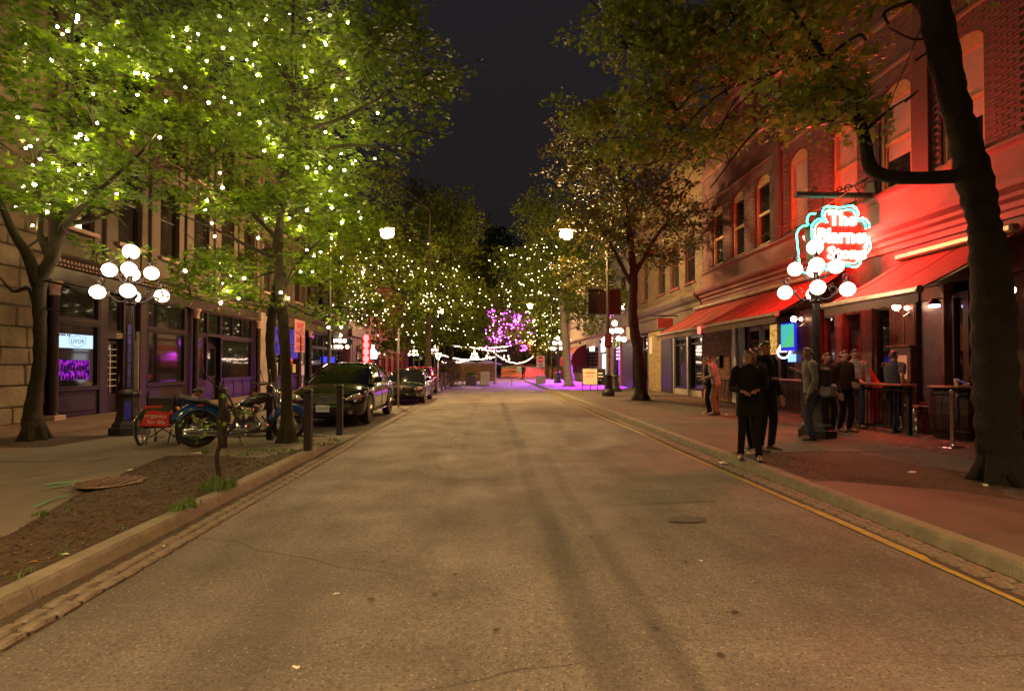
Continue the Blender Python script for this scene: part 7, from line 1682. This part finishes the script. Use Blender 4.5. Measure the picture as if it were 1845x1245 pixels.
    secs += [ell(U_(0,0,.98), .172*fat, .128*fat), ell(U_(0,0,1.1), .158*fat, .122*fat), ell(U_(0,.005,1.25), .178*fat, .13*fat), ell(U_(0,.0,1.36), .195, .125), ell(U_(0,-.005,1.42), .19, .115), ell(U_(0,0,1.465), .14, .1), ell(U_(0,.005,1.5), .08, .078), ell(U_(0,.008,1.53), .068, .068)]
    obj('jacket' if sleeves > .8 else 'shirt', MB().loft(secs, cap=False), top, t, smooth=True)
    for i, s in enumerate((-1,1)):
        S, E_, W_ = sh[i], el[i], wr[i]
        if sleeves > .8: pts = [S+(S-E_).normalized()*.03*k+Vector((-s*.05,0,.0))*k, S, S*.5+E_*.5, E_, E_*.5+W_*.5, W_]; rr = [.06,.074,.064,.056,.05,.04]
        else: pts = [S+(S-E_).normalized()*.03*k+Vector((-s*.05,0,.0))*k, S, S*.5+E_*.5, S*.25+E_*.75]; rr = [.058,.07,.066,.064]
        obj('sleeve', MB().tube(bez(pts,3), np.interp(np.linspace(0,len(rr)-1,(len(pts)-1)*3+1), range(len(rr)), rr)*k, 12), top, t, smooth=True)
        if 1:
            h, kn, a = hips[i], knees[i], ankles[i]
            rr = [q_*(.9 if bare else 1) for q_ in (.1*fat,.098*fat,.082*fat,.066,.062,.055,.056)]; pts = [h+Vector((0,0,.04)), h*.9+kn*.1, h*.5+kn*.5, kn, kn*.6+a*.4, kn*.15+a*.85, a+Vector((0,0,-.02))]
            obj('trouser_leg', MB().tube(pts, [q_*k for q_ in rr], 14), legs, t, smooth=True)
        a = ankles[i]; f = Vector((feet[i][0]*.6,1,0)).normalized(); sd = Vector((f.y,-f.x,0)); secs = []
        for u, w_, hh in ((-.075,.025,.05),(-.06,.038,.085),(0,.04,.1),(.08,.045,.065),(.15,.047,.05),(.19,.03,.035)):
            secs.append([tuple(a+f*u*k+sd*(math.cos(q_)*w_*k)+Vector((0,0,-.09*k+hh*k*(.5+.5*math.sin(q_))))) for q_ in [2*PI*j/10 for j in range(10)]])
        obj('shoe', MB().loft(secs), shoe, t, smooth=True)
    if not bare: obj('trouser_seat', MB().loft([ell(Vector((0,0,.80))*k+dz,.12*fat,.1*fat,0), ell(Vector((0,0,.88))*k+dz,.168*fat,.122*fat,0), ell(Vector((0,0,1.0))*k+dz,.16*fat,.12*fat,0)]), legs, t, smooth=True)
    # face and hair
    hc = U_(0,.012,1.645); F2 = Vector((hf.x, hf.y*math.cos(lean), -hf.y*math.sin(lean))).normalized(); R2 = F2.cross(Vector((0,0,1))).normalized(); U2 = R2.cross(F2)
    if hood: obj('hood', MB().ball(tuple(hc-F2*.03*k+U2*.01), .13*k, 16, 10, sy=1.1, sz=1.15), top, t, smooth=True)
    else:
        hm = MB(); secs = []
        for j in range(9):
            ph = PI/2*j/8; r_ = math.cos(ph)*.084*k; zz_ = math.sin(ph)*.088*k
            secs.append([tuple(hc+U2*(zz_+.014*k)-F2*.012*k + R2*(math.cos(a)*r_*.9) + F2*(math.sin(a)*r_*1.02) + U2*((-.07*k*max(0,-math.sin(a))+.045*k*max(0,math.sin(a)))*(1-j/8))) for a in [2*PI*q_/18 for q_ in range(18)]])
        hm.loft(secs)
        if longhair: hm.ball(tuple(hc-F2*.05*k-U2*.1*k), .1*k, 14, 8, sx=.95, sy=.6, sz=1.7)
        obj('hair', hm, HAIRS[hair], t, smooth=True)
    fc = MB(); fc.tube([hc+F2*.085*k+U2*.015*k, hc+F2*.112*k-U2*.02*k], [.008*k,.016*k], 7)
    for s in (-1,1): fc.ball(tuple(hc+R2*s*.083*k-U2*.01*k), .026*k, 8, 6, sx=.5)
    obj('nose_and_ears', fc, skin, t, smooth=True)
    for s in (-1,1): obj('eye', MB().ball(tuple(hc+R2*s*.032*k+F2*.084*k+U2*.01*k), .008*k, 8, 6), HAIRS['brown'], t, smooth=True)
    obj('mouth', MB().tube([hc-R2*.022*k+F2*.083*k-U2*.052*k, hc+F2*.09*k-U2*.055*k, hc+R2*.022*k+F2*.083*k-U2*.052*k], .005*k, 5), M('lips', (.3,.1,.08), .5), t)
    return t
g = lambda px, py: P(px, py, z=SW)
BLK = cloth('cloth_black', (.009,.007,.007)); NVY = cloth('cloth_navy', (.012,.015,.035)); KHK = cloth('cloth_khaki', (.25,.17,.08)); WHT = cloth('cloth_white', (.3,.24,.21)); GRY = cloth('cloth_grey', (.2,.19,.17)); JEA = cloth('cloth_denim', (.045,.05,.09)); RED = cloth('cloth_red', (.42,.03,.025)); BRN = cloth('cloth_brown', (.035,.016,.01)); SLT = cloth('cloth_slate', (.05,.052,.065))
person('woman in a knee-length black coat and heels standing at the kerb', g(1350,829), 160, BLK, BLK, H=1.68, coat=.2, bare=True, hands=((-.1,.22,1.12),(.12,.22,1.1)), hair='brown', longhair=True, turn=.5, feet=((-.13,.06),(.12,-.06)))
p_ = person('tall man in black jacket and trousers standing behind the woman in the coat', g(1378,811), 200, BLK, BLK, H=1.86, hands=((-.24,.1,.88),(.15,.28,1.15)), fat=1.1, feet=((-.14,.0),(.16,.05)))
person('third dark-clothed person half hidden between the couple at the kerb', g(1361,816), 100, NVY, BLK, H=1.74, feet=((-.1,.05),(.12,-.03)), hair='brown', shoe=SHW)
person('man in white shirt and khaki trousers leaning by the orange brick wall', g(1291,749), 60, WHT, KHK, H=1.78, lean=.22, hands=((-.12,.32,1.05),(.12,.33,1.05)), shoe=SOLE)
person('person in dark clothes and white shoes behind the man in khaki trousers', g(1279,746), 70, NVY, NVY, H=1.7, hands=((-.2,.12,.9),(.2,.15,.9)), shoe=SHW, lean=.12)
ph = person('man in pale hooded top and jeans standing at the globe lamp base', g(1462,793), 75, GRY, JEA, H=1.8, hands=((-.2,.1,.88),(.14,.22,1.3)), hair='brown', lean=.05)
b_ = thing('shoulder_bag', 'black bag slung on the back of the man in the pale hooded top', 'bag', g(1462,793)+Vector((.15,-.18,1.22))); obj('bag_body', MB().cbox(-.1,.12,-.09,.08,-.22,.2,.06), LEA, b_); obj('strap', MB().tube(bez([(-.08,-.02,.18),(-.15,.05,.28),(-.2,.1,.1)],4), .015, 6), LEA, b_)
b_ = thing('waist_bag', 'pale satchel hanging at the hip of the man in the pale hooded top', 'bag', g(1462,793)+Vector((.22,-.2,.98))); obj('bag_body', MB().cbox(-.16,.16,-.05,.05,-.13,.11,.04), M('pale_canvas', (.3,.29,.36), .8), b_); obj('strap', MB().tube(bez([(-.14,0,.1),(-.2,.04,.3),(-.25,.1,.45)],4), .012, 6), LEA, b_)
person('brown-haired person in dark clothes behind the globe lamp', g(1490,781), 190, BRN, BLK, H=1.72, hair='brown')
person('man in brown jacket facing the street in the middle of the pub crowd', g(1521,778), 195, BRN, BLK, H=1.78, hands=((-.14,.25,1.1),(.24,.08,.86)), fat=1.05)
person('man in white jacket behind the brown-jacketed man', g(1541,771), 160, WHT, JEA, H=1.82, hands=((-.25,.1,.9),(.2,.25,1.05)))
person('person in red top leaning over the patio railing counter', g(1581,768), 40, RED, RED, H=1.7, lean=.55, hands=((-.16,.5,1.12),(.16,.5,1.12)), hair='brown')
person('man in slate T-shirt walking past the foil-wrapped block', g(1611,779), 285, SLT, NVY, H=1.78, sleeves=.5, hands=((-.05,.42,1.06),(.26,-.05,.95)), feet=((-.08,.12),(.1,-.12)), fat=1.08)
bz_ = P(1765,800,z=SW); pt = person('person holding a phone at the barrel, mostly hidden by the big trunk', Vector((bz_.x+.15, bz_.y-.1, SW)), 100, BLK, WHT, H=1.7, hands=((-.15,.36,1.18),(.12,.38,1.14)), lean=.1, hair='brown')
f_ = thing('phone', 'phone glowing faintly in the hand above the barrel', 'phone', P(1733,689,y=bz_.y-.15)); obj('phone_body', MB().cbox(-.04,.04,-.008,.008,-.075,.075,.006), BLACKW, f_); obj('screen', MB().box(-.034,.034,-.011,-.0085,-.068,.068), E('phone_glow', (.3,.3,1), .8), f_); f_.rotation_euler = (-1.1,0,1.1)
# slumped person in the wheelchair
pw = person('person in navy clothes slumped sideways in the wheelchair', wc+Vector((0,.12,-.02)), 20, NVY, NVY, H=1.7, lean=.85, seated=True, hair='dark', hands=((-.15,.62,1.0),(.28,.5,1.0)), feet=((-.13,.42),(.13,.42)), fat=1.15)
pw.rotation_euler[2] = -1.0
# far pair in the square
person('person in pale top and shorts walking in the far square', P(935,684,z=0), 170, cloth('cloth_pale_blue', (.2,.3,.35)), WHT, H=1.75)
person('dark-clothed companion walking in the far square', P(943,684,z=0), 170, BLK, BLK, H=1.7)
for px, lab in ((862,'patio customer left of the red box behind the timber fence'),(872,'patio customer near the right parasol behind the timber fence'),(835,'patio customer in the middle behind the timber fence')): person(lab, P(px,684,z=0), 180, rs.choice((RED,WHT,BRN)), BLK, H=1.72)
# ---------------- pools of violet light from the lit shopfront ----------------
def spot(name, label, loc, target, col, power, ang, blend=.4, rad=.08):
    t = thing(name, label, 'light fitting', loc, 0, 'violet floodlights of the far shopfront')
    obj('housing', MB().lathe([(.05,.0),(.09,.05),(.09,.2),(.05,.24)], 12), IRONL, t)
    ld = bpy.data.lights.new('beam', 'SPOT'); ld.color = col; ld.energy = power; ld.spot_size = math.radians(ang); ld.spot_blend = blend; ld.shadow_soft_size = rad
    o = bpy.data.objects.new('beam', ld); COL.objects.link(o); o.parent = t; d = Vector(target)-Vector(loc); o.rotation_euler = d.to_track_quat('-Z','Y').to_euler(); o.location = d.normalized()*.25; return t
vy = YX(1110, RW)
spot('floodlight', 'magenta floodlight in the far square washing the paving pink', (5.5, 64, 5.), (2.6, 66, 0), (1.,.12,.5), 5000, 120, .6)
spot('floodlight', 'violet floodlight over the violet doorway shining on the pavement', (RW-1.2, vy, 3.3), (7.4, vy-2.2, SW), (.42,.02,1.), 15000, 70, .3)
spot('floodlight', 'violet floodlight over the lit doorway shining on the tree trunk', (RW-1.2, vy+9, 3.6), (6.3, vy+6, SW), (.42,.02,1.), 15000, 70, .4)
spot('floodlight', 'violet floodlight on the square edge washing the concrete block', (RW-1.4, vy+17, 4.2), (5.5, vy+13, SW), (.55,.05,1.), 15000, 78, .5)
